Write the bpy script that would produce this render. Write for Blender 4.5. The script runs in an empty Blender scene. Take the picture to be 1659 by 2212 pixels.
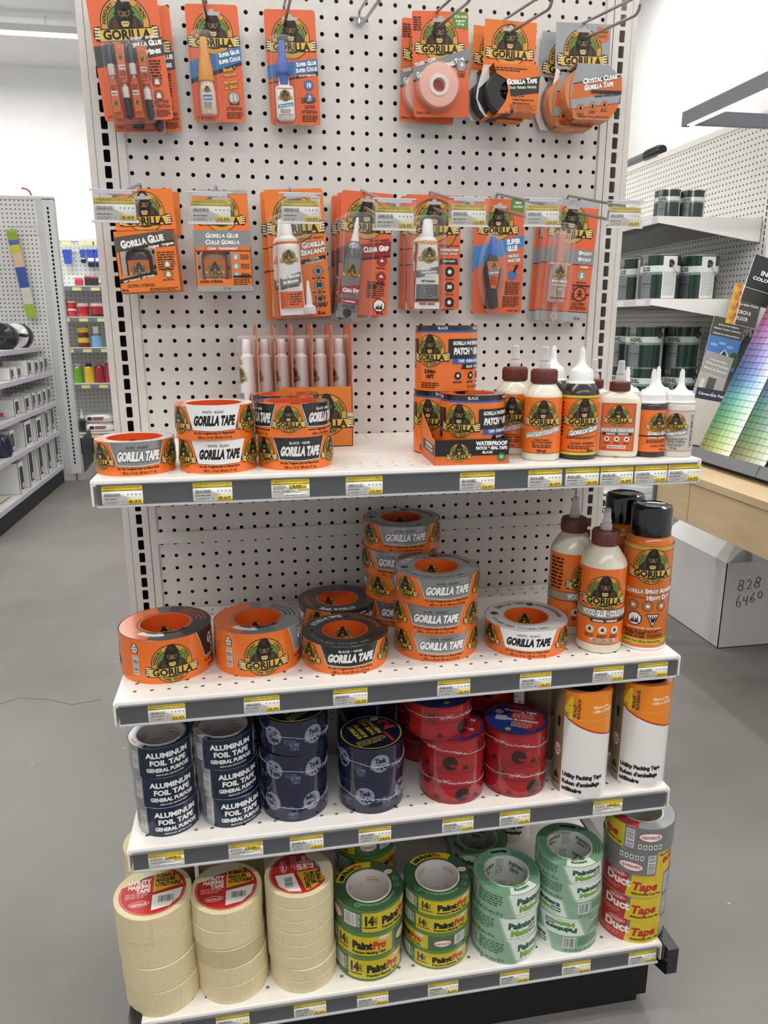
import bpy, bmesh, math, random
from mathutils import Vector, Matrix
from mathutils.geometry import tessellate_polygon
random.seed(7)
PI = math.pi
scene = bpy.context.scene
COL = scene.collection
ZF = 1560.0                       # floor lies 1560 mm under the datum row of the pegboard

def V(x, y, z):                   # millimetres from the datum hole row -> world metres
    return Vector((x/1000.0, y/1000.0, (z+ZF)/1000.0))

# ------------------------------------------------------------ camera
cam_d = bpy.data.cameras.new('camera'); cam = bpy.data.objects.new('camera', cam_d); COL.objects.link(cam)
scene.camera = cam
cam_d.sensor_fit = 'VERTICAL'; cam_d.sensor_height = 36.0
cam_d.lens = 36.0*1599.6/2212.0
cam_d.clip_start = 0.02; cam_d.clip_end = 60
yaw, pit, rol = -0.1732, -0.25092, 0.00265
Rz = Matrix.Rotation(yaw, 3, 'Z'); Rx = Matrix.Rotation(pit, 3, 'X'); Ry = Matrix.Rotation(rol, 3, 'Y')
Rm = Rz @ Rx @ Ry
rt, fw, up = Rm.col[0], Rm.col[1], Rm.col[2]
M = Matrix((rt, up, -fw)).transposed().to_4x4()
M.translation = V(-232.7, -1422.6, -298.5)
cam.matrix_world = M

# ------------------------------------------------------------ light and exposure
world = bpy.data.worlds.new('world'); scene.world = world; world.use_nodes = True
bg = world.node_tree.nodes['Background']; bg.inputs[0].default_value = (0.93, 0.96, 1.0, 1); bg.inputs[1].default_value = 0.5
scene.view_settings.view_transform = 'Standard'; scene.view_settings.look = 'None'
scene.view_settings.gamma = 1.0; scene.view_settings.use_curve_mapping = False
scene.view_settings.exposure = 0.3

def area(name, loc, sx, sy, power, rot=(0, 0, 0), col=(1, 0.975, 0.94)):
    d = bpy.data.lights.new(name, 'AREA'); d.shape = 'RECTANGLE'; d.size = sx; d.size_y = sy; d.energy = power; d.color = col
    o = bpy.data.objects.new(name, d); COL.objects.link(o); o.location = loc; o.rotation_euler = rot
    return o
# rows of LED strip luminaires hang under the ceiling; each has its own area light
STRIPS = [(-2.6, 5.4, 2.3, 0), (1.4, 3.2, 2.4, 0), (-1.2, -0.75, 2.6, 0), (1.6, -1.0, 2.6, 0), (-1.2, -3.0, 2.6, 0), (1.6, -3.0, 2.6, 0), (-1.9, 2.2, 2.4, 0)]
POW = [46, 34, 27, 22, 24, 20, 44]
for i, (sx, sy, ln, r) in enumerate(STRIPS):
    area('strip_light', (sx, sy, 3.40), ln, 0.12, POW[i])

# ------------------------------------------------------------ materials
def s2l(c):
    return c/12.92 if c <= 0.04045 else ((c+0.055)/1.055)**2.4
MATS = {}
FIN = {'': (0.42, 0, 0), 'g': (0.2, 0, 0.25), 'm': (0.75, 0, 0), 's': (0.32, 0.75, 0), 'c': (0.08, 0, 0.5), 'k': (0.3, 0.9, 0)}
def mat(key):
    """'rrggbb' or 'rrggbb|f' with a finish letter: g glossy, m matt, s satin metal, c clear-coated, k bright metal"""
    if key in MATS: return MATS[key]
    if key in SPECIAL: MATS[key] = SPECIAL[key](); return MATS[key]
    h, _, f = key.partition('|')
    rgb = [s2l(int(h[i:i+2], 16)/255.0) for i in (0, 2, 4)]
    m = bpy.data.materials.new('paint_'+h+f); m.use_nodes = True
    b = m.node_tree.nodes['Principled BSDF']
    b.inputs['Base Color'].default_value = (*rgb, 1)
    ro, me, co = FIN[f]
    b.inputs['Roughness'].default_value = ro; b.inputs['Metallic'].default_value = me; b.inputs['Coat Weight'].default_value = co
    b.inputs['Coat Roughness'].default_value = 0.15
    MATS[key] = m
    return m
def new_mat(name):
    m = bpy.data.materials.new(name); m.use_nodes = True
    nt = m.node_tree; return m, nt, nt.nodes['Principled BSDF']
def rgbh(h): return (*[s2l(int(h[i:i+2], 16)/255.0) for i in (0, 2, 4)], 1)
def noise_mix(name, c1, c2, scale, rough, bump=0.0, detail=4, metallic=0.0, stretch=None, c3=None, scale3=1.0):
    m, nt, b = new_mat(name); N = nt.nodes; Lk = nt.links
    tc = N.new('ShaderNodeTexCoord'); mp = N.new('ShaderNodeMapping'); Lk.new(tc.outputs['Object'], mp.inputs[0])
    if stretch: mp.inputs['Scale'].default_value = stretch
    nz = N.new('ShaderNodeTexNoise'); nz.inputs['Scale'].default_value = scale; nz.inputs['Detail'].default_value = detail
    Lk.new(mp.outputs[0], nz.inputs['Vector'])
    r = N.new('ShaderNodeValToRGB'); r.color_ramp.elements[0].color = rgbh(c1); r.color_ramp.elements[1].color = rgbh(c2)
    r.color_ramp.elements[0].position = 0.32; r.color_ramp.elements[1].position = 0.68
    Lk.new(nz.outputs[0], r.inputs[0])
    out = r.outputs[0]
    if c3:
        n2 = N.new('ShaderNodeTexNoise'); n2.inputs['Scale'].default_value = scale3; n2.inputs['Detail'].default_value = 6
        Lk.new(mp.outputs[0], n2.inputs['Vector'])
        r2 = N.new('ShaderNodeValToRGB'); r2.color_ramp.elements[0].position = 0.45; r2.color_ramp.elements[1].position = 0.75
        Lk.new(n2.outputs[0], r2.inputs[0])
        mx = N.new('ShaderNodeMix'); mx.data_type = 'RGBA'
        Lk.new(r2.outputs[0], mx.inputs[0]); Lk.new(out, mx.inputs[6]); mx.inputs[7].default_value = rgbh(c3); out = mx.outputs[2]
    Lk.new(out, b.inputs['Base Color']); b.inputs['Roughness'].default_value = rough; b.inputs['Metallic'].default_value = metallic
    if bump:
        bp = N.new('ShaderNodeBump'); bp.inputs['Strength'].default_value = bump; bp.inputs['Distance'].default_value = 0.002
        Lk.new(nz.outputs[0], bp.inputs['Height']); Lk.new(bp.outputs[0], b.inputs['Normal'])
    return m
def clear_plastic(name, tint, fac, rough=0.05):
    m = bpy.data.materials.new(name); m.use_nodes = True; nt = m.node_tree; nt.nodes.clear()
    o = nt.nodes.new('ShaderNodeOutputMaterial'); t = nt.nodes.new('ShaderNodeBsdfTransparent'); t.inputs[0].default_value = tint
    g = nt.nodes.new('ShaderNodeBsdfPrincipled'); g.inputs['Roughness'].default_value = rough; g.inputs['Base Color'].default_value = (0.9, 0.9, 0.9, 1)
    mx = nt.nodes.new('ShaderNodeMixShader'); fr = nt.nodes.new('ShaderNodeLayerWeight'); fr.inputs[0].default_value = 0.25
    ad = nt.nodes.new('ShaderNodeMath'); ad.operation = 'MULTIPLY_ADD'; ad.inputs[1].default_value = 0.6; ad.inputs[2].default_value = fac
    nt.links.new(fr.outputs[1], ad.inputs[0]); nt.links.new(ad.outputs[0], mx.inputs[0])
    nt.links.new(t.outputs[0], mx.inputs[1]); nt.links.new(g.outputs[0], mx.inputs[2]); nt.links.new(mx.outputs[0], o.inputs[0])
    return m
def emissive(name, col, st):
    m, nt, b = new_mat(name); b.inputs['Emission Color'].default_value = col; b.inputs['Emission Strength'].default_value = st
    return m
def far_peg(name, pitch, base, ax, gloss=0.5, hole=0.17, dark='3c3d3e'):
    """distant pegboard: the punched pattern as a material"""
    m, nt, b = new_mat(name); N = nt.nodes; Lk = nt.links
    tc = N.new('ShaderNodeTexCoord'); sp = N.new('ShaderNodeSeparateXYZ'); Lk.new(tc.outputs['Object'], sp.inputs[0])
    ds = []
    for a in (ax, 2):
        d = N.new('ShaderNodeMath'); d.operation = 'DIVIDE'; Lk.new(sp.outputs[a], d.inputs[0]); d.inputs[1].default_value = pitch
        f = N.new('ShaderNodeMath'); f.operation = 'FRACT'; Lk.new(d.outputs[0], f.inputs[0])
        s = N.new('ShaderNodeMath'); s.operation = 'SUBTRACT'; Lk.new(f.outputs[0], s.inputs[0]); s.inputs[1].default_value = 0.5
        q = N.new('ShaderNodeMath'); q.operation = 'MULTIPLY'; Lk.new(s.outputs[0], q.inputs[0]); Lk.new(s.outputs[0], q.inputs[1]); ds.append(q)
    su = N.new('ShaderNodeMath'); su.operation = 'ADD'; Lk.new(ds[0].outputs[0], su.inputs[0]); Lk.new(ds[1].outputs[0], su.inputs[1])
    lt = N.new('ShaderNodeMath'); lt.operation = 'LESS_THAN'; Lk.new(su.outputs[0], lt.inputs[0]); lt.inputs[1].default_value = hole*hole
    mx = N.new('ShaderNodeMix'); mx.data_type = 'RGBA'; Lk.new(lt.outputs[0], mx.inputs[0])
    mx.inputs[6].default_value = rgbh(base); mx.inputs[7].default_value = rgbh(dark)
    Lk.new(mx.outputs[2], b.inputs['Base Color']); b.inputs['Roughness'].default_value = gloss
    return m
SPECIAL = {
 'steel_paint': lambda: noise_mix('painted_steel', 'd3cec8', 'd8d3cd', 90, 0.42, 0.03, 3),
 'steel_white': lambda: noise_mix('shelf_enamel', 'ebe6df', 'efeae4', 70, 0.3, 0.02, 3),
 'concrete': lambda: noise_mix('polished_concrete', '74716d', '85827e', 2.2, 0.5, 0.05, 8, c3='908d89', scale3=0.9),
 'wall': lambda: noise_mix('wall_paint', 'f0f0ef', 'f3f3f2', 6, 0.7),
 'wood': lambda: noise_mix('maple_laminate', 'cdb28a', 'dac29c', 5, 0.4, 0, 8, stretch=(1, 0.6, 7)),
 'clear': lambda: clear_plastic('clear_plastic', (0.985, 0.985, 0.985, 1), 0.03),
 'clear_thin': lambda: clear_plastic('clear_blister', (0.985, 0.985, 0.985, 1), 0.02, 0.03),
 'clear_grey': lambda: clear_plastic('frosted_nozzle', (0.78, 0.74, 0.74, 1), 0.42, 0.3),
 'clear_pink': lambda: clear_plastic('syringe_plastic', (0.98, 0.86, 0.8, 1), 0.16, 0.15),
 'clear_warm': lambda: clear_plastic('amber_clear', (0.86, 0.66, 0.5, 1), 0.35, 0.15),
 'wrap_edge': lambda: clear_plastic('wrap_edge', (0.95, 0.95, 0.95, 1), 0.45, 0.3),
 'led': lambda: emissive('led_diffuser', (1, 0.99, 0.97, 1), 9.0),
 'led_soft': lambda: emissive('led_profile', (1, 0.98, 0.95, 1), 3.0),
 'tan_crepe': lambda: noise_mix('crepe_paper', 'dccca0', 'e6d8b0', 260, 0.75, 0.25, 4),
 'tan_crepe_dark': lambda: noise_mix('crepe_paper_brown', 'c8b68e', 'd2c29b', 260, 0.75, 0.25, 4),
 'cardboard': lambda: noise_mix('white_cardboard', 'd0d0ce', 'dadad8', 3, 0.7, 0, 5),
 'peg_far': lambda: far_peg('far_pegboard', 0.031, 'dcdcda', 0),
 'peg_right': lambda: far_peg('paint_wall_pegboard', 0.0254, 'e2e1dd', 1),
 'peg_wall': lambda: far_peg('back_wall_pegboard', 0.0254*1.6, 'd3d5d4', 0, dark='8a8c8c'),
}

# ------------------------------------------------------------ object helpers
def link(o, parent=None, loc=None, rot=None):
    COL.objects.link(o)
    if parent is not None: o.parent = parent
    if loc is not None: o.location = loc
    if rot is not None: o.rotation_euler = rot
    return o
def tag(o, label=None, cat=None, group=None, kind=None):
    if label: o['label'] = label
    if cat: o['category'] = cat
    if group: o['group'] = group
    if kind: o['kind'] = kind
    return o
def thing(name, label, cat, loc, rz=0, group=None, rot=None):
    o = bpy.data.objects.new(name, None); o.empty_display_size = 0.02
    link(o, None, loc, rot if rot else (0, 0, rz))
    return tag(o, label, cat, group)
def copy_thing(root, loc, rz=0, label=None, group=None, rot=None):
    r = root.copy(); COL.objects.link(r); r.location = loc; r.rotation_euler = rot if rot else (0, 0, rz)
    if label: r['label'] = label
    if group: r['group'] = group
    for ch in root.children:
        c = ch.copy(); COL.objects.link(c); c.parent = r
        for g in ch.children:
            d = g.copy(); COL.objects.link(d); d.parent = c
    return r

class MB:
    """mesh builder; every length in millimetres"""
    def __init__(s): s.v = []; s.f = []; s.m = []; s.keys = []; s.sm = []
    def key(s, k):
        if k not in s.keys: s.keys.append(k)
        return s.keys.index(k)
    def add(s, vs, fs, k, smooth=True):
        n = len(s.v); s.v += [tuple(p) for p in vs]; ki = s.key(k)
        for f in fs: s.f.append(tuple(i+n for i in f)); s.m.append(ki); s.sm.append(smooth)
        return s
    def box(s, x0, y0, z0, x1, y1, z1, k, bev=0.0):
        if bev <= 0:
            vs = [(x0, y0, z0), (x1, y0, z0), (x1, y1, z0), (x0, y1, z0), (x0, y0, z1), (x1, y0, z1), (x1, y1, z1), (x0, y1, z1)]
            return s.add(vs, [(0, 3, 2, 1), (4, 5, 6, 7), (0, 1, 5, 4), (1, 2, 6, 5), (2, 3, 7, 6), (3, 0, 4, 7)], k)
        b = bev; vs = []
        pts = [(x0+b, y0), (x1-b, y0), (x1, y0+b), (x1, y1-b), (x1-b, y1), (x0+b, y1), (x0, y1-b), (x0, y0+b)]
        ins = [(x0+b, y0+b), (x1-b, y0+b), (x1-b, y0+b), (x1-b, y1-b), (x1-b, y1-b), (x0+b, y1-b), (x0+b, y1-b), (x0+b, y0+b)]
        for z, P in ((z0, ins), (z0+b, pts), (z1-b, pts), (z1, ins)): vs += [(p[0], p[1], z) for p in P]
        fs = [tuple(range(7, -1, -1)), tuple(range(24, 32))]
        for r in range(3):
            for i in range(8): j = (i+1) % 8; fs.append((r*8+i, r*8+j, r*8+8+j, r*8+8+i))
        return s.add(vs, fs, k)
    def lathe(s, prof, k, n=48, cx=0, cy=0, sy=1.0, closed=False, axis='z', z0=0):
        """prof: list of (r, z)"""
        vs = []; fs = []
        m = len(prof)
        for r, z in prof:
            for i in range(n):
                a = 2*PI*i/n; x = r*math.cos(a); y = r*math.sin(a)*sy
                if axis == 'z': vs.append((cx+x, cy+y, z+z0))
                elif axis == 'y': vs.append((cx+x, z+cy, y+z0))
                else: vs.append((z+z0, cx+x, y+cy))
        rr = range(m if closed else m-1)
        for j in rr:
            jn = (j+1) % m
            for i in range(n):
                i2 = (i+1) % n
                f = (j*n+i, j*n+i2, jn*n+i2, jn*n+i)
                if axis == 'y': f = f[::-1]
                fs.append(f)
        if not closed:
            if prof[0][0] > 1e-6: fs.append(tuple(range(n-1, -1, -1)) if axis != 'y' else tuple(range(n)))
            if prof[-1][0] > 1e-6: fs.append(tuple(range((m-1)*n, m*n)) if axis != 'y' else tuple(range(m*n-1, (m-1)*n-1, -1)))
        return s.add(vs, fs, k)
    def cyl(s, cx, cy, z0, z1, r, k, n=32, axis='z'):
        if axis == 'z': return s.lathe([(r, z0), (r, z1)], k, n, cx, cy)
        return s.lathe([(r, 0), (r, z1-z0)], k, n, cx, cy, axis=axis, z0=z0)
    def tube(s, pts, r, k, n=10, closed=False):
        P = [Vector(p) for p in pts]; vs = []; fs = []; m = len(P)
        prev = None
        for i, p in enumerate(P):
            if closed: t = (P[(i+1) % m]-P[i-1]).normalized()
            else: t = (P[min(i+1, m-1)]-P[max(i-1, 0)]).normalized()
            u = t.orthogonal().normalized() if prev is None else (prev-t*prev.dot(t)).normalized()
            prev = u; w = t.cross(u)
            rr = r[i] if isinstance(r, (list, tuple)) else r
            for j in range(n):
                a = 2*PI*j/n; vs.append(p+(u*math.cos(a)+w*math.sin(a))*rr)
        for i in range(m if closed else m-1):
            i2 = (i+1) % m
            for j in range(n):
                j2 = (j+1) % n; fs.append((i*n+j, i*n+j2, i2*n+j2, i2*n+j))
        if not closed: fs.append(tuple(range(n-1, -1, -1))); fs.append(tuple(range((m-1)*n, m*n)))
        return s.add(vs, fs, k)
    def prism(s, pts, a0, a1, k, plane='xz'):
        """extrude a 2D outline; plane xz extrudes along y, xy along z, yz along x"""
        n = len(pts)
        def q(p, a): return (p[0], a, p[1]) if plane == 'xz' else ((p[0], p[1], a) if plane == 'xy' else (a, p[0], p[1]))
        vs = [q(p, a0) for p in pts]+[q(p, a1) for p in pts]
        tri = tessellate_polygon([[Vector((p[0], p[1], 0)) for p in pts]])
        ar = sum(pts[i][0]*pts[(i+1) % n][1]-pts[(i+1) % n][0]*pts[i][1] for i in range(n))
        fs = []
        for t in tri:
            a, b, c = t
            cr = (pts[b][0]-pts[a][0])*(pts[c][1]-pts[a][1])-(pts[b][1]-pts[a][1])*(pts[c][0]-pts[a][0])
            if cr < 0: a, b, c = a, c, b
            if plane == 'xz': fs += [(a, b, c), (a+n, c+n, b+n)]
            else: fs += [(a, c, b), (a+n, b+n, c+n)]
        for i in range(n):
            j = (i+1) % n
            f = (i, j, j+n, i+n)
            if (ar > 0) == (plane == 'xz'): f = f[::-1]
            fs.append(f)
        return s.add(vs, fs, k)
    def build(s, name, parent=None, loc=None, rot=None, ang=32):
        me = bpy.data.meshes.new(name)
        me.from_pydata([(x*.001, y*.001, z*.001) for x, y, z in s.v], [], s.f)
        for k in s.keys: me.materials.append(mat(k))
        me.polygons.foreach_set('material_index', s.m)
        me.polygons.foreach_set('use_smooth', s.sm)
        me.update(); me.set_sharp_from_angle(angle=math.radians(ang))
        o = bpy.data.objects.new(name, me)
        return link(o, parent, loc, rot)

# ------------------------------------------------------------ lettering: glyph outlines once per weight
CH = "ABCDEFGHIJKLMNOPQRSTUVWXYZabcdefghijklmnopqrstuvwxyz0123456789.,:-/&'!()%*\u00c9\u00e9\u00b7"
OFFS = {0: 0.0, 1: 0.022, 2: 0.046, 3: 0.068, 4: 0.125}
GL = {}; ADV = {}
def make_glyphs():
    obs = []
    def tx(s, off):
        c = bpy.data.curves.new('t', 'FONT'); c.body = s; c.size = 1.0; c.resolution_u = 2; c.offset = off
        o = bpy.data.objects.new('t', c); COL.objects.link(o); obs.append(o); return o
    ws = {}
    for c in CH:
        ws[c] = tx('H'+c+'H', 0)
        for b, off in OFFS.items(): GL[(c, b)] = tx(c, off)
    hh = tx('HH', 0); h1 = tx('H', 0)
    bpy.context.view_layer.update(); dg = bpy.context.evaluated_depsgraph_get()
    cap = h1.evaluated_get(dg).dimensions.y; base = hh.evaluated_get(dg).dimensions.x
    for c in CH: ADV[c] = (ws[c].evaluated_get(dg).dimensions.x-base)/cap
    ADV[' '] = 0.42; ADV['\u2022'] = 0.5
    for k, o in list(GL.items()):
        e = o.evaluated_get(dg); me = e.to_mesh()
        if me is None: GL[k] = ([], []); continue
        vs = [(v.co.x/cap, v.co.y/cap) for v in me.vertices]
        fs = []
        for p in me.polygons:
            f = list(p.vertices)
            ar = sum(vs[f[i]][0]*vs[f[(i+1) % len(f)]][1]-vs[f[(i+1) % len(f)]][0]*vs[f[i]][1] for i in range(len(f)))
            if abs(ar) < 1e-7: continue
            fs.append(f if ar > 0 else f[::-1])
        GL[k] = (vs, fs); e.to_mesh_clear()
    for o in obs:
        c = o.data; bpy.data.objects.remove(o); bpy.data.curves.remove(c)
make_glyphs()

class Art:
    """flat printed artwork: 2D polygons in millimetres, later bent onto a surface"""
    EPS = 0.014
    def __init__(s): s.P = []; s.lay = 0
    def put(s, polys, c, lay=None):
        if lay is None: s.lay += 1; lay = s.lay
        for p in polys: s.P.append((p, c, lay))
        return s
    def poly(s, pts, c, lay=None):
        tri = tessellate_polygon([[Vector((p[0], p[1], 0)) for p in pts]])
        out = []
        for a, b, d in tri:
            A, B, D = pts[a], pts[b], pts[d]
            if (B[0]-A[0])*(D[1]-A[1])-(B[1]-A[1])*(D[0]-A[0]) < 0: B, D = D, B
            out.append([A, B, D])
        return s.put(out, c, lay)
    def rect(s, x0, y0, x1, y1, c, lay=None): return s.put([[(x0, y0), (x1, y0), (x1, y1), (x0, y1)]], c, lay)
    def circ(s, cx, cy, r, c, n=40, ry=None, lay=None, a0=0, a1=360):
        ry = ry or r
        if a1-a0 >= 360: return s.put([[(cx+r*math.cos(2*PI*i/n), cy+ry*math.sin(2*PI*i/n)) for i in range(n)]], c, lay)
        return s.put([[(cx+r*math.cos(math.radians(a0+(a1-a0)*i/n)), cy+ry*math.sin(math.radians(a0+(a1-a0)*i/n))) for i in range(n+1)]], c, lay)
    def ring(s, cx, cy, r0, r1, c, n=48, a0=0, a1=360, lay=None, k=1.0):
        out = []
        for i in range(n):
            t0 = math.radians(a0+(a1-a0)*i/n); t1 = math.radians(a0+(a1-a0)*(i+1)/n)
            out.append([(cx+r0*math.cos(t0), cy+k*r0*math.sin(t0)), (cx+r1*math.cos(t0), cy+k*r1*math.sin(t0)), (cx+r1*math.cos(t1), cy+k*r1*math.sin(t1)), (cx+r0*math.cos(t1), cy+k*r0*math.sin(t1))])
        return s.put(out, c, lay)
    def rrect(s, x0, y0, x1, y1, r, c, lay=None):
        pts = []
        for cx, cy, a in ((x1-r, y1-r, 0), (x0+r, y1-r, 90), (x0+r, y0+r, 180), (x1-r, y0+r, 270)):
            for i in range(5): t = math.radians(a+22.5*i); pts.append((cx+r*math.cos(t), cy+r*math.sin(t)))
        return s.put([pts], c, lay)
    def width(s, t): return sum(ADV.get(c, 0.6) for c in t)
    def text(s, t, x, y, h, c, w=None, al='c', b=1, sh=0.0, rot=0.0, out=None, smallcaps=False, tr=0.0):
        """cap height h; w fits the line to a width"""
        if smallcaps:
            runs = []; tot = 0
            for i, ch in enumerate(t):
                big = ch.isupper() and (i == 0 or t[i-1] in ' \u2022(')
                k = 1.0 if (big or not ch.isalpha()) else 0.8
                runs.append((ch.upper(), k)); tot += (ADV.get(ch.upper(), .6)+tr)*k
        else:
            runs = [(ch, 1.0) for ch in t]; tot = sum(ADV.get(ch, .6)+tr for ch in t)
        sx = h if w is None else w/tot
        x0 = {'c': -tot*sx/2, 'l': 0, 'r': -tot*sx}[al]
        cr, sr = math.cos(math.radians(rot)), math.sin(math.radians(rot))
        for colr, bb in ([(out, 4)] if out else [])+[(c, b)]:
            polys = []; px = x0
            for ch, k in runs:
                if ch == '\u2022':
                    n = 8; cx0 = px+.25*sx*k
                    pl = [[(cx0+.14*h*math.cos(2*PI*i/n), h*.5+.14*h*math.sin(2*PI*i/n)) for i in range(n)]]
                    for q in pl: polys.append([(x+a*cr-d*sr, y+a*sr+d*cr) for a, d in q])
                elif (ch, bb) in GL:
                    vs, fs = GL[(ch, bb)]
                    T = []
                    for a, d in vs:
                        a2 = px+a*sx*k+d*h*k*sh; d2 = d*h*k
                        T.append((x+a2*cr-d2*sr, y+a2*sr+d2*cr))
                    polys += [[T[i] for i in f] for f in fs]
                px += (ADV.get(ch, .6)+tr)*sx*k
            s.put(polys, colr)
        return s
    def arctext(s, t, cx, cy, r, h, c, a_mid, span, b=1, inside=False):
        n = len(t); polys = []
        for i, ch in enumerate(t):
            if ch == ' ': continue
            f = (i+.5)/n-.5
            a = math.radians(a_mid-span*f if not inside else a_mid+span*f)
            vs, fs = GL.get((ch, b), ([], [])); aw = ADV.get(ch, .6)*h*.9
            ang = a-PI/2 if not inside else a+PI/2
            ca, sa = math.cos(ang), math.sin(ang); bx, by = cx+r*math.cos(a), cy+r*math.sin(a)
            T = []
            for u, v in vs:
                u2 = u*h*.9-aw/2; v2 = v*h
                T.append((bx+u2*ca-v2*sa, by+u2*sa+v2*ca))
            polys += [[T[j] for j in f2] for f2 in fs]
        return s.put(polys, c)
    def bars(s, x0, y0, x1, y1, c='1a1a1a', bgc='f2f2ee', vert=False, seed=3):
        s.rect(x0, y0, x1, y1, bgc); rnd = random.Random(seed); out = []
        m = (x1-x0)*.06; L = (x1-x0-2*m) if not vert else (y1-y0-2*m); p = 0
        while p < L:
            wd = rnd.choice((.012, .02, .035))*L; q = min(p+wd, L)
            if vert: out.append([(x0+m, y0+m+p), (x1-m, y0+m+p), (x1-m, y0+m+q), (x0+m, y0+m+q)])
            else: out.append([(x0+m+p, y0+m), (x0+m+q, y0+m), (x0+m+q, y1-m), (x0+m+p, y1-m)])
            p = q+rnd.choice((.012, .02, .03))*L
        return s.put(out, c)
    def micro(s, x0, y0, x1, y1, rows, c, seed=1, frac=.5):
        """lines of print too small to read"""
        rnd = random.Random(seed); out = []; dh = (y1-y0)/rows
        for r in range(rows):
            yy = y1-(r+1)*dh+dh*(1-frac)/2; x = x0; end = x1-(rnd.random()*.25*(x1-x0) if r == rows-1 else rnd.random()*.08*(x1-x0))
            while x < end-1e-6:
                wl = min(rnd.uniform(.9, 2.6)*dh, end-x)
                out.append([(x, yy), (x+wl, yy), (x+wl, yy+dh*frac), (x, yy+dh*frac)]); x += wl+dh*.35
        return s.put(out, c)
    # -------- bending
    def build(s, name, parent, mp, du=None, loc=None, rot=None):
        """mp(u, v, h) -> ((x,y,z), normal)   du: width of one facet of the carrier"""
        vs = []; fs = []; ms = []; nr = []; keys = []
        for pts, c, lay in s.P:
            h = lay*s.EPS
            if du:
                us = [p[0] for p in pts]; k0 = math.floor(min(us)/du+1e-6); k1 = math.floor(max(us)/du-1e-6)
                parts = []
                if k0 >= k1: parts.append((k0, pts))
                else:
                    for k in range(k0, k1+1):
                        q = clip(clip(pts, k*du, True), (k+1)*du, False)
                        if len(q) > 2: parts.append((k, q))
            else: parts = [(0, pts)]
            if c not in keys: keys.append(c)
            ki = keys.index(c)
            for k, q in parts:
                n0 = len(vs)
                for u, v in q:
                    if du:
                        (ax, ay, az), n_a = mp(k*du, v, h); (bx, by, bz), n_b = mp((k+1)*du, v, h); t = (u-k*du)/du
                        vs.append(((ax+(bx-ax)*t)*.001, (ay+(by-ay)*t)*.001, (az+(bz-az)*t)*.001))
                        nr.append(tuple(n_a[i]+(n_b[i]-n_a[i])*t for i in range(3)))
                    else:
                        p, n = mp(u, v, h); vs.append((p[0]*.001, p[1]*.001, p[2]*.001)); nr.append(n)
                fs.append(tuple(range(n0, n0+len(q)))); ms.append(ki)
        me = bpy.data.meshes.new(name); me.from_pydata(vs, [], fs)
        for k in keys: me.materials.append(mat(k))
        me.polygons.foreach_set('material_index', ms)
        me.polygons.foreach_set('use_smooth', [True]*len(fs)); me.update()
        if du: me.normals_split_custom_set_from_vertices([Vector(n).normalized() for n in nr])
        o = bpy.data.objects.new(name, me)
        return link(o, parent, loc, rot)
def clip(pts, a, keep_right):
    out = []; n = len(pts)
    for i in range(n):
        p, q = pts[i], pts[(i+1) % n]
        ip = (p[0] >= a) if keep_right else (p[0] <= a); iq = (q[0] >= a) if keep_right else (q[0] <= a)
        if ip: out.append(p)
        if ip != iq:
            t = (a-p[0])/(q[0]-p[0]); out.append((a, p[1]+(q[1]-p[1])*t))
    return out
def m_cyl(R, z0=0, k=1.0, cy=0.0):
    def f(u, v, h):
        t = u/R; sn, cs = math.sin(t), math.cos(t)
        return ((R+h)*sn, cy-(R*k+h)*cs, z0+v), (sn, -cs/k, 0)
    return f
def m_inner(R, z0=0):
    def f(u, v, h):
        t = u/R; sn, cs = math.sin(t), math.cos(t)
        return ((R-h)*sn, (R-h)*cs, z0+v), (-sn, -cs, 0)
    return f
def m_front(y=0.0, z0=0.0, x0=0.0): return lambda u, v, h: ((x0+u, y-h, z0+v), (0, -1, 0))
def m_left(x=0.0, z0=0.0, y0=0.0): return lambda u, v, h: ((x-h, y0-u, z0+v), (-1, 0, 0))
def m_right(x=0.0, z0=0.0, y0=0.0): return lambda u, v, h: ((x+h, y0+u, z0+v), (1, 0, 0))
def m_top(z=0.0): return lambda u, v, h: ((u, v, z+h), (0, 0, 1))

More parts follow.
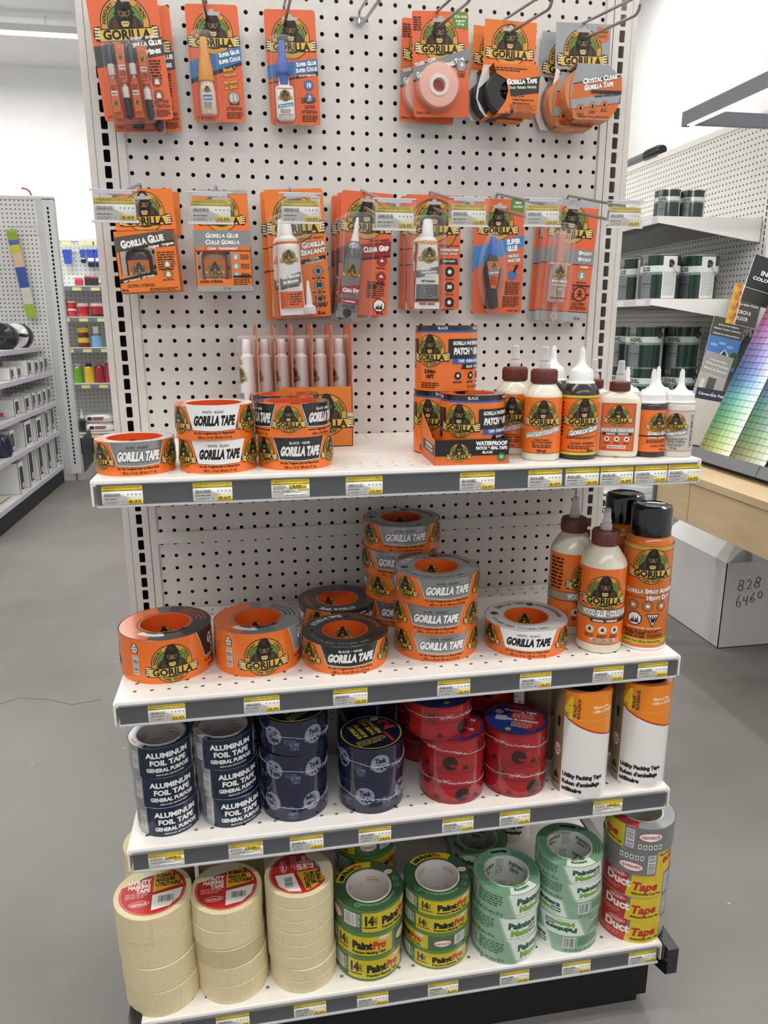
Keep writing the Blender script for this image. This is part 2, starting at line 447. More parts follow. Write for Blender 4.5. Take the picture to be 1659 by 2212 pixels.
OR = 'f0772a|g'; BK = '15130f'; YE = 'd8b04a'; CR = 'f0ead8'; WH = 'f4f3ef'; GR = '8d8f90'
def badge(a, cx, cy, R, full=True, tough=True):
    """round emblem with an ape's head over a name banner"""
    X = lambda p: [(cx+x*R, cy+y*R) for x, y in p]
    a.circ(cx, cy, R, '1b1109'); a.circ(cx, cy, R*.96, 'cf9b3c'); a.circ(cx, cy, R*.735, '1b1109'); a.circ(cx, cy, R*.70, '5c8a35')
    sh = [(-.69, -.1), (-.62, .1), (-.45, .25), (-.26, .32), (.26, .32), (.45, .25), (.62, .1), (.69, -.1)]
    sh += [(.7*math.cos(math.radians(d)), .7*math.sin(math.radians(d))) for d in range(-10, -171, -16)]
    a.poly(X(sh), '3a2418')
    a.poly(X([(-.5, .05), (-.36, .22), (-.3, -.1), (-.4, -.3)]), '54331f'); a.poly(X([(.5, .05), (.4, -.3), (.3, -.1), (.36, .22)]), '54331f')
    a.poly(X([(-.32, .0), (-.37, .28), (-.34, .55), (-.24, .83), (-.1, 1.0), (.06, 1.02), (.2, .92), (.31, .7), (.37, .42), (.37, .2), (.3, -.02), (.18, -.2), (-.18, -.2)]), '1c120d')
    a.poly(X([(-.14, .9), (-.04, .97), (.08, .94), (.13, .72), (0, .62), (-.13, .7)]), '3d251a')
    a.circ(cx-.37*R, cy+.36*R, R*.06, '2c1b13', 10); a.circ(cx+.39*R, cy+.38*R, R*.06, '2c1b13', 10, lay=a.lay)
    a.poly(X([(-.23, .48), (-.1, .42), (.0, .46), (.12, .42), (.25, .48), (.23, .3), (.13, .24), (.12, .1), (.19, .0), (.14, -.12), (-.12, -.12), (-.17, .0), (-.1, .1), (-.11, .24), (-.21, .3)]), '8a6a48')
    a.poly(X([(-.19, .41), (-.05, .39), (-.08, .3), (-.17, .3)]), '17100b'); a.poly(X([(.21, .41), (.07, .39), (.1, .3), (.19, .3)]), '17100b', a.lay)
    a.poly(X([(-.09, .24), (.1, .24), (.14, .1), (.0, .05), (-.13, .1)]), '1f150f')
    a.poly(X([(-.14, .07), (.15, .07), (.17, -.02), (.1, -.13), (-.09, -.13), (-.16, -.02)]), 'd9bd73')
    a.rect(cx-.12*R, cy-.03*R, cx+.13*R, cy-.005*R, '2a1b12')
    a.poly(X([(-1.22, -.2), (1.2, -.16), (1.16, -.64), (-1.16, -.68)]), '1b1109')
    a.poly(X([(-1.17, -.24), (1.15, -.2), (1.11, -.6), (-1.12, -.64)]), 'dcb84f')
    a.rect(cx-1.1*R, cy-.41*R, cx+1.1*R, cy-.395*R, 'c9a23e')
    a.text('GORILLA', cx, cy-.585*R, .33*R, '15100a', w=1.92*R, b=2)
    for sg in (-1, 1):
        a.poly(X([(sg*1.02, -.1), (sg*1.3, -.12), (sg*1.34, -.45), (sg*1.24, -.66), (sg*1.06, -.6), (sg*1.15, -.35)]), '1b1109')
        pl = []
        for i in range(4):
            y = -.17-i*.115
            q = X([(sg*1.06, y), (sg*1.27, y+.03), (sg*1.29, y-.04), (sg*1.07, y-.065)])
            pl.append(q if sg < 0 else q[::-1])
        a.put([q if sum(q[i][0]*q[(i+1) % 4][1]-q[(i+1) % 4][0]*q[i][1] for i in range(4)) > 0 else q[::-1] for q in pl], 'e9d9ae')
    if full:
        a.arctext('INCREDIBLY', cx, cy, R*.775, R*.13, '1b1109', 152, 62); a.arctext('STRONG', cx, cy, R*.775, R*.13, '1b1109', 32, 42)
        if tough: a.arctext('100% TOUGH', cx, cy, R*.91, R*.13, '1b1109', 270, 68, inside=True)
    return a

FACE = lambda x, y: -math.atan2(x+232.7, y+1422.6)      # turn that makes a front look at the aisle where one stands

# ============================================================ THE ROOM
def struct(name, mb, loc=(0, 0, 0)):
    o = mb.build(name, None, loc); o['kind'] = 'structure'; return o
struct('floor', MB().box(-5200, -4500, -60, 4200, 7200, 0, 'concrete'))
struct('ceiling', MB().box(-5200, -4500, 3560, 4200, 7200, 3640, 'wall'))
struct('wall_back', MB().box(-5200, 6700, 0, 4200, 6820, 3560, 'wall'))
struct('wall_right', MB().box(2500, -4500, 0, 2620, 6700, 3560, 'wall'))
struct('wall_left', MB().box(-5200, -4500, 0, -5080, 6700, 3560, 'wall'))
# flecks of paint on the slab
mb = MB()
for i in range(60):
    x, y = random.uniform(-1900, 2300), random.uniform(-500, 4500)
    if abs(x) < 520 and -430 < y < 80: continue
    a = random.uniform(0, PI); l, w = random.uniform(3, 8), random.uniform(1.5, 3)
    P = [(x+l*math.cos(a+t)*(1 if i % 2 else .8), y+w*math.sin(a+t)) for t in [k*PI/3 for k in range(6)]]
    mb.prism(P, 0.0, 0.6, 'cfccc6', 'xy')
tag(mb.build('floor_flecks', None, (0, 0, 0)), 'tiny pale paint flecks scattered over the grey concrete floor', 'paint fleck', kind='stuff')
# hairline cracks
mb = MB()
P = [(-1650+i*95, 950+60*math.sin(i*1.3)+i*14, 0.4) for i in range(10)]; mb.tube(P, 1.1, '6e6c69', 5)
tag(mb.build('floor_crack', None, (0, 0, 0)), 'hairline crack in the concrete floor left of the tape display', 'crack', kind='stuff')

# strip luminaires
fix = None
for i, (sx, sy, ln, r) in enumerate(STRIPS):
    t = thing('strip_luminaire', '', 'ceiling light', (sx, sy, 3.43), 0, 'LED strip lights under the ceiling')
    L2 = ln*500
    MB().box(-L2, -32, 0, L2, 32, 50, 'e9e9ea').build('housing', t)
    MB().box(-L2+8, -28, -14, L2-8, 28, 0, 'led').build('diffuser', t)
    [MB().tube([(L2*e, 0, 50), (L2*e, 0, 128)], 2.5, 'b0b0b0', 6).build('hanger', t) for e in (-.8, .8)]
    t['label'] = ['bright white LED strip light hanging under the ceiling above the far left shelving'][0] if i == 0 else 'white LED strip light hanging under the ceiling outside the picture'

# ============================================================ THE TAPE DISPLAY (one gondola bay)
def ring16(cx, cz, rx, rz, x0, x1, z0, z1, n):
    """matching inner and outer outlines of one punched cell (n divisible by 4, first point on a corner)"""
    q = n//4; out = []; inn = []
    cs = [(x1, z1), (x0, z1), (x0, z0), (x1, z0)]
    for s in range(4):
        a, b = cs[s], cs[(s+1) % 4]
        for i in range(q): t = i/q; out.append((a[0]+(b[0]-a[0])*t, a[1]+(b[1]-a[1])*t))
    for i in range(n): t = math.radians(45+360*i/n); inn.append((cx+rx*math.cos(t), cz+rz*math.sin(t)))
    return out, inn
def punched(mb, xs, zs, x0, x1, z0, z1, rx, rz, k, mp, depth=1.2, n=12, square=False):
    """plate with a grid of holes; mp(u, v, d) places a point, d is depth behind the face"""
    ex = [x0]+[(xs[i]+xs[i+1])/2 for i in range(len(xs)-1)]+[x1]
    ez = [z0]+[(zs[i]+zs[i+1])/2 for i in range(len(zs)-1)]+[z1]
    vs = []; fs = []
    for i, cx in enumerate(xs):
        for j, cz in enumerate(zs):
            out, inn = ring16(cx, cz, rx, rz, ex[i], ex[i+1], ez[j], ez[j+1], n)
            if square:
                r = min(rx, rz)*.35; inn = []
                for sx, sz, a in ((1, 1, 0), (-1, 1, 90), (-1, -1, 180), (1, -1, 270)):
                    for m in range(n//4): t = math.radians(a+90*m/(n//4-1)); inn.append((cx+sx*(rx-r)+r*math.cos(t), cz+sz*(rz-r)+r*math.sin(t)))
                out = [out[(m-1) % n] for m in range(n)] if n == 12 else out
            b = len(vs)
            vs += [mp(p[0], p[1], 0) for p in out]+[mp(p[0], p[1], 0) for p in inn]+[mp(p[0], p[1], depth) for p in inn]
            for m in range(n):
                m2 = (m+1) % n
                fs.append((b+m, b+m2, b+n+m2, b+n+m)); fs.append((b+n+m, b+n+m2, b+2*n+m2, b+2*n+m))
    mb.add(vs, fs, k)
ROWS = [r*25.4 for r in range(-54, 12)]; COLS = [(i-16.5)*25.4 for i in range(34)]
g = thing('gondola_unit', 'pale grey steel gondola bay with pegboard back carrying glues and tapes', 'shelving unit', V(0, 0, -ZF))
Z = ZF
mb = MB()
punched(mb, COLS, [r+Z for r in ROWS], -432, 432, ROWS[0]-13+Z, ROWS[-1]+13+Z, 3.6, 3.6, 'steel_paint', lambda u, v, d: (u, d, v))
mb.build('pegboard', g)
MB().box(-432, 38, 40, 432, 40, 1860, '232428|m').build('back_panel', g)  # near-black colour stands in for the unlit hollow behind the pegboard
mb = MB(); mb.box(-431, -5, -711+Z, 431, 0, -688.5+Z, 'steel_paint', .8); mb.build('splice_bar', g)
for sx in (-1, 1):
    mb = MB()
    zc = [r*25.4+Z for r in range(-58, 12)]
    punched(mb, [457.2*sx], zc, 457.2*sx-17, 457.2*sx+17, zc[0]-13, zc[-1]+13, 5.4, 9.8, 'steel_paint', lambda u, v, d: (u, -3+d, v), 2.0, 12, True)
    a, b = (-487, -474.5) if sx < 0 else (474.5, 487)
    mb.box(a, -1.5, 30, b, 55, zc[-1]+13, 'steel_paint', 1.2)
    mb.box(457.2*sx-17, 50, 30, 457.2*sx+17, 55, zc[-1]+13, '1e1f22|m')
    mb.box(457.2*sx-17, 0, 30, 457.2*sx-16, 50, zc[-1]+13, 'steel_paint'); mb.box(457.2*sx+16, 0, 30, 457.2*sx+17, 50, zc[-1]+13, 'steel_paint')
    mb.build('upright', g)
    mb = MB(); a = 425 if sx > 0 else -439
    mb.box(a, -3.5, 60, a+14, 0, zc[-1]+13, 'steel_paint', 1.0); mb.build('panel_edge', g)
    MB().box(min(433.5*sx, 436*sx), 1.5, 60, max(433.5*sx, 436*sx), 38, 1860, '1e1f22|m').build('hole_shade_liner', g)  # added dark sheet, stands in for shade seen through the outer peg holes
    # base bracket, black, its nose shows beside the bottom deck
    mb = MB(); bx = 459 if sx > 0 else -479
    mb.prism([(-432, 112), (-428, 108), (-300, 60), (0, 60), (0, 165), (-432, 165)], bx, bx+20, '1b1c20|g', 'yz')
    mb.build('base_bracket', g)
mb = MB()
mb.box(-438, -380, 15, 438, -376, 112, '0d0e10|m'); mb.box(438, -380, 15, 456, -376, 112, '0d0e10|m'); mb.box(-438, -378, 0, 438, -374, 16, '0d0e10|m')
mb.box(-440, -376, 0, -436, 0, 112, '0d0e10|m'); mb.box(436, -376, 0, 440, 0, 112, '0d0e10|m')
mb.build('kick_plate', g)
for sx in (-1, 1): MB().cyl(457*sx, 25, 0, 30, 11, '5a5a5c|s', 16).build('levelling_foot', g)

SH = {1: (-508, -372, 'uppermost'), 2: (-845, -372, 'second'), 3: (-1094, -381, 'third'), 4: (-1400, -408, 'bottom')}
LBL = {1: 'white steel shelf under the hanging cards carrying small tape rolls and glue bottles',
       2: 'white steel shelf carrying large duct tape rolls, tall glue bottles and spray cans',
       3: 'white steel shelf carrying foil tape, blue and red sheathing tape and packing tape',
       4: 'lowest white steel deck carrying masking, painting and duct tape stacks'}
for n, (zt, yf, nm) in SH.items():
    s = thing('display_shelf', LBL[n], 'shelf', V(0, 0, zt))
    mb = MB()
    xs = [(i-17)*25.4 for i in range(35)]
    mp = lambda u, v, d: (u, v, -d)
    def rows(y0, y1, ys):
        n0 = len(mb.v); punched(mb, xs, ys, -455, 455, y0, y1, 3.3, 3.3, 'steel_white', mp, 1.2, 12)
    rows(yf+2, yf+82, [yf+30, yf+56]); rows(-62, -4, [-45, -20])
    mb.add([(-455, yf+82, 0), (455, yf+82, 0), (455, -62, 0), (-455, -62, 0)], [(0, 1, 2, 3)], 'steel_white')
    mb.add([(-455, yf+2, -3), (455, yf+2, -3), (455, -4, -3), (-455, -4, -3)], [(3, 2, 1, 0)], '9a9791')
    mb.box(-455, -4, -14, 455, -2, 0, 'steel_white')
    # rounded front nose and side flanges
    mb.prism([(yf+2, 0), (yf-1, -1), (yf-2, -4), (yf-2, -9), (yf+2, -9)], -456, 456, 'steel_white', 'yz')
    for sx in (-1, 1):
        a = 455*sx; d = 3.0*sx
        mb.prism([(yf-3, 0), (yf-5, -3), (yf-5, -36), (yf+6, -36), (-40, -70), (-2, -70), (-2, 0)] if n < 4 else [(yf-3, 0), (yf-5, -3), (yf-5, -34), (yf+8, -34), (-2, -34), (-2, 0)], min(a, a+d), max(a, a+d), 'steel_white', 'yz')
    mb.build('tray', s)
    mb = MB(); mb.box(-450, yf-5, -35, 450, yf-2, -6, '57585c'); mb.build('price_rail', s)
    mb = MB(); mb.box(-451, yf-8, -38, 451, yf-2, -35.2, 'c9c9cc|g'); mb.box(-451, yf-6.5, -7, 451, yf-2, -5.2, '6d6e72|g'); mb.build('rail_lip', s)

# ------------------------------------------------------------ price tags
def tag_art(a, w, h, line, price, code, old=False, seed=1):
    a.rrect(-w/2, 0, w/2, h, 2.0, 'eceae4')
    a.rrect(-w/2, h-7.2, w/2, h, 2.0, 'dcc23c'); a.rect(-w/2, h-8, w/2, h-4, 'dcc23c')
    a.text(line, 0, h-4.0, 2.3, '4a4420', w=w*.86, b=0)
    a.text('45228', -w/2+3, h-7.1, 1.5, '4a4420', w=9, al='l', b=0); a.text('1/10', w/2-3, h-7.1, 1.5, '4a4420', w=6, al='r', b=0)
    if old:
        a.rect(-w*.04, h-14.5, w*.42, h-7.5, 'dcc23c'); a.text(price, w*.17, h-13, 4.2, '3c3a33', w=13, b=1)
        a.rect(w*.2, h-17, w/2-1, h-14.5, 'dcc23c')
        a.bars(-w*.18, 1, w*.42, 6.2, '33322f', 'eceae4', seed=seed); a.text(code, -w/2+3, 8, 2.2, '55534e', w=w*.42, al='l', b=0)
        a.micro(-w/2+3, 12, -w*.08, h-9, 3, '8a8880', seed)
    else:
        a.bars(-w/2+2.5, h-16.5, -w/2+26, h-9.2, '33322f', 'eceae4', seed=seed)
        a.text(code, -w/2+3, 1.6, 3.1, '5b5a57', w=16, al='l', b=0); a.text('Y', -w/2+21, 1.6, 2.6, '5b5a57', b=0); a.text('3', -w/2+27, 1.6, 2.6, '5b5a57', b=0)
        a.micro(-w/2+3, 6.6, -w/2+25, 9.8, 1, '6d6c69', seed)
        for i in range(4): a.rect(w*.12+i*w*.1, h-13.6, w*.12+i*w*.1+1.6, h-12, '77767a')
        a.rrect(w*.1, 0, w/2, 7.6, 1.5, 'dcc23c'); a.text(price, w*.3, 2.0, 3.9, '3c3a33', w=w*.3, b=1)
def price_tag(x, z, y, line, price, code, where, old=False, seed=1):
    a = Art(); tag_art(a, 54.5, 27, line, price, code, old, seed)
    o = a.build('price_tag', None, m_front(), None, V(x, y, z))
    tag(o, 'yellow shelf tag priced %s %s' % (price, where), 'price tag', 'price tags on the shelf rails')
    sol = o.modifiers.new('sol', 'SOLIDIFY'); sol.thickness = 0.0004; sol.offset = -1
    return o
def tagrow(shelf, rows):
    zt, yf, _ = SH[shelf]
    for i, (x, line, price, code, where, old) in enumerate(rows):
        price_tag(x, zt-34.5, yf-5.6, line, price, code, where, old, shelf*20+i)
T1 = [(-417, '105403/6071202 TAPE SILVER10YD', '8.99', '5122023', 'on the upper shelf rail under the small silver tape', 0),
 (-295, '6010002 TAPE WHITE GORILA 10YD', '8.69', '5122015', 'on the upper shelf rail under the small white tapes', 0),
 (-186, '105612/TGG7K TAPE BLACK 10YD', '9.99', '512-1A86', 'with second sticker under the small black tapes', 1),
 (-79, '6060002 TAPE CLR18YD X 1.88IN', '17.99', '5122205', 'on the upper rail below the empty stretch of shelf', 0),
 (92, '4670002 TAPE PATCH&SEAL BLK 3M', '22.99', '5122478', 'on the upper shelf rail under the waterproof tape tray', 0),
 (199, '6200001 GLUE WOOD GORILLA 8OZ', '6.99', '5122777', 'under the cream wood glue bottles with brown caps', 0),
 (259, '5100801 GLUE GORILLA ORIG 8OZ', '25.99', '5122028', 'under the tall dark glue bottles with white caps', 0),
 (316, '6212001 GLUE MULTI-PURPOSE 4OZ', '6.49', '5122034', 'under the flat cream glue bottles', 0),
 (373, '5100402 118ML GLUE GORILLA', '17.99', '5122225', 'under the short dark glue bottles', 0),
 (429, '4537502 GLUE CRYSTAL CLR 110ML', '22.99', '5122359', 'at the right end of the upper shelf rail', 0)]
T2 = [(-382, '106425/6009002 TPE WIDE 25YD', '21.99', '5121462', 'under the leftmost wide duct tape roll', 0),
 (-241, '105660 DUCT TAPE 25YDX2.88IN', '25.99', '5122213', 'under the wide tape roll with grey top', 0),
 (-104, '105629/6075060 TPE BLK 30YD', '15.99', '5121447', 'under the large black tape roll', 0),
 (63, '105634/6074004 TAPE SILV 30YD', '15.99', '5121454', 'under the stack of large silver tapes', 0),
 (201, '6025001 TAPE GORILLA WHT 30YD', '16.99', '5125470', 'under the large white tape roll', 0),
 (328, '6205001 GLUE WOOD GORILLA 18OZ', '12.99', '5122785', 'under the tall wood glue bottles', 0),
 (408, '6342502 ADHESIVE SPRY CLR 14OZ', '18.99', '5122480', 'under the orange spray can', 0)]
T3 = [(-400, '39025 48MMX50M DUCT TAPE ALUM', '14.99', '124-2221', 'with a second sticker under the left foil tape column', 1),
 (-277, '39020 TAPE DUCT ALUM 48MM ALUM', '7.99', '124-2999', 'with a second sticker under the right foil tape column', 1),
 (-180, '210-06 TAPE SHEATH BLUE 60X55', '14.99', '1243070', 'under the taller blue tape column', 0),
 (-68, '210-06 TAPE SHEATH BLUE 60X55', '14.99', '1243071', 'under the shorter blue tape column', 0),
 (73, '20525A055 TAPE SHTHG 60MMX55M', '11.99', '1240492', 'under the left red tape column', 0),
 (173, '20525A055 TAPE SHTHG 60MMX55M', '11.99', '1240493', 'under the right red tape column', 0),
 (342, '266-06 PKG 48MMX50M SEALING TA', '8.69', '126-1918', 'with a second sticker under the packing tape packs', 1)]
T4 = [(-422, '30246 48MMX55M TAPE MASKING', '6.99', '1241848', 'cut off by the picture bottom', 0),
 (-313, '30236 36MMX55M TAPE MASKING', '4.99', '1241847', 'under the cream stack of five rolls', 0),
 (-185, '30224 24MMX55M TAPE MASKING', '3.99', '1241850', 'under the cream stack of thin rolls', 0),
 (-78, '30848 48MMX55M TAPE MASKING GR', '7.99', '1242783', 'under the left green and yellow stack', 0),
 (46, '30836 36MMX55M TAPE MASKING GR', '5.99', '1242090', 'under the right green and yellow stack', 0),
 (176, '667016 TAPE PAINTER 2X60YD GRN', '7.99', '2470004', 'under the left pale green stack', 0),
 (292, '667017 TAPE PAINT 1.5X60YD GRN', '6.69', '2470100', 'under the right pale green stack', 0),
 (420, '39021 48MMX55M DUCT TAPE CLOTH', '11.99', '1242337', 'at the right end of the lowest shelf rail', 0)]
tagrow(1, T1); tagrow(2, T2); tagrow(3, T3); tagrow(4, T4)

# ============================================================ TAPE ROLLS
def winding(R, r, H, k, parent, name='tape_winding'):
    m = MB(); m.lathe([(r, .2), (R-1.5, .2), (R-.3, 1.2), (R-.3, H-1.2), (R-1.5, H-.2), (r, H-.2)], k, 72, closed=True)
    return m.build(name, parent)
def core(R, H, k, parent, th=3.0):
    m = MB(); m.lathe([(R-th, 0), (R-.05, 0), (R-.05, H), (R-th, H)], k, 48, closed=True)
    return m.build('core', parent)
def roll(name, label, cat, loc, rz, spec, group=None):
    t = thing(name, label, cat, loc, rz, group)
    R, r, H = spec['R'], spec['r'], spec['H']
    winding(R, r, H, spec['side'], t); core(r, H, spec['core'], t)
    a = Art(); spec['art'](a, R, H); a.build('wrapper', t, m_cyl(R), R*2*PI/72)
    if spec.get('top'):
        a = Art(); spec['top'](a, R, r, H); a.build('top_label', t, m_top(H))
    if spec.get('inner'):
        a = Art(); spec['inner'](a, r-3, H); a.build('core_print', t, m_inner(r-3), (r-3)*2*PI/48)
    return t

SCH = {'silver': ('a3a5a6|s', 'f4f4f2', BK, 'SILVER \u2022 ARGENT', '1a1a1a'), 'white': ('f1f1ef|g', '14120f', None, 'WHITE \u2022 BLANC', '1a1a1a'),
       'black': ('2b2c2e|g', 'e9e9e6', '0d0d0d', 'BLACK \u2022 NOIR', 'f0f0ee')}
def duct_art(col, size_line):
    pc, tc, oc, nm, nc = SCH[col]
    def f(a, R, H):
        C = 2*PI*R; U = C/3
        a.rect(-C/2, 0, C/2, H, OR)
        for i in (-1, 0, 1):
            u = i*U
            for e, cc in ((1.6, '17130f'), (1.0, 'f3f1ec'), (0, pc)):
                a.poly([(u-U*.34-e, H), (u-U*.30-e, H*.72), (u-U*.255-e, H*.33-e), (u, H*.30-e), (u+U*.255+e, H*.33-e), (u+U*.30+e, H*.72), (u+U*.34+e, H)], cc)
            k = 1 if abs(i) < 1 else 0
            a.text(nm, u, H*.80, H*.075, nc, w=U*.26, b=1)
            a.text('GORILLA TAPE', u, H*.455, H*.255, tc, w=U*.50, b=3, sh=.18, out=oc)
            a.text('For the Toughest Jobs on Planet Earth', u, H*.195, H*.06, '2a1409', w=U*.50, b=2)
            a.text(size_line, u, H*.055, H*.085, '2a1409', w=U*.42, b=1)
        for i in (-1.5, -.5, .5):
            badge(a, i*U, H*.56, H*.40)
            if i == -1.5: badge(a, (i+3)*U, H*.56, H*.40)
        # parts of the wrapped-around badges beyond the seam fall on the same place
    return f
def duct_top(col):
    pc = SCH[col][0]
    def f(a, R, r, H):
        a.ring(0, 0, r, R-1.6, {'silver': '8e9092|g', 'white': 'c9c9c7|g', 'black': '3b3c3e|g'}[col], 72)
        rm = (R+r)/2
        dk = '4a4b4d' if col != 'black' else '77787a'
        a.ring(0, 0, rm-.28*(R-r), rm+.36*(R-r), {'silver': 'a2a4a5|g', 'white': 'dcdcda|g', 'black': '2c2d2f|g'}[col], 60, 200, 340)
        a.arctext('GORILLA TAPE', 0, 0, rm-2, (R-r)*.28, 'f0f0ee' if col != 'white' else '77787a', 120, 62, b=2)
        a.arctext('STRONG ADHESIVE COVERS ROUGH SURFACES', 0, 0, rm+2, (R-r)*.12, 'b5532a' if col == 'black' else dk, 35, 70)
        a.arctext('FABRIC REINFORCED LASTS LONGER OUTDOORS', 0, 0, rm-2, (R-r)*.12, 'b5532a' if col == 'black' else dk, 35, 70)
        a.arctext('TAPE GORILLA TAPE GORILLA', 0, 0, rm, (R-r)*.2, dk, 250, 110)
        for an in (80, 175): x, y = rm*math.cos(math.radians(an)), rm*math.sin(math.radians(an)); a.circ(x, y, (R-r)*.22, '6d5a33'); a.circ(x, y, (R-r)*.15, '2b1d12')
    return f
def duct_inner(a, R, H):
    C = 2*PI*R
    for i in range(-1, 2): badge(a, i*C/3, H*.48, min(H*.36, R*.4), full=True)
def small_roll(col, label, x, y, z, rot=0, tilt=None):
    sp = dict(R=56, r=41, H=48, side={'silver': 'b5b7b8|g', 'white': 'efefed|g', 'black': '2d2e30|g'}[col], core='e0521c', art=duct_art(col, '1.88 in. x 10 yd. (48 mm x 9.1 m)'), top=lambda a, R, r, H: (a.ring(0, 0, r, R-1.2, {'silver': 'c9cbcc|g', 'white': 'f1f1ef|g', 'black': '3a3b3d|g'}[col], 72), a.ring(0, 0, r+2, R-1.5, 'e4703a|g', 20, 150, 215)), inner=duct_inner)
    return roll('duct_tape_roll', label, 'tape roll', V(x, y, z), rot, sp, 'small duct tape rolls')
def big_roll(col, label, x, y, z, rot=0):
    sp = dict(R=72, r=39, H=48, side={'silver': '9b9d9e|g', 'white': 'd9d9d7|g', 'black': '333436|g'}[col], core='df5a1e', art=duct_art(col, '1.88 in. x 30 yd. (48 mm x 27.4 m)'), top=duct_top(col), inner=duct_inner)
    return roll('duct_tape_roll', label, 'tape roll', V(x, y, z), rot, sp, 'large duct tape rolls')
S1, S2, S3, S4 = -508, -845, -1094, -1400
a = small_roll('silver', 'small silver and orange duct tape roll alone at the left end of the shelf', -407, -298, S1, FACE(-407, -298)+.05)
b = small_roll('white', 'lower white and orange duct tape roll of the pair on the upper shelf', -288, -303, S1, FACE(-288, -303)+.02)
copy_thing(b, V(-290, -305, S1+48.2), FACE(-288, -303)-.03, 'upper white and orange duct tape roll of the pair on the upper shelf')
c = small_roll('black', 'lower black and orange duct tape roll with its name facing front on the upper shelf', -173, -297, S1, FACE(-173, -297)+.12)
copy_thing(c, V(-176, -299, S1+48.2), FACE(-173, -297)+.95, 'upper black and orange duct tape roll with its round emblem turned to the front')
copy_thing(c, V(-182, -182, S1), .4, 'lower black and orange duct tape roll hidden behind the front pair')
copy_thing(c, V(-182, -182, S1+48.2), -.5, 'upper black and orange duct tape roll behind the front pair on the upper shelf')

# second shelf: wide rolls
def wide_art(dark):
    def f(a, R, H):
        C = 2*PI*R
        a.rect(-C/2, 0, C/2, H, OR)
        pc = '26272a|g' if dark else '97999b|g'
        for e, cc in ((2.2, '17130f'), (1.4, 'f0eee9'), (0, pc)):
            a.poly([(44-e, H), (50-e, H*.8), (60-e, H*.36-e), (140+e, H*.36-e), (150+e, H*.8), (158+e, H)], cc)
        a.text('GORILLA', 68, H*.62, 15, 'f2f2ee', w=60, al='l', b=2, sh=.18, out=BK); a.text('TAPE', 76, H*.4, 13, 'f2f2ee', w=40, al='l', b=2, sh=.18, out=BK)
        a.text('For the Toughest Jobs on Planet Earth', 100, H*.22, 4.4, '2a1409', w=84, b=2); a.text('2.88 in. x 25 yd. (73 mm x 22.8 m)', 100, H*.08, 4.5, '2a1409', w=70, b=1)
        badge(a, 0, H*.45, H*.44)
        a.bars(-64, 14, -53, 46, vert=True); a.poly([(-64, 50), (-54, 50), (-52, 58), (-56, 66), (-62, 66), (-66, 58)], '26241f'); a.poly([(-63, 51), (-55, 51), (-53.4, 58), (-57, 65), (-61, 65), (-64.6, 58)], 'e9e7e0'); a.text('TOUGH', -59, 59, 2.6, BK, w=9, b=2); a.text('WIDE', -59, 54, 2.6, BK, w=7, b=2)
        badge(a, -150, H*.45, H*.44)
    return f
def wide_top(dark):
    def f(a, R, r, H):
        a.ring(0, 0, r, R-1.6, '77797b|g' if not dark else '55575a|g', 72)
        a.ring(0, 0, r+3, R-2, '2d2e31|g' if dark else '8c8e90|g', 40, -70, 75)
        a.ring(0, 0, r+3, R-2, 'e06a30|g', 40, 95, 240)
        rm = (R+r)/2
        for k in range(3): a.arctext('TOUGHEST JOBS ON PLANET EARTH', 0, 0, rm-9+7*k, 3.2, 'c9662f' if dark else '35363a', 25, 62, b=2)
        a.ring(0, 0, r+4, r+15, 'efeeea|g', 20, 215, 262); a.arctext('GORILLA TAPE', 0, 0, r+6, 7, BK, 284, 50, b=2, inside=True); a.arctext('WIDE', 0, 0, r+6, 6, BK, 238, 22, b=2, inside=True)
    return f
w1 = roll('wide_duct_tape_roll', 'wide orange duct tape roll with black top, leftmost on the second shelf', 'tape roll', V(-391, -252, S2), FACE(-391, -252)+.08,
     dict(R=73, r=42, H=73, side='55575a|g', core='df5a1e', art=wide_art(True), top=wide_top(True), inner=duct_inner))
w2 = roll('wide_duct_tape_roll', 'wide orange duct tape roll with grey top, second from left on its shelf', 'tape roll', V(-243, -256, S2), FACE(-243, -256)+.12,
     dict(R=71, r=40, H=73, side='8c8e90|g', core='df5a1e', art=wide_art(False), top=wide_top(False), inner=duct_inner))
kb = big_roll('black', 'large black and orange duct tape roll lying at the shelf front', -99, -274, S2, FACE(-99, -274)+.12)
copy_thing(kb, V(-95, -126, S2), PI*.8, 'large black and orange duct tape roll lying behind the front one')
kw = big_roll('white', 'large white and orange duct tape roll lying alone left of the tall glue bottles', 221, -272, S2, FACE(221, -272)+.08)
ks = big_roll('silver', 'large silver and orange duct tape roll at the bottom of the front stack of three', 62, -256, S2, FACE(62, -256)+.15)
copy_thing(ks, V(60, -257, S2+48.2), FACE(62, -256)+.02, 'large silver and orange duct tape roll in the middle of the front stack of three')
copy_thing(ks, V(62, -256, S2+96.4), FACE(62, -256)+.28, 'large silver and orange duct tape roll on top of the front stack of three')
for i, (nm) in enumerate(('at the bottom of', 'second from bottom in', 'third from bottom in', 'on top of')):
    copy_thing(ks, V(30+[0, 2, -2, 1][i], -106, S2+48.2*i), FACE(30, -106)+[.0, .4, -.05, .1][i], 'large silver and orange duct tape roll %s the tall back stack' % nm)

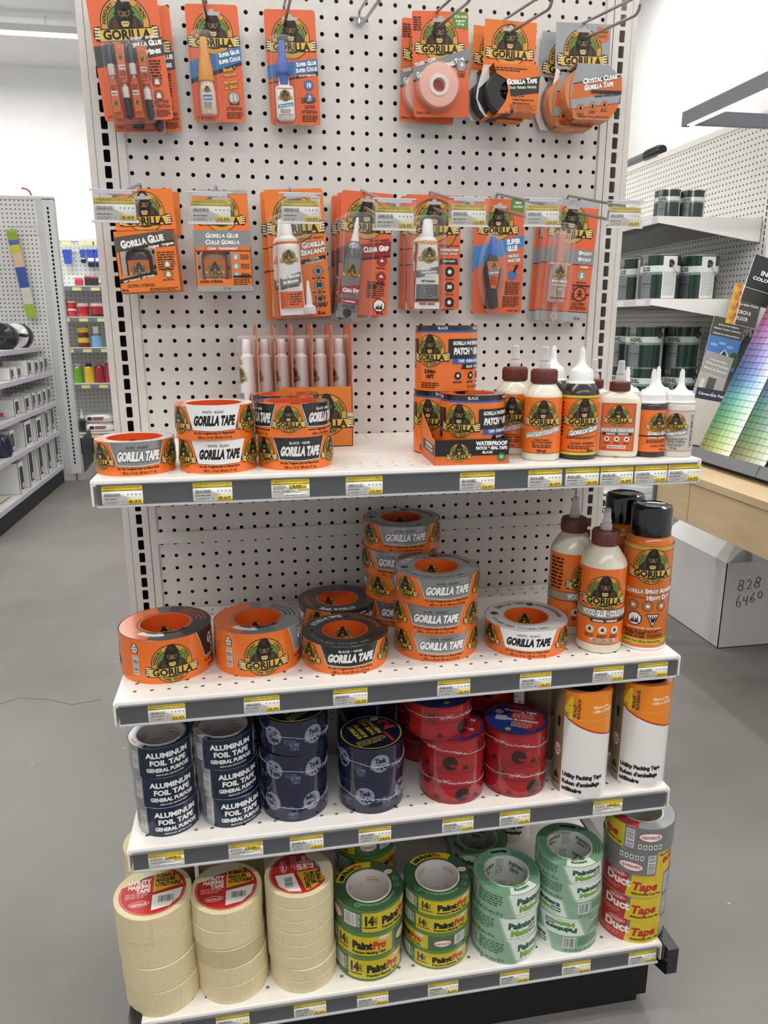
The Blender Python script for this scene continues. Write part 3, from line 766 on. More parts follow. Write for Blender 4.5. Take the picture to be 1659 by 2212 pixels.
# third shelf: foil tape
def foil_art(a, R, H):
    C = 2*PI*R
    a.rect(-C/2, 0, C/2, H, 'b9bbbd|s')
    a.rect(-R*.92, 0, R*.95, H, '12253c|g')
    a.text('ALUMINUM', 2, H*.67, H*.16, WH, w=R*1.38, b=2); a.text('FOIL TAPE', 2, H*.42, H*.16, WH, w=R*1.18, b=2)
    a.text('GENERAL PURPOSE', 2, H*.2, H*.12, WH, w=R*1.42, b=2); a.text('Ideal to join, seal duct works', 4, H*.08, H*.05, WH, w=R*.9, b=1)
    a.bars(-R*1.22, H*.25, -R*.98, H*.8, vert=True, seed=4)
    a.rect(R*1.0, H*.1, R*1.5, H*.95, 'c9cbcd|g'); a.circ(R*1.22, H*.75, R*.16, 'c23a35', ry=H*.09); a.circ(R*1.22, H*.75, R*.145, 'eeeeec', ry=H*.075); a.text('cantech', R*1.22, H*.72, H*.06, 'b8302c', w=R*.24)
    a.rect(R*1.05, H*.2, R*1.16, H*.5, '1a1a1a'); a.text('BILINGUAL', R*1.3, H*.3, H*.09, '2a2a2a', w=R*.3)
def foil_top(a, R, r, H):
    a.ring(0, 0, r, R-1, 'c6c8ca|s', 72); a.ring(0, 0, r+.5, R-1.5, '1b2c3f|g', 40, -65, 60); a.ring(0, 0, r+.5, R-1.5, '1b2c3f|g', 30, 225, 300)
    a.ring(0, 0, r+.5, R-1.5, 'dddddb|g', 20, 170, 215); a.arctext('cantech', 0, 0, (r+R)/2-2, 4, 'c23a35', 192, 22)
    a.arctext('cantech.com ALUMINUM FOIL TAPE 48mm x 45.7m', 0, 0, (r+R)/2-1.5, 2.4, 'd8dadc', 262, 60, inside=True)
def ct_inner(a, R, H, c='c23a35'):
    C = 2*PI*R
    for i in range(4):
        u = -C/2+C*(i+.5)/4; a.circ(u, H*.62, R*.34, c, ry=H*.12); a.circ(u, H*.62, R*.32, 'dfdcd8', ry=H*.10); a.text('cantech', u, H*.58, H*.09, c, w=R*.5)
        a.text('cantech.com', u+C/8, H*.36, H*.06, c, w=R*.5, b=0)
def foil_roll(label, x, y, z, rz): return roll('foil_tape_roll', label, 'tape roll', V(x, y, z), rz, dict(R=50, r=40, H=52, side='b9bbbd|s', core='d6d2cd', art=foil_art, top=foil_top, inner=ct_inner), 'aluminum foil tape rolls')
fr = foil_roll('silver foil tape roll with navy label, bottom of the leftmost stack', -401, -310, S3, FACE(-401, -310)+.18)
POSN = {2: ['bottom', 'top'], 3: ['bottom', 'middle', 'top'], 4: ['bottom', 'second from bottom', 'third from bottom', 'top'], 5: ['bottom', 'second from bottom', 'middle', 'second from top', 'top'],
        8: ['bottom', 'second from bottom', 'third from bottom', 'fourth from bottom', 'fourth from top', 'third from top', 'second from top', 'top']}
copy_thing(fr, V(-403, -308, S3+52.2), FACE(-401, -310)+.15, 'silver foil tape roll with navy label, middle of the leftmost stack')
copy_thing(fr, V(-405, -307, S3+104.4), FACE(-401, -310)+.14, 'silver foil tape roll with navy label, top of the leftmost stack')
copy_thing(fr, V(-299, -306, S3), FACE(-294, -304)+.3, 'silver foil tape roll with navy label, bottom of the second stack from left')
copy_thing(fr, V(-303, -303, S3+52.2), FACE(-294, -304)+.36, 'silver foil tape roll with navy label, middle of the second stack from left')
copy_thing(fr, V(-306, -301, S3+104.4), FACE(-294, -304)+.2, 'silver foil tape roll with navy label, top of the second stack from left')
for i in range(4):
    copy_thing(fr, V(-392, -190, S3+52.2*i), 1.2+i*.2, 'navy labelled foil tape roll, %s in the stack behind the leftmost one' % POSN[4][i])
    copy_thing(fr, V(-290, -185, S3+52.2*i), .9+i*.3, 'navy labelled foil tape roll, %s in the stack behind the second one' % POSN[4][i])

# blue and red sheathing tape in shrink wrap
def tuck(a, u, v, s, ink, paper, rot=0):
    a.circ(u, v, s*1.08, ink); a.circ(u, v, s, paper)
    cr = 1 if rot == 0 else -1
    a.text('Tuck', u, v+(.08*s if cr > 0 else -.08*s), s*.5, ink, w=s*1.1, b=3, rot=rot); a.text('Tape', u+.12*s*cr, v-(.62*s if cr > 0 else -.62*s), s*.5, ink, w=s*1.15, b=3, rot=rot)
def sheath_art(red, flip=False):
    def f(a, R, H):
        C = 2*PI*R; bc = 'a31b20|c' if red else '1b1f3a|c'; ink = '2a1416' if red else '1c2036'
        a.rect(-C/2, 0, C/2, H, bc)
        rt = 180 if flip else 0
        if red:
            for v in (H*.03, H*.09, H*.5, H*.55, H*.95): a.rect(-C/2, v, C/2, v+.9, '4a1416|c')
            for i in range(6): tuck(a, -C/2+C*(i+.25)/6, H*(.3 if i % 2 else .72), H*.2, '4d1518|c' if i % 3 else '2a1012|c', '2f1315|c' if i % 2 else '8d2024|c', rt)
            for i in range(6): a.text('Tape', -C/2+C*(i+.3)/6+2, H*(.3 if i % 2 else .72)-H*.1, H*.08, 'a82026|c', w=H*.2, b=2)
            for i in range(5): a.poly([(-C/2+C*i/5+dx*6, H*.1+dy*7) for dx, dy in ((0, 0), (.4, .5), (.2, .9), (.7, .8), (1, 1.4), (1.3, .8), (1.8, .9), (1.6, .5), (2, 0), (1, .1))], '3c1416|c')
        else:
            for i in range(5): tuck(a, -C/2+C*(i+.32)/5, H*.55, H*.27, '15192a|c', '8289a0|c', rt)
            for i in range(5):
                u = -C/2+C*(i+.85)/5
                a.text('CCMC', u, H*.3, H*.09, '8289a6|c', w=17, b=1, rot=rt); a.text('11955-R', u, H*.17, H*.07, '8289a6|c', w=15, b=0, rot=rt)
                P = [(u+dx*8, H*.2+dy*9) for dx, dy in ((-.2, 0), (-.1, .5), (-.8, .3), (-.5, .8), (-1, 1.1), (-.4, 1.2), (0, 1.8), (.4, 1.2), (1, 1.1), (.5, .8), (.8, .3), (.1, .5), (.2, 0))]
                for j in range(len(P)): p, q = P[j], P[(j+1) % len(P)]; dx, dy = q[0]-p[0], q[1]-p[1]; L = math.hypot(dx, dy) or 1; nx, ny = -dy/L*.3, dx/L*.3; a.put([[(p[0]-nx, p[1]-ny), (q[0]-nx, q[1]-ny), (q[0]+nx, q[1]+ny), (p[0]+nx, p[1]+ny)][::1]], '7a819e|c', a.lay)
                a.micro(-C/2+C*(i+.5)/5+8, H*.35, -C/2+C*(i+.5)/5+26, H*.5, 3, '5d6486|c', i)
    return f
def sheath_top(red):
    def f(a, R, r, H):
        a.circ(0, 0, R-1, '16171c|g' if not red else '7d1a1e|g', 72)
        a.circ(0, 0, R*.93, 'd6b92e|g' if not red else '23408f|g', 72); a.circ(0, 0, R*.89, '161c3a|g' if not red else '23408f|g', 72)
        if red:
            a.poly([(-R*.35, R*.82), (R*.3, R*.84), (R*.8, R*.4), (R*.88, -R*.1), (R*.6, -R*.6), (R*.1, -R*.5), (-R*.1, 0)], 'c02a30|g')
            a.text('Sheathing Tape', R*.1, R*.42, 7, 'eceae6', w=R*1.0, b=2); a.text('Ruban de rev\u00e9tement', R*.15, -R*.12, 8, 'eceae6', w=R*1.1, b=2)
            a.micro(-R*.1, -R*.5, R*.55, -R*.18, 4, 'e3b4ac', 3); a.micro(-R*.1, R*.05, R*.6, R*.36, 4, 'e3b4ac', 5)
            a.circ(-R*.55, R*.3, 7, 'e9e7e2'); a.text('Tuck', -R*.55, R*.32, 3, 'b8302c', w=9, b=2); a.text('Tape', -R*.55, R*.24, 3, 'b8302c', w=9, b=2)
            a.rect(-R*.62, -R*.2, -R*.28, R*.1, 'b9c2d6'); a.circ(-R*.15, -R*.68, 5, 'd6c12e')
        else:
            for i, (tx, u) in enumerate((('SHEATHING', .28), ('TAPE 60', .08), ('RUBAN DE', -.2), ('REV\u00c9TEMENT', -.4))): a.text(tx, R*u, R*.2, 7, 'd6b92e', w=R*.78, b=2, rot=90)
            a.text('2', R*.62, -R*.05, 26, 'c23036', b=3); a.circ(R*.45, R*.62, 8, 'dddbd6', ry=6); a.text('Tuck', R*.45, R*.64, 3, 'b8302c', w=9, b=2)
            a.rect(-R*.1, R*.58, R*.25, R*.78, '8f4b46'); a.micro(-R*.7, -R*.6, R*.3, -R*.3, 4, 'b9a93c', 6); a.rect(R*.3, -R*.75, R*.4, -R*.2, 'c23036')
    return f
def wave(R, z, seed, parent, name='wrap_seam'):
    rnd = random.Random(seed); ph = rnd.uniform(0, 6); P = []
    for i in range(150):
        t = 2*PI*i/150; zz = z+9*math.sin(t+ph)+1.2*math.sin(7*t+ph)+rnd.uniform(-.35, .35); rr = R+.5+rnd.uniform(0, .35); P.append((rr*math.cos(t), rr*math.sin(t), zz))
    m = MB(); m.tube(P, .42, 'wrap_edge', 5, closed=True)
    for i in range(60):
        t = rnd.gauss(-1.9, .12) if i % 2 else rnd.gauss(-1.1, .2); zz = z+9*math.sin(t+ph)+rnd.gauss(0, 2.2); l = rnd.uniform(1.5, 5); an = rnd.uniform(0, PI)
        q = [((R+.6)*math.cos(t+s*l*math.cos(an)/R), (R+.6)*math.sin(t+s*l*math.cos(an)/R), zz+s*l*math.sin(an)) for s in (-.5, .5)]
        m.tube(q, .22, 'wrap_edge', 4)
    return m.build(name, parent)
def sheath(red, label, x, y, z, rz, flip=False, seed=1):
    R = 56; t = thing('sheathing_tape_roll', label, 'tape roll', V(x, y, z), rz, 'red sheathing tape rolls' if red else 'blue sheathing tape rolls')
    m = MB(); m.lathe([(0, .3), (R-1.5, .3), (R-.3, 1.5), (R-.3, 58.5), (R-1.5, 59.7), (0, 59.7)], '8d1a1e|c' if red else '191c36|c', 72); m.build('tape_winding', t)
    a = Art(); sheath_art(red, flip)(a, R, 60); a.build('wrapper', t, m_cyl(R), R*2*PI/72)
    a = Art(); sheath_top(red)(a, R, 38, 60); a.build('top_label', t, m_top(59.8))
    wave(R, 34, seed, t)
    return t
b1 = sheath(False, 'navy blue sheathing tape roll, bottom of the taller front blue stack', -193, -304, S3, FACE(-193, -304)+.75, True, 1)
b2 = sheath(False, 'navy blue sheathing tape roll, middle of the taller front blue stack', -193, -304, S3+60.2, FACE(-193, -304)+.85, False, 2)
copy_thing(b2, V(-190, -303, S3+120.4), FACE(-193, -304)+.8, 'navy blue sheathing tape roll, top of the taller front blue stack')
copy_thing(b2, V(-62, -307, S3), FACE(-62, -307)+.05, 'navy blue sheathing tape roll, lower one of the front pair')
copy_thing(b2, V(-61, -307, S3+60.2), FACE(-62, -307)+.5, 'navy blue sheathing tape roll with yellow-ringed top label, upper one of the front pair')
for i in range(3): copy_thing(b2, V(-50, -180, S3+60.2*i), .3*i, 'navy blue sheathing tape roll, %s of the stack in shadow behind the blue pair' % POSN[3][i])
for i in range(3): copy_thing(b2, V(-180, -180, S3+60.2*i), .5*i, 'navy blue sheathing tape roll, %s of the stack behind the taller blue one' % POSN[3][i])
r1 = sheath(True, 'red sheathing tape roll, bottom of the left front red stack', 82, -307, S3, FACE(82, -307)+.1, False, 5)
copy_thing(r1, V(82, -307, S3+60.2), FACE(82, -307)-.3, 'red sheathing tape roll, middle of the left front red stack')
copy_thing(r1, V(58, -301, S3+120.4), FACE(82, -307)+.6, 'red sheathing tape roll pushed to the left on top of the left red stack')
copy_thing(r1, V(197, -309, S3), FACE(197, -309)+.4, 'red sheathing tape roll, lower one of the right front pair')
copy_thing(r1, V(196, -309, S3+60.2), FACE(197, -309)-.1, 'red sheathing tape roll with blue top label, upper one of the right front pair')
for i in range(3): copy_thing(r1, V(180, -186, S3+60.2*i), .8*i, 'red sheathing tape roll, %s of the stack in shadow behind the right red pair' % POSN[3][i])
for i in range(2): copy_thing(r1, V(65, -180, S3+60.2*i), .8*i+.3, 'red sheathing tape roll, %s of the pair hidden behind the left red stack' % POSN[2][i])

# utility packing tape, four rolls in one sleeve
def util_art(a, R, H):
    C = 2*PI*R
    a.rect(-C/2, 0, C/2, H, '94805f|g')
    for v in (.25, .5, .75): a.rect(-C/2, H*v-.3, C/2, H*v+.3, '7d6b4e|g')
    x0, x1 = -R*.95, R*1.25
    a.rect(x0, 0, x1, H, 'efece8|g')
    n = 16; top = []
    f = lambda u: H*(.76-.20*((u-x0)/(x1-x0))**.75)
    for e, cc in ((0, 'c23026|g'), (3.2, 'f08a1e|g')):
        U = [(x0+(x1-x0)*i/n, x0+(x1-x0)*(i+1)/n) for i in range(n)]
        a.put([[(u0, f(u0)+e), (u1, f(u1)+e), (u1, H), (u0, H)] for u0, u1 in U], cc)
    for v in (.25, .5, .75): a.rect(x0, H*v-.15, x1, H*v+.15, 'e2dfda|g')
    a.text('4', x0+9, H*.76, 34, 'f2d22c', w=15, b=3); a.text('ROLLS', x0+21, H*.77, 5, '3a2a12', w=23, al='l', b=2, rot=90); a.text('ROULEAUX', x0+28, H*.76, 5, '3a2a12', w=37, al='l', b=2, rot=90)
    a.text('48mm x 50m', x0+66, H*.865, 5, 'fbe3c0', w=34, b=2); a.text('1.88in x 54.68yd', x0+70, H*.825, 5, 'fbe3c0', w=44, b=2)
    a.text('Utility Packing Tape', x0+3, H*.185, 7.2, '141414', w=R*1.55, al='l', b=3); a.text('Ruban d\'emballage', x0+3, H*.115, 7.2, '141414', w=R*1.45, al='l', b=3); a.text('utilitaire', x0+3, H*.05, 7.2, '141414', w=R*.75, al='l', b=3)
    u = x0-12; a.circ(u, H*.4, 9, 'b8302c', ry=13); a.circ(u, H*.4, 8, 'e9e6e0', ry=12); a.text('Tuck', u, H*.405, 4, 'b8302c', w=13, b=2); a.text('Tape', u, H*.375, 4, 'b8302c', w=13, b=2)
    a.rect(u-4, H*.62, u+4, H*.72, '2a241b'); a.poly([(u-8, H*.12), (u+8, H*.12), (u, H*.2)], '2a241b'); [a.circ(u-8+i*5, H*.08, 2, '2a241b', 10) for i in range(4)]
def util(label, x, y, z, rz):
    sp = dict(R=47, r=38, H=197, side='94805f|g', core='57504a', art=util_art, top=lambda a, R, r, H: a.ring(0, 0, r, R-1.2, 'd9702a|g', 60, 190, 380))
    return roll('packing_tape_pack', label, 'tape pack', V(x, y, z), rz, sp, 'packing tape four packs')
u1 = util('white and orange four-roll packing tape pack, left one at the shelf front', 306, -340, S3, FACE(306, -340)+.28)
copy_thing(u1, V(422, -332, S3), FACE(422, -332)+.26, 'white and orange four-roll packing tape pack at the right end of the third shelf')
copy_thing(u1, V(296, -218, S3), 1.4, 'packing tape pack showing its brown side behind the front two')
copy_thing(u1, V(415, -215, S3), 2.2, 'packing tape pack hidden behind the right end pack')
copy_thing(u1, V(182, -58, S4), 1.2, 'packing tape pack at the back of the lowest deck, left one')
copy_thing(u1, V(290, -60, S4), -.35, 'packing tape pack at the back of the lowest deck, right one')

# masking tape
def mask_top(a, R, r, H):
    P = [(R*.86*math.cos(math.radians(d)), R*.86*math.sin(math.radians(d))) for d in range(163, 421, 6)]+[(R*.12, R*.60), (-R*.35, R*.42)]
    a.poly(P, 'c03030|g'); a.ring(0, 0, R*.82, R*.832, 'e6b8ae', 60, 165, 358)
    a.poly([(R*.0, R*.56), (R*.4, R*.72), (R*.66, R*.44), (R*.78, R*.12), (0, -R*.06)], 'd9a82e|g'); a.poly([(0, -R*.06), (R*.78, R*.12), (R*.8, R*.0), (0, -R*.16)], 'b02a2a|g')
    a.poly([(0, -R*.16), (R*.78, -R*.02), (R*.7, -R*.36), (R*.45, -R*.62), (0, -R*.7)], 'eceae4|g')
    for i, tx in enumerate(('UTILITY', 'MASKING', 'TAPE')): a.text(tx, -R*.07, R*(.32-.17*i), R*.13, 'f4e9dd', w=R*(.58 if i < 2 else .36), al='r', b=2)
    for i, tx in enumerate(('RUBAN \u00c9', 'MASQUER', 'UTILITAIRE')): a.text(tx.replace('\u00c9', 'A'), R*.06, R*(.47-.17*i), R*.13, '201a12', w=R*(.5 if i < 2 else .66), al='l', b=2)
    a.micro(-R*.7, -R*.2, -R*.1, 0, 3, 'dba59a', 3); a.circ(-R*.32, -R*.42, R*.26, 'f0dcd2', ry=R*.1); a.circ(-R*.32, -R*.42, R*.245, 'c03030', ry=R*.085); a.text('cantech', -R*.32, -R*.47, R*.1, 'f0dcd2', w=R*.4)
    a.bars(R*.12, -R*.48, R*.58, -R*.2, bgc='eceae4')
def mask_roll(label, x, y, z, rz, R, H, top=False, k='tan_crepe'):
    t = thing('masking_tape_roll', label, 'tape roll', V(x, y, z), rz, 'cream masking tape rolls')
    m = MB(); m.lathe([(40, .2), (R-1.2, .2), (R, 1.2), (R, H-1.2), (R-1.2, H-.2), (40, H-.2)], k, 72, closed=True); m.build('tape_winding', t)
    m = MB(); m.box(-.15, -R-.25, 1, .15, -R+.5, H-1, 'b9ac8a'); m.build('tape_end', t)
    core(40, H, 'd8cfc6', t)
    if top:
        a = Art(); mask_top(a, R, 40, H)
        P2 = Art(); P2.P = a.P; P2.lay = a.lay
        P2.build('top_label', t, m_top(H))
    return t
def mask_stack(n, R, H, x, y, rz, where, lean, dark=()):
    pr = mask_roll('cream masking tape roll, bottom of the %s' % where, x, y, S4, rz+.5, R, H)
    for i in range(1, n):
        X, Y = x+lean[i][0], y+lean[i][1]; lb = 'cream masking tape roll, %s of the %s' % (POSN[n][i], where)
        if i == n-1: mask_roll(lb+', red and yellow label', X, Y, S4+H*i+.2*i, rz, R, H, True)
        elif i in dark: mask_roll(lb+', slightly browner', X, Y, S4+H*i+.2*i, rz+i, R, H, False, 'tan_crepe_dark')
        else: copy_thing(pr, V(X, Y, S4+H*i+.2*i), rz+i*1.7+.4, lb)
mask_stack(4, 62, 48, -428, -342, .05, 'leftmost stack of four', [(0, 0), (-2, 0), (-4, 1), (-5, 0)])
mask_stack(5, 59.5, 36, -311, -341, .0, 'five-roll stack', [(0, 0), (-1, 0), (-3, 0), (-5, 1), (-4, 1)], dark=(2,))
mask_stack(8, 58, 24, -190, -343, -1.5, 'stack of eight thin rolls', [(0, 0), (0, 0), (-3, 1), (-3, 1), (-3, 1), (-3, 1), (-3, 1), (-3, 1)])
bk = mask_roll('cream masking tape roll, bottom of the stack behind the leftmost one', -440, -212, S4, 2, 60, 48)
for i in range(1, 4): copy_thing(bk, V(-440, -212, S4+48.2*i), 2+i, 'cream masking tape roll, %s of the stack behind the leftmost one' % POSN[4][i])
for i in range(3): copy_thing(bk, V(-312, -214, S4+48.2*i), 1+i, 'cream masking tape roll, %s of the stack behind the five-roll one' % POSN[4][i])
mask_roll('cream masking tape roll with red label behind and above the five-roll stack', -312, -214, S4+145, .6, 60, 36, True)

# green and yellow painting tape
def pp_art(H0):
    def f(a, R, H):
        C = 2*PI*R; a.rect(-C/2, 0, C/2, H, '4b6c4b|g')
        a.rect(-C/2, 0, C/2, 2, '6f9a30|g'); a.rect(-C/2, H-3, C/2, H, '5d8840|g')
        for off in (-C/2, 0):
            u = off+R*.1
            a.poly([(u-R*.85, H*.12), (u+R*.92, H*.12), (u+R*.92, H*.92), (u-R*.85, H*.92)], 'cdb824|g')
            a.text('14', u-R*.66, H*.42, H*.34, '20201a', w=H*.36, b=3); a.text('DAYS', u-R*.66+H*.3, H*.42, H*.1, '20201a', al='l', w=H*.3, b=2, rot=90); a.rect(u-R*.8, H*.28, u-R*.42, H*.33, '20201a')
            a.text('Paint', u-R*.28, H*.4, H*.29, '16160f', w=R*.58, al='l', b=3); a.text('Pro', u+R*.33, H*.4, H*.29, 'c0302a', w=R*.38, al='l', b=3)
            a.text('Premium Masking Tape', u-R*.28, H*.2, H*.11, '16160f', w=R*.98, al='l', b=2)
            a.circ(u+R*.66, H*.8, R*.2, 'c0302a', ry=H*.09); a.circ(u+R*.66, H*.8, R*.185, 'eeece6', ry=H*.075); a.text('Improved!', u+R*.66, H*.77, H*.06, 'b8302c', w=R*.3)
            a.bars(u-R*1.42, H*.3, u-R*1.02, H*.85, vert=False, seed=8); a.micro(u-R*1.0, H*.3, u-R*.9, H*.85, 8, 'cfe0c6', 3)
            a.circ(u+R*1.35, H*.5, R*.27, 'c0302a', ry=H*.2); a.circ(u+R*1.35, H*.5, R*.25, 'e9e7e2', ry=H*.17); a.text('cantech', u+R*1.35, H*.43, H*.14, 'b8302c', w=R*.42)
    return f
def pp_top(a, R, r, H):
    a.ring(0, 0, r, R-1, '3c5a3e|g', 72); a.ring(0, 0, r+4, R-1, 'd0bc20|g', 30, 55, 140)
    rm = (r+R)/2-3
    a.arctext('14 DAYS', 0, 0, rm, 7, '1b1b14', 128, 16, b=3); a.arctext('Paint', 0, 0, rm, 8, '16160f', 104, 26, b=3); a.arctext('Pro', 0, 0, rm, 8, 'c0302a', 82, 15, b=3)
    a.circ(rm*math.cos(.2), rm*math.sin(.2), 9, 'c0302a', ry=6); a.circ(rm*math.cos(.2), rm*math.sin(.2), 8.4, 'dfe3dc', ry=5.3); a.text('cantech', rm*math.cos(.2), rm*math.sin(.2)-1.6, 3, 'b8302c', w=13)
    a.arctext('Utiliser dans les 14 jours Lissez fermement Peel slowly', 0, 0, rm, 3, '8fb58a', 265, 90, inside=True)
    for an in (-30, -12, 215): x, y = (rm+2)*math.cos(math.radians(an)), (rm+2)*math.sin(math.radians(an)); a.circ(x, y, 5.4, '9cc094', 8); a.circ(x, y, 4.8, '3f6d44', 8)
def pproll(label, x, y, z, rz, H): return roll('painting_tape_roll', label, 'tape roll', V(x, y, z), rz, dict(R=60, r=40, H=H, side='40693c|g', core='dfd9d4', art=pp_art(H), top=pp_top, inner=ct_inner), 'green and yellow painting tape rolls')
p1 = pproll('green and yellow painting tape roll, bottom of the stack of three', -73, -338, S4, FACE(-73, -338)+.12, 48)
copy_thing(p1, V(-73, -338, S4+48.2), FACE(-73, -338)-.3, 'green and yellow painting tape roll, middle of the stack of three')
copy_thing(p1, V(-72, -338, S4+96.4), FACE(-73, -338)+.55, 'green and yellow painting tape roll with white core, top of the stack of three')
for i in range(4): copy_thing(p1, V(-60, -212, S4+48.2*i), .6+i*1.4, 'green and yellow painting tape roll, %s of the stack behind the three' % POSN[4][i])
p2 = pproll('green and yellow painting tape roll, bottom of the stack of four', 51, -335, S4, FACE(51, -335)+.1, 36)
for i in range(1, 4): copy_thing(p2, V(51+i*.5, -335, S4+36.2*i), FACE(51, -335)+[0, 1.9, .12, .2][i], 'green and yellow painting tape roll, %s of the stack of four' % POSN[4][i])

# pale green painter's tape
def pm_art(a, R, H):
    C = 2*PI*R; a.rect(-C/2, 0, C/2, H, '8fb496|g')
    for off in (-C/2, 0):
        u = off+R*.35
        a.poly([(u-R*.62, H), (u-R*.36, 0), (u+R*.95, 0), (u+R*.75, H)], 'a9c9ad|g'); a.poly([(u-R*.55, H), (u-R*.29, 0), (u+R*.88, 0), (u+R*.68, H)], 'e6ede4|g')
        a.text('Painters', u-R*.3, H*.56, H*.24, '2d5b4a', w=R*.95, al='l', b=3); a.text('Mate', u-R*.22, H*.24, H*.24, '7fae3a', w=R*.58, al='l', b=3)
        a.rect(u+R*.38, H*.24, u+R*.68, H*.48, '2d5b4a'); a.text('GREEN', u+R*.53, H*.31, H*.1, 'e6ede4', w=R*.26, b=2); a.text('Painter\'s Tape / Ruban Peintre', u+R*.1, H*.1, H*.06, '55705f', w=R*.9, b=0)
        a.micro(u-R*1.5, H*.4, u-R*.7, H*.92, 5, '356a52', 4); a.text('1.41 in x 60 yd / 36 mm x 55 m', u-R*.7, H*.08, H*.13, '2d5b4a', w=R*1.25, al='r', b=1)
        a.bars(u-R*1.95, H*.3, u-R*1.6, H*.9, bgc='eceee8', seed=9)
def pm_top(a, R, r, H):
    a.ring(0, 0, r, R-1, '739f7d|g', 72); rm = (r+R)/2-3
    a.ring(0, 0, r+1, R-1.5, 'dbe6da|g', 20, 262, 318); a.ring(0, 0, r+1, R-1.5, '8fb59a|g', 16, 70, 112)
    a.arctext('Painters', 0, 0, rm+3, 6, '2d5b4a', 288, 34, b=3, inside=True); a.arctext('Mate GREEN', 0, 0, rm-5, 5, '5c8f3a', 290, 34, b=3, inside=True)
    a.arctext('Painters Mate', 0, 0, rm, 7, '2d5b4a', 91, 34, b=3)
    for k in range(3): a.arctext('Ne laisse pas de residu sur les surfaces peintes', 0, 0, rm-6+5*k, 2.6, '2f5a46', 20, 80); a.arctext('Removes cleanly up to 8 days use on walls', 0, 0, rm-6+5*k, 2.6, '2f5a46', 195, 80, inside=True)
def pm_inner(a, R, H):
    C = 2*PI*R
    a.rect(-C/2, 0, C/2, H, 'd3d7cf')
    for i in range(4): u = -C/2+C*(i+.5)/4; a.text('Painters', u, H*.6, H*.2, '53705f', w=R*.8, b=2); a.text('Mate', u-4, H*.35, H*.2, '6f8a5a', w=R*.45, b=2); a.micro(u+R*.5, H*.2, u+R*.9, H*.9, 7, '8c958c', i)
def pmroll(label, x, y, z, rz, H): return roll('painters_tape_roll', label, 'tape roll', V(x, y, z), rz, dict(R=60, r=41, H=H, side='7fab86|g', core='c9cdc4', art=pm_art, top=pm_top, inner=pm_inner), 'pale green painters tape rolls')
m1 = pmroll('pale green painters tape roll, bottom of the stack of three', 177, -347, S4, FACE(177, -347)+.4, 48)
copy_thing(m1, V(176, -347, S4+48.2), FACE(177, -347)+.1, 'pale green painters tape roll, middle of the stack of three')
copy_thing(m1, V(178, -346, S4+96.4), FACE(177, -347)+.3, 'pale green painters tape roll, top of the stack of three')
copy_thing(m1, V(172, -190, S4), 1, 'pale green painters tape roll, lower one of the pair behind the stack of three')
copy_thing(m1, V(172, -190, S4+48.2), 2, 'pale green painters tape roll, upper one of the pair behind the stack of three')
m2 = pmroll('pale green painters tape roll with barcode, bottom of the stack of five', 297, -343, S4, FACE(297, -343)+1.6, 36)
for i in range(1, 5):
    if i == 1: copy_thing(m2, V(297, -343, S4+72.2), 0, 'pale green painters tape roll standing upside down, second from bottom of the stack of five', rot=(PI, 0, FACE(297, -343)+.45))
    else: copy_thing(m2, V(297+[0, 0, 3, 1, 0][i], -343, S4+36.2*i), FACE(297, -343)+[0, 0, -1.2, .25, .1][i], 'pale green painters tape roll, %s of the stack of five' % POSN[5][i])

# red and yellow duct tape
def dt_art(a, R, H):
    C = 2*PI*R; a.rect(-C/2, 0, C/2, H, '77797b|g')
    a.rect(-R*1.9, 0, -R*.1, H, 'b82c2c|g'); a.poly([(-R*.16, 0), (R*1.0, 0), (R*1.02, H), (-R*.0, H), (-R*.02, H*.55), (-R*.1, H*.5)], 'd8bd28|g')
    a.text('Duct', -R*.03, H*.42, H*.33, 'f2ece4', w=R*.78, al='r', b=2); a.text('Tape', R*.0, H*.34, H*.33, 'b82c2c', w=R*.78, al='l', b=2, sh=.22)
    a.circ(-R*.42, H*.86, R*.27, 'f2ece4', ry=H*.09); a.circ(-R*.42, H*.86, R*.255, 'b82c2c', ry=H*.075); a.text('cantech', -R*.42, H*.82, H*.08, 'f2ece4', w=R*.4)
    a.text('Multi-purpose Duct Tape', R*.48, H*.14, H*.09, '2a2414', w=R*.92, b=2); a.micro(-R*1.3, H*.12, -R*.3, H*.32, 2, 'd98880', 3)
    a.bars(R*1.06, H*.12, R*1.3, H*.9, vert=True, seed=12)
    u = R*1.78; a.circ(u, H*.66, R*.36, 'b82c2c', ry=H*.2); a.circ(u, H*.66, R*.34, 'ecebe6', ry=H*.17); a.text('cantech', u, H*.6, H*.15, 'b8302c', w=R*.56)
    for i in range(5): a.rect(u-R*.35+i*R*.15, H*.15, u-R*.25+i*R*.15, H*.34, 'e6e6e2'); a.rect(u-R*.33+i*R*.15, H*.19, u-R*.27+i*R*.15, H*.3, '55575a')
    a.circ(-R*2.2, H*.5, R*.3, 'b82c2c', ry=H*.18); a.circ(-R*2.2, H*.5, R*.28, 'ecebe6', ry=H*.15)
def dt_top(a, R, r, H):
    a.ring(0, 0, r, R-1, '8c8e90|g', 72); a.ring(0, 0, r, R-1.5, 'c8b02a|g', 20, 190, 250); a.ring(0, 0, r, R-1.5, 'c04040|c', 20, 285, 350)
d1 = roll('cloth_duct_tape_roll', 'red and yellow duct tape roll, bottom of the right end stack', 'tape roll', V(428, -345, S4), FACE(428, -345)+.05, dict(R=60, r=40, H=48, side='77797b|g', core='d9d2ca', art=dt_art, top=dt_top), 'red and yellow duct tape rolls')
copy_thing(d1, V(428, -345, S4+48.2), FACE(428, -345)+.0, 'red and yellow duct tape roll, second from bottom of the right end stack')
copy_thing(d1, V(430, -344, S4+96.4), FACE(428, -345)-.05, 'red and yellow duct tape roll, middle of the right end stack')
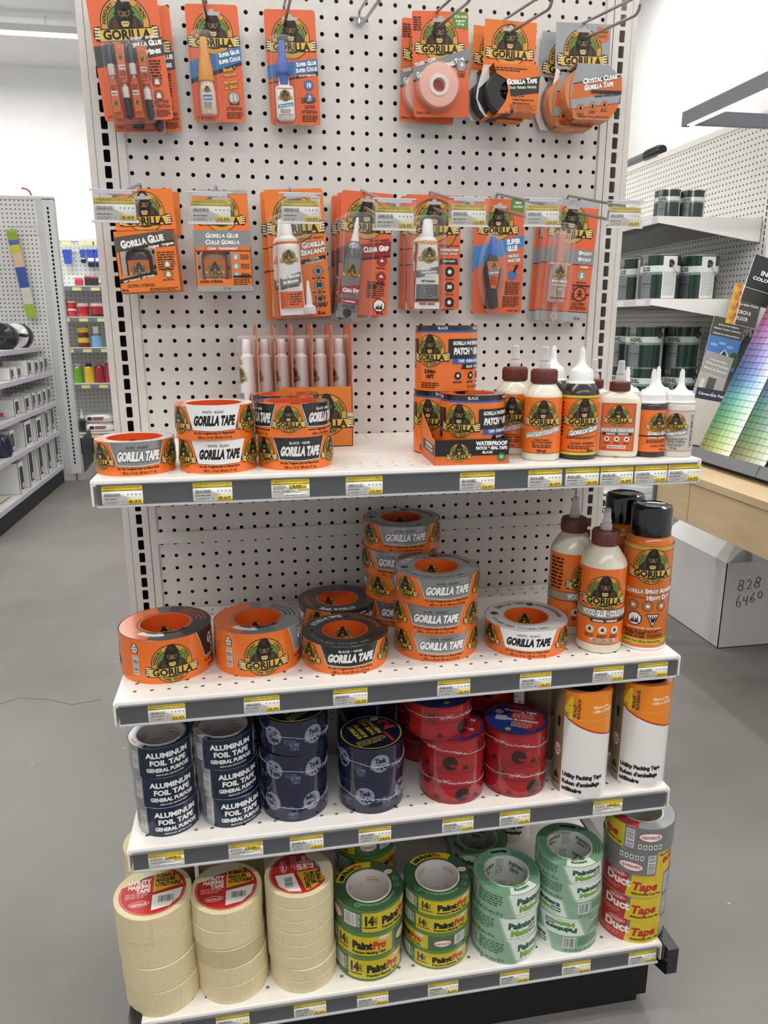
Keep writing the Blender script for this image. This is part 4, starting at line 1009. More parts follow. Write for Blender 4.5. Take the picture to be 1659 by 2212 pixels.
copy_thing(d1, V(428, -345, S4+192.8), 0, 'upside-down duct tape roll with grey logo side to the front, right end stack', rot=(PI, 0, FACE(428, -345)-1.45))
copy_thing(d1, V(430, -346, S4+192.9), FACE(428, -345)-1.4, 'duct tape roll with yellow, grey and red wrapper, top of the right end stack')

# ============================================================ HOOKS AND HANGING CARDS
def hook(x, z, L, label, tagtext=None, price=None, code='', seed=1, droop=9.0, holder=True, hz=0):
    """double-wire scan hook; x, z of the product wire at the board"""
    t = thing('peg_hook', label, 'display hook', V(x, 0, z), 0, 'wire peg hooks')
    dr = math.radians(droop); cy, cz = math.cos(dr), math.sin(dr)
    P = lambda d, h: (0, -d*cy-h*0.15, -d*cz+h)
    m = MB()
    m.tube([(-12.7, 6, 16), (-12.7, -3, 15), (-9, -5, 14), (9, -5, 14), (12.7, -3, 15), (12.7, 6, 16)], 2.2, 'b9babd|k', 8); m.build('mount_plate', t)
    m = MB(); m.tube([(0, -4, 16), (0, -6, 5), (0, -10, 0), P(22, -1), P(L-14, 0), P(L-7, 1.5), P(L-2, 6), P(L, 12)], 2.5, 'a9abae|k', 10); m.build('wire', t)
    U = 24
    m = MB(); m.tube([(0, -5, 15), (0, -6, 20), (0, -10, U-1), P(20, U), P(L+2, U), P(L+3, U-3)], 2.3, 'a9abae|k', 10); m.build('tag_wire', t)
    if holder:
        y = -(L+4)*cy-4; zc = -(L)*cz+U+hz
        m = MB(); m.box(-31, y-1.6, zc-32, 31, y-.8, zc+8, 'clear'); m.box(-31, y+.8, zc-32, 31, y+1.4, zc+8, 'clear')
        m.box(-31, y-2.6, zc-34, 31, y+2, zc-31.4, 'dcdcde|c'); m.box(-31, y-2.2, zc+7, 31, y+2, zc+8.6, 'dcdcde|c'); m.box(-24, y-2.4, zc+2.6, 24, y-1.4, zc+6.6, 'c3c4ca|c')
        m.build('tag_holder', t)
    if price:
        a = Art(); tag_art(a, 54.5, 29, tagtext, price, code, False, seed)
        o = a.build('price_tag', None, m_front(), None, V(x, y-0.2, z+zc-31))
        tag(o, 'yellow tag priced %s in the holder of the hook %s' % price_where[price+str(seed)], 'price tag', 'price tags on the hooks')
        sol = o.modifiers.new('sol', 'SOLIDIFY'); sol.thickness = 0.0004; sol.offset = -1
price_where = {}
HX = [(c-16.5)*25.4 for c in (.5, 5.5, 10.5, 15.5, 20.5, 25.5, 31.0)]
ZU, ZL = 190, -97
NM = ['mini tubes', 'orange-capped super glue', 'blue-capped super glue', '', 'mounting tape', 'portable black tape', 'crystal clear tape']
for i in range(7):
    hook(HX[i], ZU, [190, 190, 190, 230, 250, 240, 240][i], 'empty wire peg hook with nothing on it, top row' if i == 3 else 'wire peg hook in the top row holding the %s' % NM[i], holder=(i == 5), hz=26)
ROW2 = [('5100201 59ML GLUE GORILLA', '9.99', '5121207', 'carrying the boxed dark glue', 296), ('4512102 GLUE CRYSTAL CLR 51ML', '13.99', '5122502', 'carrying the boxed clear glue', 292),
        ('8190002 SILI SEALANT CLR 2.8OZ', '10.99', '5122148', 'carrying the white sealant tubes', 262), ('8140002 GLUE FLEXIBLE CLR 80ML', '13.99', '5122528', 'carrying the grey grip tubes', 330),
        ('8120002/8120001 ADHESIVE CNST', '13.99', '5122130', 'carrying the construction adhesive', 262), ('6621502 GLUE SUPER LIQUID 5G', '13.99', '5122494', 'carrying the micro precise glue', 238), ('4200002 EPOXY ADHESIVE LIQ CLR', '15.99', '5122795', 'carrying the syringe epoxy', 236)]
for i, (ln, pr, cd, wh, L) in enumerate(ROW2):
    price_where[pr+str(40+i)] = (pr, wh)
    hook(HX[i], ZL+5, L, 'wire peg hook in the middle row %s' % wh, ln, pr, cd, 40+i, droop=12.5)

def rr_pts(x0, z0, x1, z1, r, n=5):
    P = []
    for cx, cz, a in ((x1-r, z1-r, 0), (x0+r, z1-r, 90), (x0+r, z0+r, 180), (x1-r, z0+r, 270)):
        for i in range(n): t = math.radians(a+90*i/(n-1)); P.append((cx+r*math.cos(t), cz+r*math.sin(t)))
    return P
def card_base(a, w, h, bg, holec='c9c4be'):
    a.put([rr_pts(-w/2, -h, w/2, 0, 5)], bg)
def euro(a, z=-13, c='bdb7b1'):
    a.rrect(-13, z-3.2, 13, z+2.2, 2.6, c); a.circ(0, z+1.5, 5.0, c, 16)
def card(name, label, x, y, z, w, h, art, roll_=0.0, yaw_=0.0, group=None, back='d8d3ca'):
    """origin at the hang hole line; the card hangs below the wire"""
    t = thing(name, label, 'carded product', V(x, y, z), 0, group, rot=(0, roll_, yaw_))
    m = MB(); m.prism(rr_pts(-w/2, -h+13, w/2, 13, 5), 0, .7, back, 'xz'); m.build('backing_card', t)
    a = Art(); art(a, w, h); a.build('printed_front', t, m_front(-.05, 13))
    return t
def blister(t, outline, depth, k='clear_thin', name='blister', inset=3.0):
    """clear dome over the product: outline ring at the card, inset ring in front"""
    m = MB(); n = len(outline); cx = sum(p[0] for p in outline)/n; cz = sum(p[1] for p in outline)/n
    def sc(e): return [(p[0]-(p[0]-cx)/max(1, math.hypot(p[0]-cx, p[1]-cz))*e, p[1]-(p[1]-cz)/max(1, math.hypot(p[0]-cx, p[1]-cz))*e) for p in outline]
    rings = [(sc(-2.5), -.7), (sc(0), -.8), (sc(.4), -depth*.7), (sc(inset*.4), -depth*.93), (sc(inset), -depth)]
    vs = []; fs = []
    for P, y in rings: vs += [(p[0], y, p[1]) for p in P]
    for r in range(len(rings)-1):
        for i in range(n): j = (i+1) % n; fs.append((r*n+i, r*n+n+i, r*n+n+j, r*n+j))
    fs.append(tuple(range((len(rings)-1)*n+n-1, (len(rings)-1)*n-1, -1)))
    m.add(vs, fs, k); return m.build(name, t, ang=50)
OC = 'e0683c'; OO = 'e87c2e'
def lines(a, x0, y0, x1, y1, n, c='2a1409', s=3): a.micro(x0, y0, x1, y1, n, c, s)
def head(a, w, R=None, cy=None, euroz=-13, cx=0):
    R = R or w*.365; cy = cy if cy is not None else -8-R*.98
    badge(a, cx, cy, R, tough=False); euro(a, euroz)

# --- minis
def minis_art(a, w, h):
    card_base(a, w, h, OC); head(a, w, 38, -46)
    a.poly([(-w/2, -78), (w/2, -66), (w/2, -92), (-w/2, -108)], '4d4741'); a.text('Original \u2022 Originale', w/2-28, -68, 3.6, 'e9e3da', w=44, b=2, rot=3)
    a.text('Gorilla Glue', w/2-30, -79, 7.4, WH, w=56, b=3, rot=5, smallcaps=True, out=BK); a.text('Minis', w/2-17, -90, 7, WH, w=24, b=3, rot=5, smallcaps=True, out=BK)
    a.text('CAUTION/', w/2-17, -h+24, 5, '2a1409', w=26, b=1); a.text('ATTENTION', w/2-17, -h+17, 5, '2a1409', w=28, b=1)
    lines(a, w/2-30, -h+4, w/2-4, -h+15, 5); lines(a, w/2-30, -128, w/2-8, -98, 7)
    for v in (-126, -146): a.circ(w/2-18, v-4, 7.5, '2a1409', 20); a.circ(w/2-18, v-4, 6.6, '9a6a48', 20); a.poly([(w/2-22, v-8), (w/2-14, v-8), (w/2-16, v-1), (w/2-20, v-1)], 'eee6dc')
    a.text('4 Tubes - 3 grams 0.10 fl oz', -w*.22, -h+5, 3.6, '2a1409', w=50, b=1)
def mini_tube(parent, x, z0, up, k='c95f2c|g'):
    m = MB(); s = 1 if up else -1
    Z = lambda v: z0+s*v
    def ring(pts): return pts
    n = 16; vs = []; fs = []
    prof = [(0, 7.6, .8), (6, 7.6, 1.2), (30, 6.8, 4.2), (50, 6.2, 5.6), (56, 5.8, 5.6), (58, 3.4, 3.4), (64, 3.4, 3.4)]
    for v, a, b in prof: vs += [(x+a*math.cos(2*PI*i/n), -8+b*math.sin(2*PI*i/n), Z(v)) for i in range(n)]
    for r in range(len(prof)-1):
        for i in range(n): j = (i+1) % n; q = (r*n+i, r*n+j, r*n+n+j, r*n+n+i); fs.append(q if s > 0 else q[::-1])
    m.add(vs, fs[:n*5], k); m.add(vs, fs[n*5:], 'b5b2ae|g'); o = m.build('glue_tube', parent)
    a = Art(); a.rect(-5.5, 8, 5.5, 50, 'd0662f'); badge(a, 0, 20, 4.6, full=False); a.rect(-4.6, 32, 4.6, 38, WH); a.text('MINIS', 0, 33.3, 3.2, '26201a', w=8, b=2, rot=0); a.micro(-4.6, 40, 4.6, 48, 3, '3a1c0c', 3)
    a.build('tube_print', o, (lambda u, v, h: ((x+u*s, -8-6.6-h, Z(v)), (0, -1, 0))))
    c = MB()
    rr = [(5.2, 62), (5.6, 64), (5.5, 78)]; rk = [(5.5, 78), (5.2, 100), (4.4, 106), (3, 108)]
    def lz(p): return [(r, Z(v)) for r, v in (p if s > 0 else p[::-1])]
    c.lathe(lz(rr), 'cdcac4|g', 20, x, -8); c.lathe(lz(rk), '23303b|g', 20, x, -8); c.build('cap', parent)
def minis(label, x, y, roll_):
    t = card('mini_glue_card', label, x, y, ZU+4, 108, 186, minis_art, roll_, 0, 'mini glue tube cards')
    mini_tube(t, -31, -171, True); mini_tube(t, -14, -64, False); mini_tube(t, 2, -171+0, True); mini_tube(t, 19, -68, False)
    blister(t, rr_pts(-41, -178, 28, -60, 8), 17)
    return t
t = minis('orange card of four mini glue tubes, front one in the top left corner', -408, -44, math.radians(-4.5))
tt = copy_thing(t, V(-400, -17, ZU-2), 0, 'orange card of four mini glue tubes, back one in the top left corner', rot=(0, math.radians(-2.5), 0)); tt.location = V(-392, -17, ZU-6)

# --- super glue bottles on cards
def sg_art(brush):
    def f(a, w, h):
        card_base(a, w, h, OC); head(a, w, 32, -42)
        a.poly([(-w/2, -84), (w/2, -60 if brush else -72), (w/2, -84 if brush else -92), (-w/2, -112 if brush else -104)], '3f78b4'); a.poly([(-w/2, -110), (w/2, -83 if brush else -92), (w/2, -88 if brush else -97), (-w/2, -117 if brush else -111)], '1f2a38')
        r = 12 if brush else 7
        a.text('Super Glue', w/2-19, -74 if brush else -83, 6, WH, w=34, b=3, rot=r, smallcaps=True, out=BK); a.text('Super Colle', w/2-19, -84 if brush else -92, 6, WH, w=36, b=3, rot=r, smallcaps=True, out=BK)
        if brush:
            for i, tx in enumerate(('Brush &', 'Nozzle', 'Brosse', 'et Bec')): a.text(tx, w/2-20, -97-8*i-(3 if i > 1 else 0), 5, 'e0a04a', w=22, b=3, rot=10, out='3a1c0c')
            a.circ(w/2-17, -138, 10, '3a1c0c', 24); a.circ(w/2-17, -138, 9.2, 'a9a6a0', 24); a.rect(w/2-22, -145, w/2-20, -133, 'e8e4dc'); a.rect(w/2-16, -145, w/2-14, -133, 'e8e4dc')
        else:
            a.text('For the Toughest Jobs', w/2-18, -99, 2.8, WH, w=28, b=2, rot=5)
            a.circ(w/2-17, -113, 8, '1f2a38', 24); a.circ(w/2-17, -113, 7.4, '3f78b4', 24); a.text('10', w/2-17, -116, 6.5, WH, w=8, b=2)
            a.circ(w/2-17, -133, 8, '1f2a38', 24); a.circ(w/2-17, -133, 7.4, '3f78b4', 24); a.poly([(w/2-22, -138), (w/2-12, -136), (w/2-16, -127)], 'e8e8e4')
        a.text('CAUTION', w/2-17, -h+26, 5.2, '2a1409', w=18, b=1); a.text('ATTENTION', w/2-18, -h+18, 5.2, '2a1409', w=26, b=1); lines(a, w/2-31, -h+5, w/2-4, -h+16, 4)
        if not brush: lines(a, w/2-31, -h+34, w/2-5, -h+43, 4)
        a.text('10 g' if brush else '15 g', -w/2+9, -h+5, 4.5, '2a1409', w=9, b=1)
    return f
def sg(name, label, x, brush):
    t = card(name, label, x, -18, ZU+2, 85, 175, sg_art(brush), math.radians(-2), 0, 'super glue cards')
    m = MB(); cx = -17; cy = -12
    if brush:
        m.lathe([(11.5, -154), (13, -151), (12.5, -120), (10, -103)], 'e3cdbf|g', 32, cx, cy, .75); m.build('bottle', t)
        m = MB(); m.lathe([(12.5, -104), (12.8, -100), (10.5, -80), (6.5, -58), (6, -42), (4.8, -39)], 'e0963c', 24, cx, cy, .8); m.build('cap', t)
        a = Art(); a.rect(-8, -148, 8, -112, 'ded6cc'); badge(a, 0, -118, 5.2, full=False); a.rect(-7, -134, 7, -126, '3f78b4'); a.text('SUPER GLUE', 0, -131.5, 2.4, WH, w=12, b=2, rot=4); a.micro(-7, -147, 7, -136, 5, '7a6a58', 2)
    else:
        m.lathe([(12, -158), (15.5, -154), (15.5, -110), (14, -106), (9, -104), (8.6, -88)], 'e9e8e4|g', 32, cx, cy, .62); m.build('bottle', t)
        m = MB(); m.lathe([(8, -104), (8.6, -90), (12.5, -86), (12.8, -80), (9, -68), (6, -60), (5.4, -40), (4, -37)], '3e62b4', 24, cx, cy, .8); m.build('cap', t)
        a = Art(); a.rect(-12.5, -152, 12.5, -110, 'f0efeb'); badge(a, 0, -122, 9); a.poly([(-12.5, -141), (12.5, -137), (12.5, -132), (-12.5, -136)], '3f78b4'); a.text('SUPER GLUE \u2022 SUPER COLLE', 0, -138, 2.3, WH, w=22, b=2, rot=8); a.rect(-12.5, -111.5, 12.5, -110.3, 'd06a2c'); a.rect(-12.5, -151, 12.5, -150, 'd06a2c'); a.micro(-9, -149, 9, -142, 3, '77756f', 2)
    a.build('bottle_label', t, lambda u, v, h: ((cx+u, cy-10-h, v), (0, -1, 0)))
    blister(t, [(cx+p[0], p[1]) for p in rr_pts(-20, -165, 20, -30, 12)], 23)
    return t
sg('super_glue_card', 'orange card with small glue bottle under a tall yellow-orange cap', HX[1]+8, True)
sg('super_glue_card', 'orange card with white glue bottle under a blue nozzle cap', HX[2]+8, False)

# --- mounting tape
def mount_art(a, w, h):
    card_base(a, w, h, OC); head(a, w, 33, -43, cx=-2)
    a.poly([(w/2-28, 0), (w/2-4, 0), (w/2-1, -5), (w/2-1, -26), (w/2-28, -23)], '5c8a3c'); a.text('15 lb. Hold', w/2-14, -9, 3.4, 'dfe8cf', w=22, b=2); a.text('Supporte', w/2-14, -15, 3, 'dfe8cf', w=16, b=2); a.text('6.8 kg', w/2-14, -20, 3, 'dfe8cf', w=12, b=2)
    a.poly([(-w/2, -86), (w/2, -54), (w/2, -76), (-w/2, -108)], '85878a'); a.poly([(-w/2, -105), (w/2, -73), (w/2, -76), (-w/2, -108)], '26221e')
    a.text('TOUGH & CLEAR', -w/2+22, -79, 5, 'f0e6da', w=38, b=3, rot=17, out=BK); a.text('Gorilla Mounting Tape', 0, -88, 8, WH, w=88, b=3, rot=17.5, smallcaps=True, out=BK)
    a.circ(w/2-13, -82, 9, '26221e', 24); a.circ(w/2-13, -82, 8.2, '9a9a9c', 24); a.circ(w/2-12, -80, 3, 'e8e6e0', 10); lines(a, w/2-21, -100, w/2-6, -92, 3)
    a.text('25.4mm x 1.52 m', -w/2+16, -h+5, 3.6, '2a1409', w=26, b=1); lines(a, -w/2+2, -30, -w/2+16, -8, 6)
def mount(label, x, y, rl, z):
    t = card('mounting_tape_card', label, x, y, z, 98, 162, mount_art, rl, 0, 'mounting tape cards')
    m = MB(); m.lathe([(14, 0), (33, 0), (34, 1), (34, 11), (33, 12), (14, 12)], 'f0b8a6|g', 48, cx=-8, cy=-17, z0=-103, closed=True, axis='y')
    m.build('clear_tape', t)
    m = MB(); m.lathe([(11, -1), (17, -1), (17, 0), (14, 0), (14, 12), (11, 12)], 'eadfd9|g', 36, cx=-8, cy=-17, z0=-103, closed=True, axis='y'); m.build('spool', t)
    blister(t, [(-8+37*math.cos(2*PI*i/36), -103+37*math.sin(2*PI*i/36)) for i in range(36)], 20)
    return t
t = mount('orange mounting tape card with green corner, front one of the two', HX[4]+6, -42, math.radians(-2), ZU+6)
copy_thing(t, V(HX[4]-6, -14, ZU+2), 0, 'orange mounting tape card, back one of the two', rot=(0, math.radians(1.5), 0))

# --- portable black tape
def togo_top(a, w, h):
    a.rect(-w/2, -h, w/2, 0, 'e0762a'); head(a, w, 33, -38)
def togo(label, x, y, z, yw):
    w = 93; t = thing('portable_tape_pack', label, 'carded product', V(x, y, z), 0, 'portable black tape packs', rot=(0, math.radians(1), yw))
    m = MB(); m.box(-w/2, 0, -70, w/2, .7, 13, 'd0c9bf'); m.build('header_card', t)
    a = Art(); togo_top(a, w, 70); a.build('header_print', t, m_front(-.05, 13))
    m = MB(); m.lathe([(15, 0), (36.5, 0), (37, .6), (37, 24), (15, 24)], '2b2b2d', 56, cx=-8, cy=-27, z0=-103, closed=True, axis='y'); m.build('black_tape', t)
    m = MB(); P = [(w/2, -62), (w/2, -139), (-w/2+20, -139), (-w/2+34, -120), (-w/2+38, -103), (-w/2+34, -86), (-w/2+16, -78), (-w/2+10, -62)]
    m.prism(P, -28.5, -27.8, 'e0762a', 'xz'); m.box(-w/2+10, -28.5, -62, w/2, 0, -61.3, 'e58a3c'); m.box(w/2-.7, -28.5, -139, w/2, 0, -62, 'd97028'); m.box(-w/2+20, -28.5, -139, w/2, 0, -138.3, 'd97028'); m.build('sleeve', t)
    m = MB(); m.prism([(-w/2, -62), (-w/2+10, -62), (-w/2+12, -78), (-w/2-6, -95), (-w/2-8, -112), (-w/2+8, -136), (-w/2+14, -139), (-w/2+6, -139), (-w/2-4, -128), (-w/2-11, -110), (-w/2-9, -92)], -1.4, -.8, 'e6e3de', 'xz'); m.build('side_flap', t)
    a = Art(); a.poly([(w/2, -84), (w/2, -104), (-4, -112), (-8, -88), (w/2, -78)], '2b2a28'); a.text('Gorilla Tape', w/2-31, -91, 7.6, WH, w=54, b=3, rot=6, smallcaps=True); a.text('To-Go \u2022 Portable \u2022 Portatile', w/2-29, -98.5, 4, 'e9e6e0', w=48, b=2, rot=5, smallcaps=True)
    for i, tx in enumerate(('\u2022 Handy 1 in. Roll', '\u2022 Rouleau Pratique de 25 mm', '\u2022 Rollo Practico de 25 mm')): a.text(tx, -2, -112-5.4*i, 2.8, '2a1409', w=[22, 40, 34][i], al='l', b=2)
    for v in (-127.5, -135.5):
        a.rrect(-5, v-3, w/2-3, v+3.6, 3, '2a1409'); a.rrect(-4.4, v-2.4, w/2-3.6, v+3, 2.6, 'e0762a'); a.circ(0, v+.4, 3.4, '2a1409', 16); a.micro(6, v-1.6, w/2-7, v+2.4, 3, '2a1409', 5)
    a.text('2X', 0, -128.5, 3.4, 'e9a06a', w=4, b=2)
    a.text('1 in. x 30 ft. (2.5 cm x 9.1 m)', 14, -138.6, 3.2, '2a1409', w=56, b=1); lines(a, -w/2+14, -74, w/2-22, -67, 2); a.build('sleeve_print', t, m_front(-28.55))
    return t
t = togo('orange pack with black tape showing at its left side, front one', HX[5]+4, -42, ZU-1, 0)
copy_thing(t, V(HX[5]-8, -14, ZU-3), 0, 'orange pack with black tape, back one of the two', rot=(0, math.radians(2.5), 0))
# --- crystal clear tape
def ctape(label, x, y, z, rl):
    w = 102; t = thing('clear_tape_pack', label, 'carded product', V(x, y, z), 0, 'crystal clear tape packs', rot=(0, rl, 0))
    m = MB(); P = [(-w/2, 13), (w/2, 13), (w/2, -60), (-w/2, -60)]; m.prism(P, 0, .7, 'bdbfc2', 'xz'); m.build('header_card', t)
    a = Art(); a.rect(-w/2, -73, w/2, 0, '9b9ea1'); head(a, w, 36, -44, euroz=-11); a.poly([(w/2-26, -4), (w/2-4, -6), (w/2-3, -24), (w/2-14, -30), (w/2-26, -22)], 'd06a3a'); a.text('CLEAR', w/2-15, -10, 3, '3a1c0c', w=14, b=2); a.text('TRANSPARENT', w/2-15, -14.5, 3, '3a1c0c', w=19, b=2); lines(a, w/2-24, -22, w/2-7, -17, 2); a.build('header_print', t, m_front(-.05, 13))
    R = 53; cz = -106
    m = MB(); m.lathe([(34, 0), (44, 0), (44.5, .6), (44.5, 32), (34, 32)], 'dd8a52|g', 64, cx=0, cy=-35, z0=cz, closed=True, axis='y'); m.build('clear_tape', t)
    P = [(-26, -62), (30, -62), (44, -72), (53, -88), (56, -106), (53, -122), (46, -136), (36, -148), (-30, -148), (-36, -128), (-38, -110), (-36, -90), (-31, -76)]
    m = MB(); m.prism([(p[0]+2, p[1]) for p in P], -37, -36.3, '9b9ea1', 'xz'); m.box(-24, -37, -149, 38, 0, -148.3, 'd98a5a'); m.box(-26, -37, -62, 32, 0, -61.3, 'b5b7ba'); m.build('front_panel', t)
    m = MB(); m.prism([(-49, -60), (-45, -60), (-36, -72), (-46, -90), (-48, -110), (-42, -130), (-28, -148), (-44, -148), (-54, -128), (-57, -108), (-54, -84)], -1.4, -.8, 'e2e0dc', 'xz'); m.build('side_flap', t)
    a = Art(); a.poly([(-33, -92), (54, -77), (57, -92), (58, -104), (-36, -118)], 'cd6a30'); a.rect(0, -108, 57, -102, '2b2a28'); a.poly([(-33, -92), (54, -77), (54, -79), (-34, -94)], '2b2a28')
    a.poly([(-36, -134), (54, -122), (48, -134), (38, -147), (-28, -147), (-33, -138)], 'cd6a30'); a.poly([(-36, -134), (54, -122), (54, -121), (-36, -133)], '2b2a28')
    a.text('Crystal Clear', 16, -88, 8, WH, w=64, b=3, rot=9, sh=.15, smallcaps=True, out=BK); a.text('Gorilla Tape', 14, -99, 8, WH, w=54, b=3, rot=9, sh=.15, smallcaps=True, out=BK)
    a.text('FIX, PATCH, SEAL', 34, -106.6, 3, '1b1a18', w=36, b=2, rot=6); a.text('REPARER, RAPIECER, SCELLER', 30, -111.5, 3, '1b1a18', w=46, b=2, rot=6)
    for i in range(3): u = -18+i*22; v = -131+i*3.2; a.circ(u, v, 6.4, '2a1409', 20); a.circ(u, v, 5.8, 'd97a44', 20); a.poly([(u-3, v-3), (u+3, v-3), (u+1.6, v+3), (u-1.6, v+3)], '2b211a'); lines(a, u-7, v-12, u+7, v-7.4, 2, s=i)
    a.text('1.88 in/po. X 27 ft./pi. (48 mm x 8.2 m)', 6, -146, 3.2, '2a1409', w=58, b=1)
    a.build('panel_print', t, m_front(-37.05, 0, 2))
    return t
t = ctape('grey and orange pack of crystal clear tape with rounded front, front one of the two', HX[6]+0, -36, ZU+5, math.radians(-1))
copy_thing(t, V(HX[6]-14, -7, ZU-2), 0, 'grey and orange pack of crystal clear tape, back one of the two', rot=(0, math.radians(1.5), 0))

# --- boxed glues
def glue_box(clear, label, x, y, z, rl):
    w = 98 if not clear else 93
    t = thing('boxed_glue_bottle', label, 'carded product', V(x, y, z), 0, 'boxed glue bottles', rot=(0, rl, 0))
    m = MB(); m.box(-w/2, 0, -58, w/2, .7, 13, 'd0c9bf'); m.build('header_card', t)
    a = Art(); a.rect(-w/2, -71, w/2, 0, OO); badge(a, 0, -36, 31 if clear else 33, tough=False)
    if clear: a.rect(-w/2, -6, w/2, 0, 'a9abac')
    euro(a, -13); a.build('header_print', t, m_front(-.05, 13))
    D = 42; z1, z0 = -56, -154
    m = MB(); c = OO if not clear else 'a9abac'
    m.box(-w/2, -D, z1-.8, w/2, 0, z1, 'e88538'); m.box(-w/2, -D, z0, w/2, 0, z0+.8, c); m.box(w/2-.8, -D, z0, w/2, 0, z1, OO); m.box(-w/2, -D, z0, -w/2+.8, 0, z1, OO)
    # front wall with its window
    wx0, wz0, wx1, wz1 = (-w/2+5, z0+28, w/2-36, z1-26) if not clear else (-w/2+4, z0+20, w/2-34, z1-34)
    for b in ((-w/2, z0, w/2, wz0), (-w/2, wz1, w/2, z1), (-w/2, wz0, wx0, wz1), (wx1, wz0, w/2, wz1)): m.box(b[0], -D, b[1], b[2], -D+.8, b[3], OO)
    m.build('carton', t)
    MB().box(wx0, -D+1, wz0, wx1, -D+1.3, wz1, 'clear_thin').build('window', t)
    cx = (wx0+wx1)/2
    m = MB(); m.lathe([(20, z0+2), (22, z0+5), (22, z0+58), (18, z0+68), (9, z0+72)], 'b98a6a|g' if clear else '38271f|g', 32, cx, -21, .72); m.build('bottle', t)
    m = MB(); m.lathe([(10, z0+70), (10.6, z0+72), (9.4, z0+90), (6, z0+93)], 'efeeea', 24, cx, -21); m.build('cap', t)
    a = Art(); a.rect(-17, z0+18, 17, z0+52, 'd9682a'); badge(a, 0, z0+36, 12.5); a.rect(-17, z0+16, 17, z0+24, '55504a'); a.text('Gorilla Glue', 0, z0+18, 4, WH, w=30, b=2, smallcaps=True); a.build('bottle_label', t, lambda u, v, h: ((cx+u, -21-16.6-h, v), (0, -1, 0)))
    a = Art()
    if not clear:
        a.poly([(-w/2, z1-10), (w/2-2, z1), (w/2-2, z1-18), (-w/2, z1-34)], '5d5347'); a.poly([(-w/2, z1-32), (w/2-2, z1-16), (w/2-2, z1-26), (wx1, z1-28), (wx1, wz1), (-w/2, wz1-6)], '26221e')
        a.text('Gorilla Glue', -4, z1-22, 11, WH, w=70, b=3, rot=9, smallcaps=True, out=BK); a.text('Original \u2022 Originale', w/2-24, z1-26, 4, WH, w=42, b=2, rot=8)
        a.poly([(-w/2, z0+22), (wx1, z0+34), (wx1, z0+27), (-w/2, z0+15)], '26221e'); a.text('100% Waterproof \u2022 100% Etanche', -w/2+32, z0+21.5, 2.6, WH, w=52, b=2, rot=10)
        lines(a, wx1+3, z1-64, w/2-4, z1-34, 8)
        for v in (z0+36, z0+20): a.circ(w/2-18, v+8, 7.5, '2a1409', 20); a.circ(w/2-18, v+8, 6.8, 'a97a52', 20); a.poly([(w/2-22, v+4), (w/2-14, v+4), (w/2-16, v+11), (w/2-20, v+11)], 'eee6dc'); lines(a, w/2-28, v-3, w/2-8, v, 1)
        a.text('CAUTION / ATTENTION', -w/2+34, z0+9, 4.6, '2a1409', w=44, b=1); a.text('59 mL', -w/2+8, z0+3, 3.6, '2a1409', w=11, b=2); lines(a, -2, z0+2, w/2-4, z0+7, 2)
    else:
        a.rect(-w/2, z1-26, w/2, z1, '8e9193'); a.text('Gorilla Glue', 0, z1-11.5, 7, WH, w=54, b=3, sh=.12, smallcaps=True, out=BK); a.text('Colle Gorilla', 0, z1-22, 7, WH, w=56, b=3, sh=.12, smallcaps=True, out=BK)
        a.poly([(-w/2+14, z1-32), (w/2-16, z1-32), (w/2-20, z1-26), (-w/2+18, z1-26)], 'd9682a'); a.rect(-w/2, z1-33.5, w/2, z1-32, '26221e'); a.text('CLEAR \u2022 TRANSPARENT', 0, z1-30.5, 3.2, WH, w=50, b=2)
        for i in range(3): v = z1-42-i*15; a.circ(w/2-26, v, 6, '9ea0a2', 20); a.poly([(w/2-29, v-3), (w/2-23, v-3), (w/2-25, v+3), (w/2-27, v+3)], 'e8e6e0'); lines(a, w/2-18, v-5, w/2-3, v+4, 4, s=i)
        a.rect(wx1+2, z0+22, w/2-2, z0+26, '2a1409'); lines(a, wx1+2, z0+10, w/2-3, z0+21, 4); a.text('CAUTION / ATTENTION:', -w/2+24, z0+14, 4, '2a1409', w=38, b=2)
        a.rect(-w/2, z0, w/2, z0+9, '9ea1a3'); a.text('51 mL', 4, z0+3, 4, '2a2a2a', w=12, b=1)
    a.build('carton_print', t, m_front(-D-.05))
    return t
t = glue_box(False, 'orange hanging box with window showing a dark glue bottle', HX[0]+6, -40, ZL+2, math.radians(-3))
m = MB(); m.box(-49, 0, -58, 49, .7, 13, 'd0c9bf'); t2 = thing('boxed_glue_bottle', 'orange hanging box with dark glue bottle, hidden behind the front one', 'carded product', V(HX[0]+12, 0, ZL+4), 0, 'boxed glue bottles')
m = MB(); m.box(-49, -2.5, -58, 49, -1.8, 13, OO); m.build('header_card', t2); m = MB(); m.box(-49, -38, -152, 49, -2, -58, OO); t2.location = V(HX[0]+14, 0, ZL+5)
glue_box(True, 'orange and grey hanging box with window showing a clear glue bottle', HX[1]+6, -38, ZL+4, math.radians(-1))

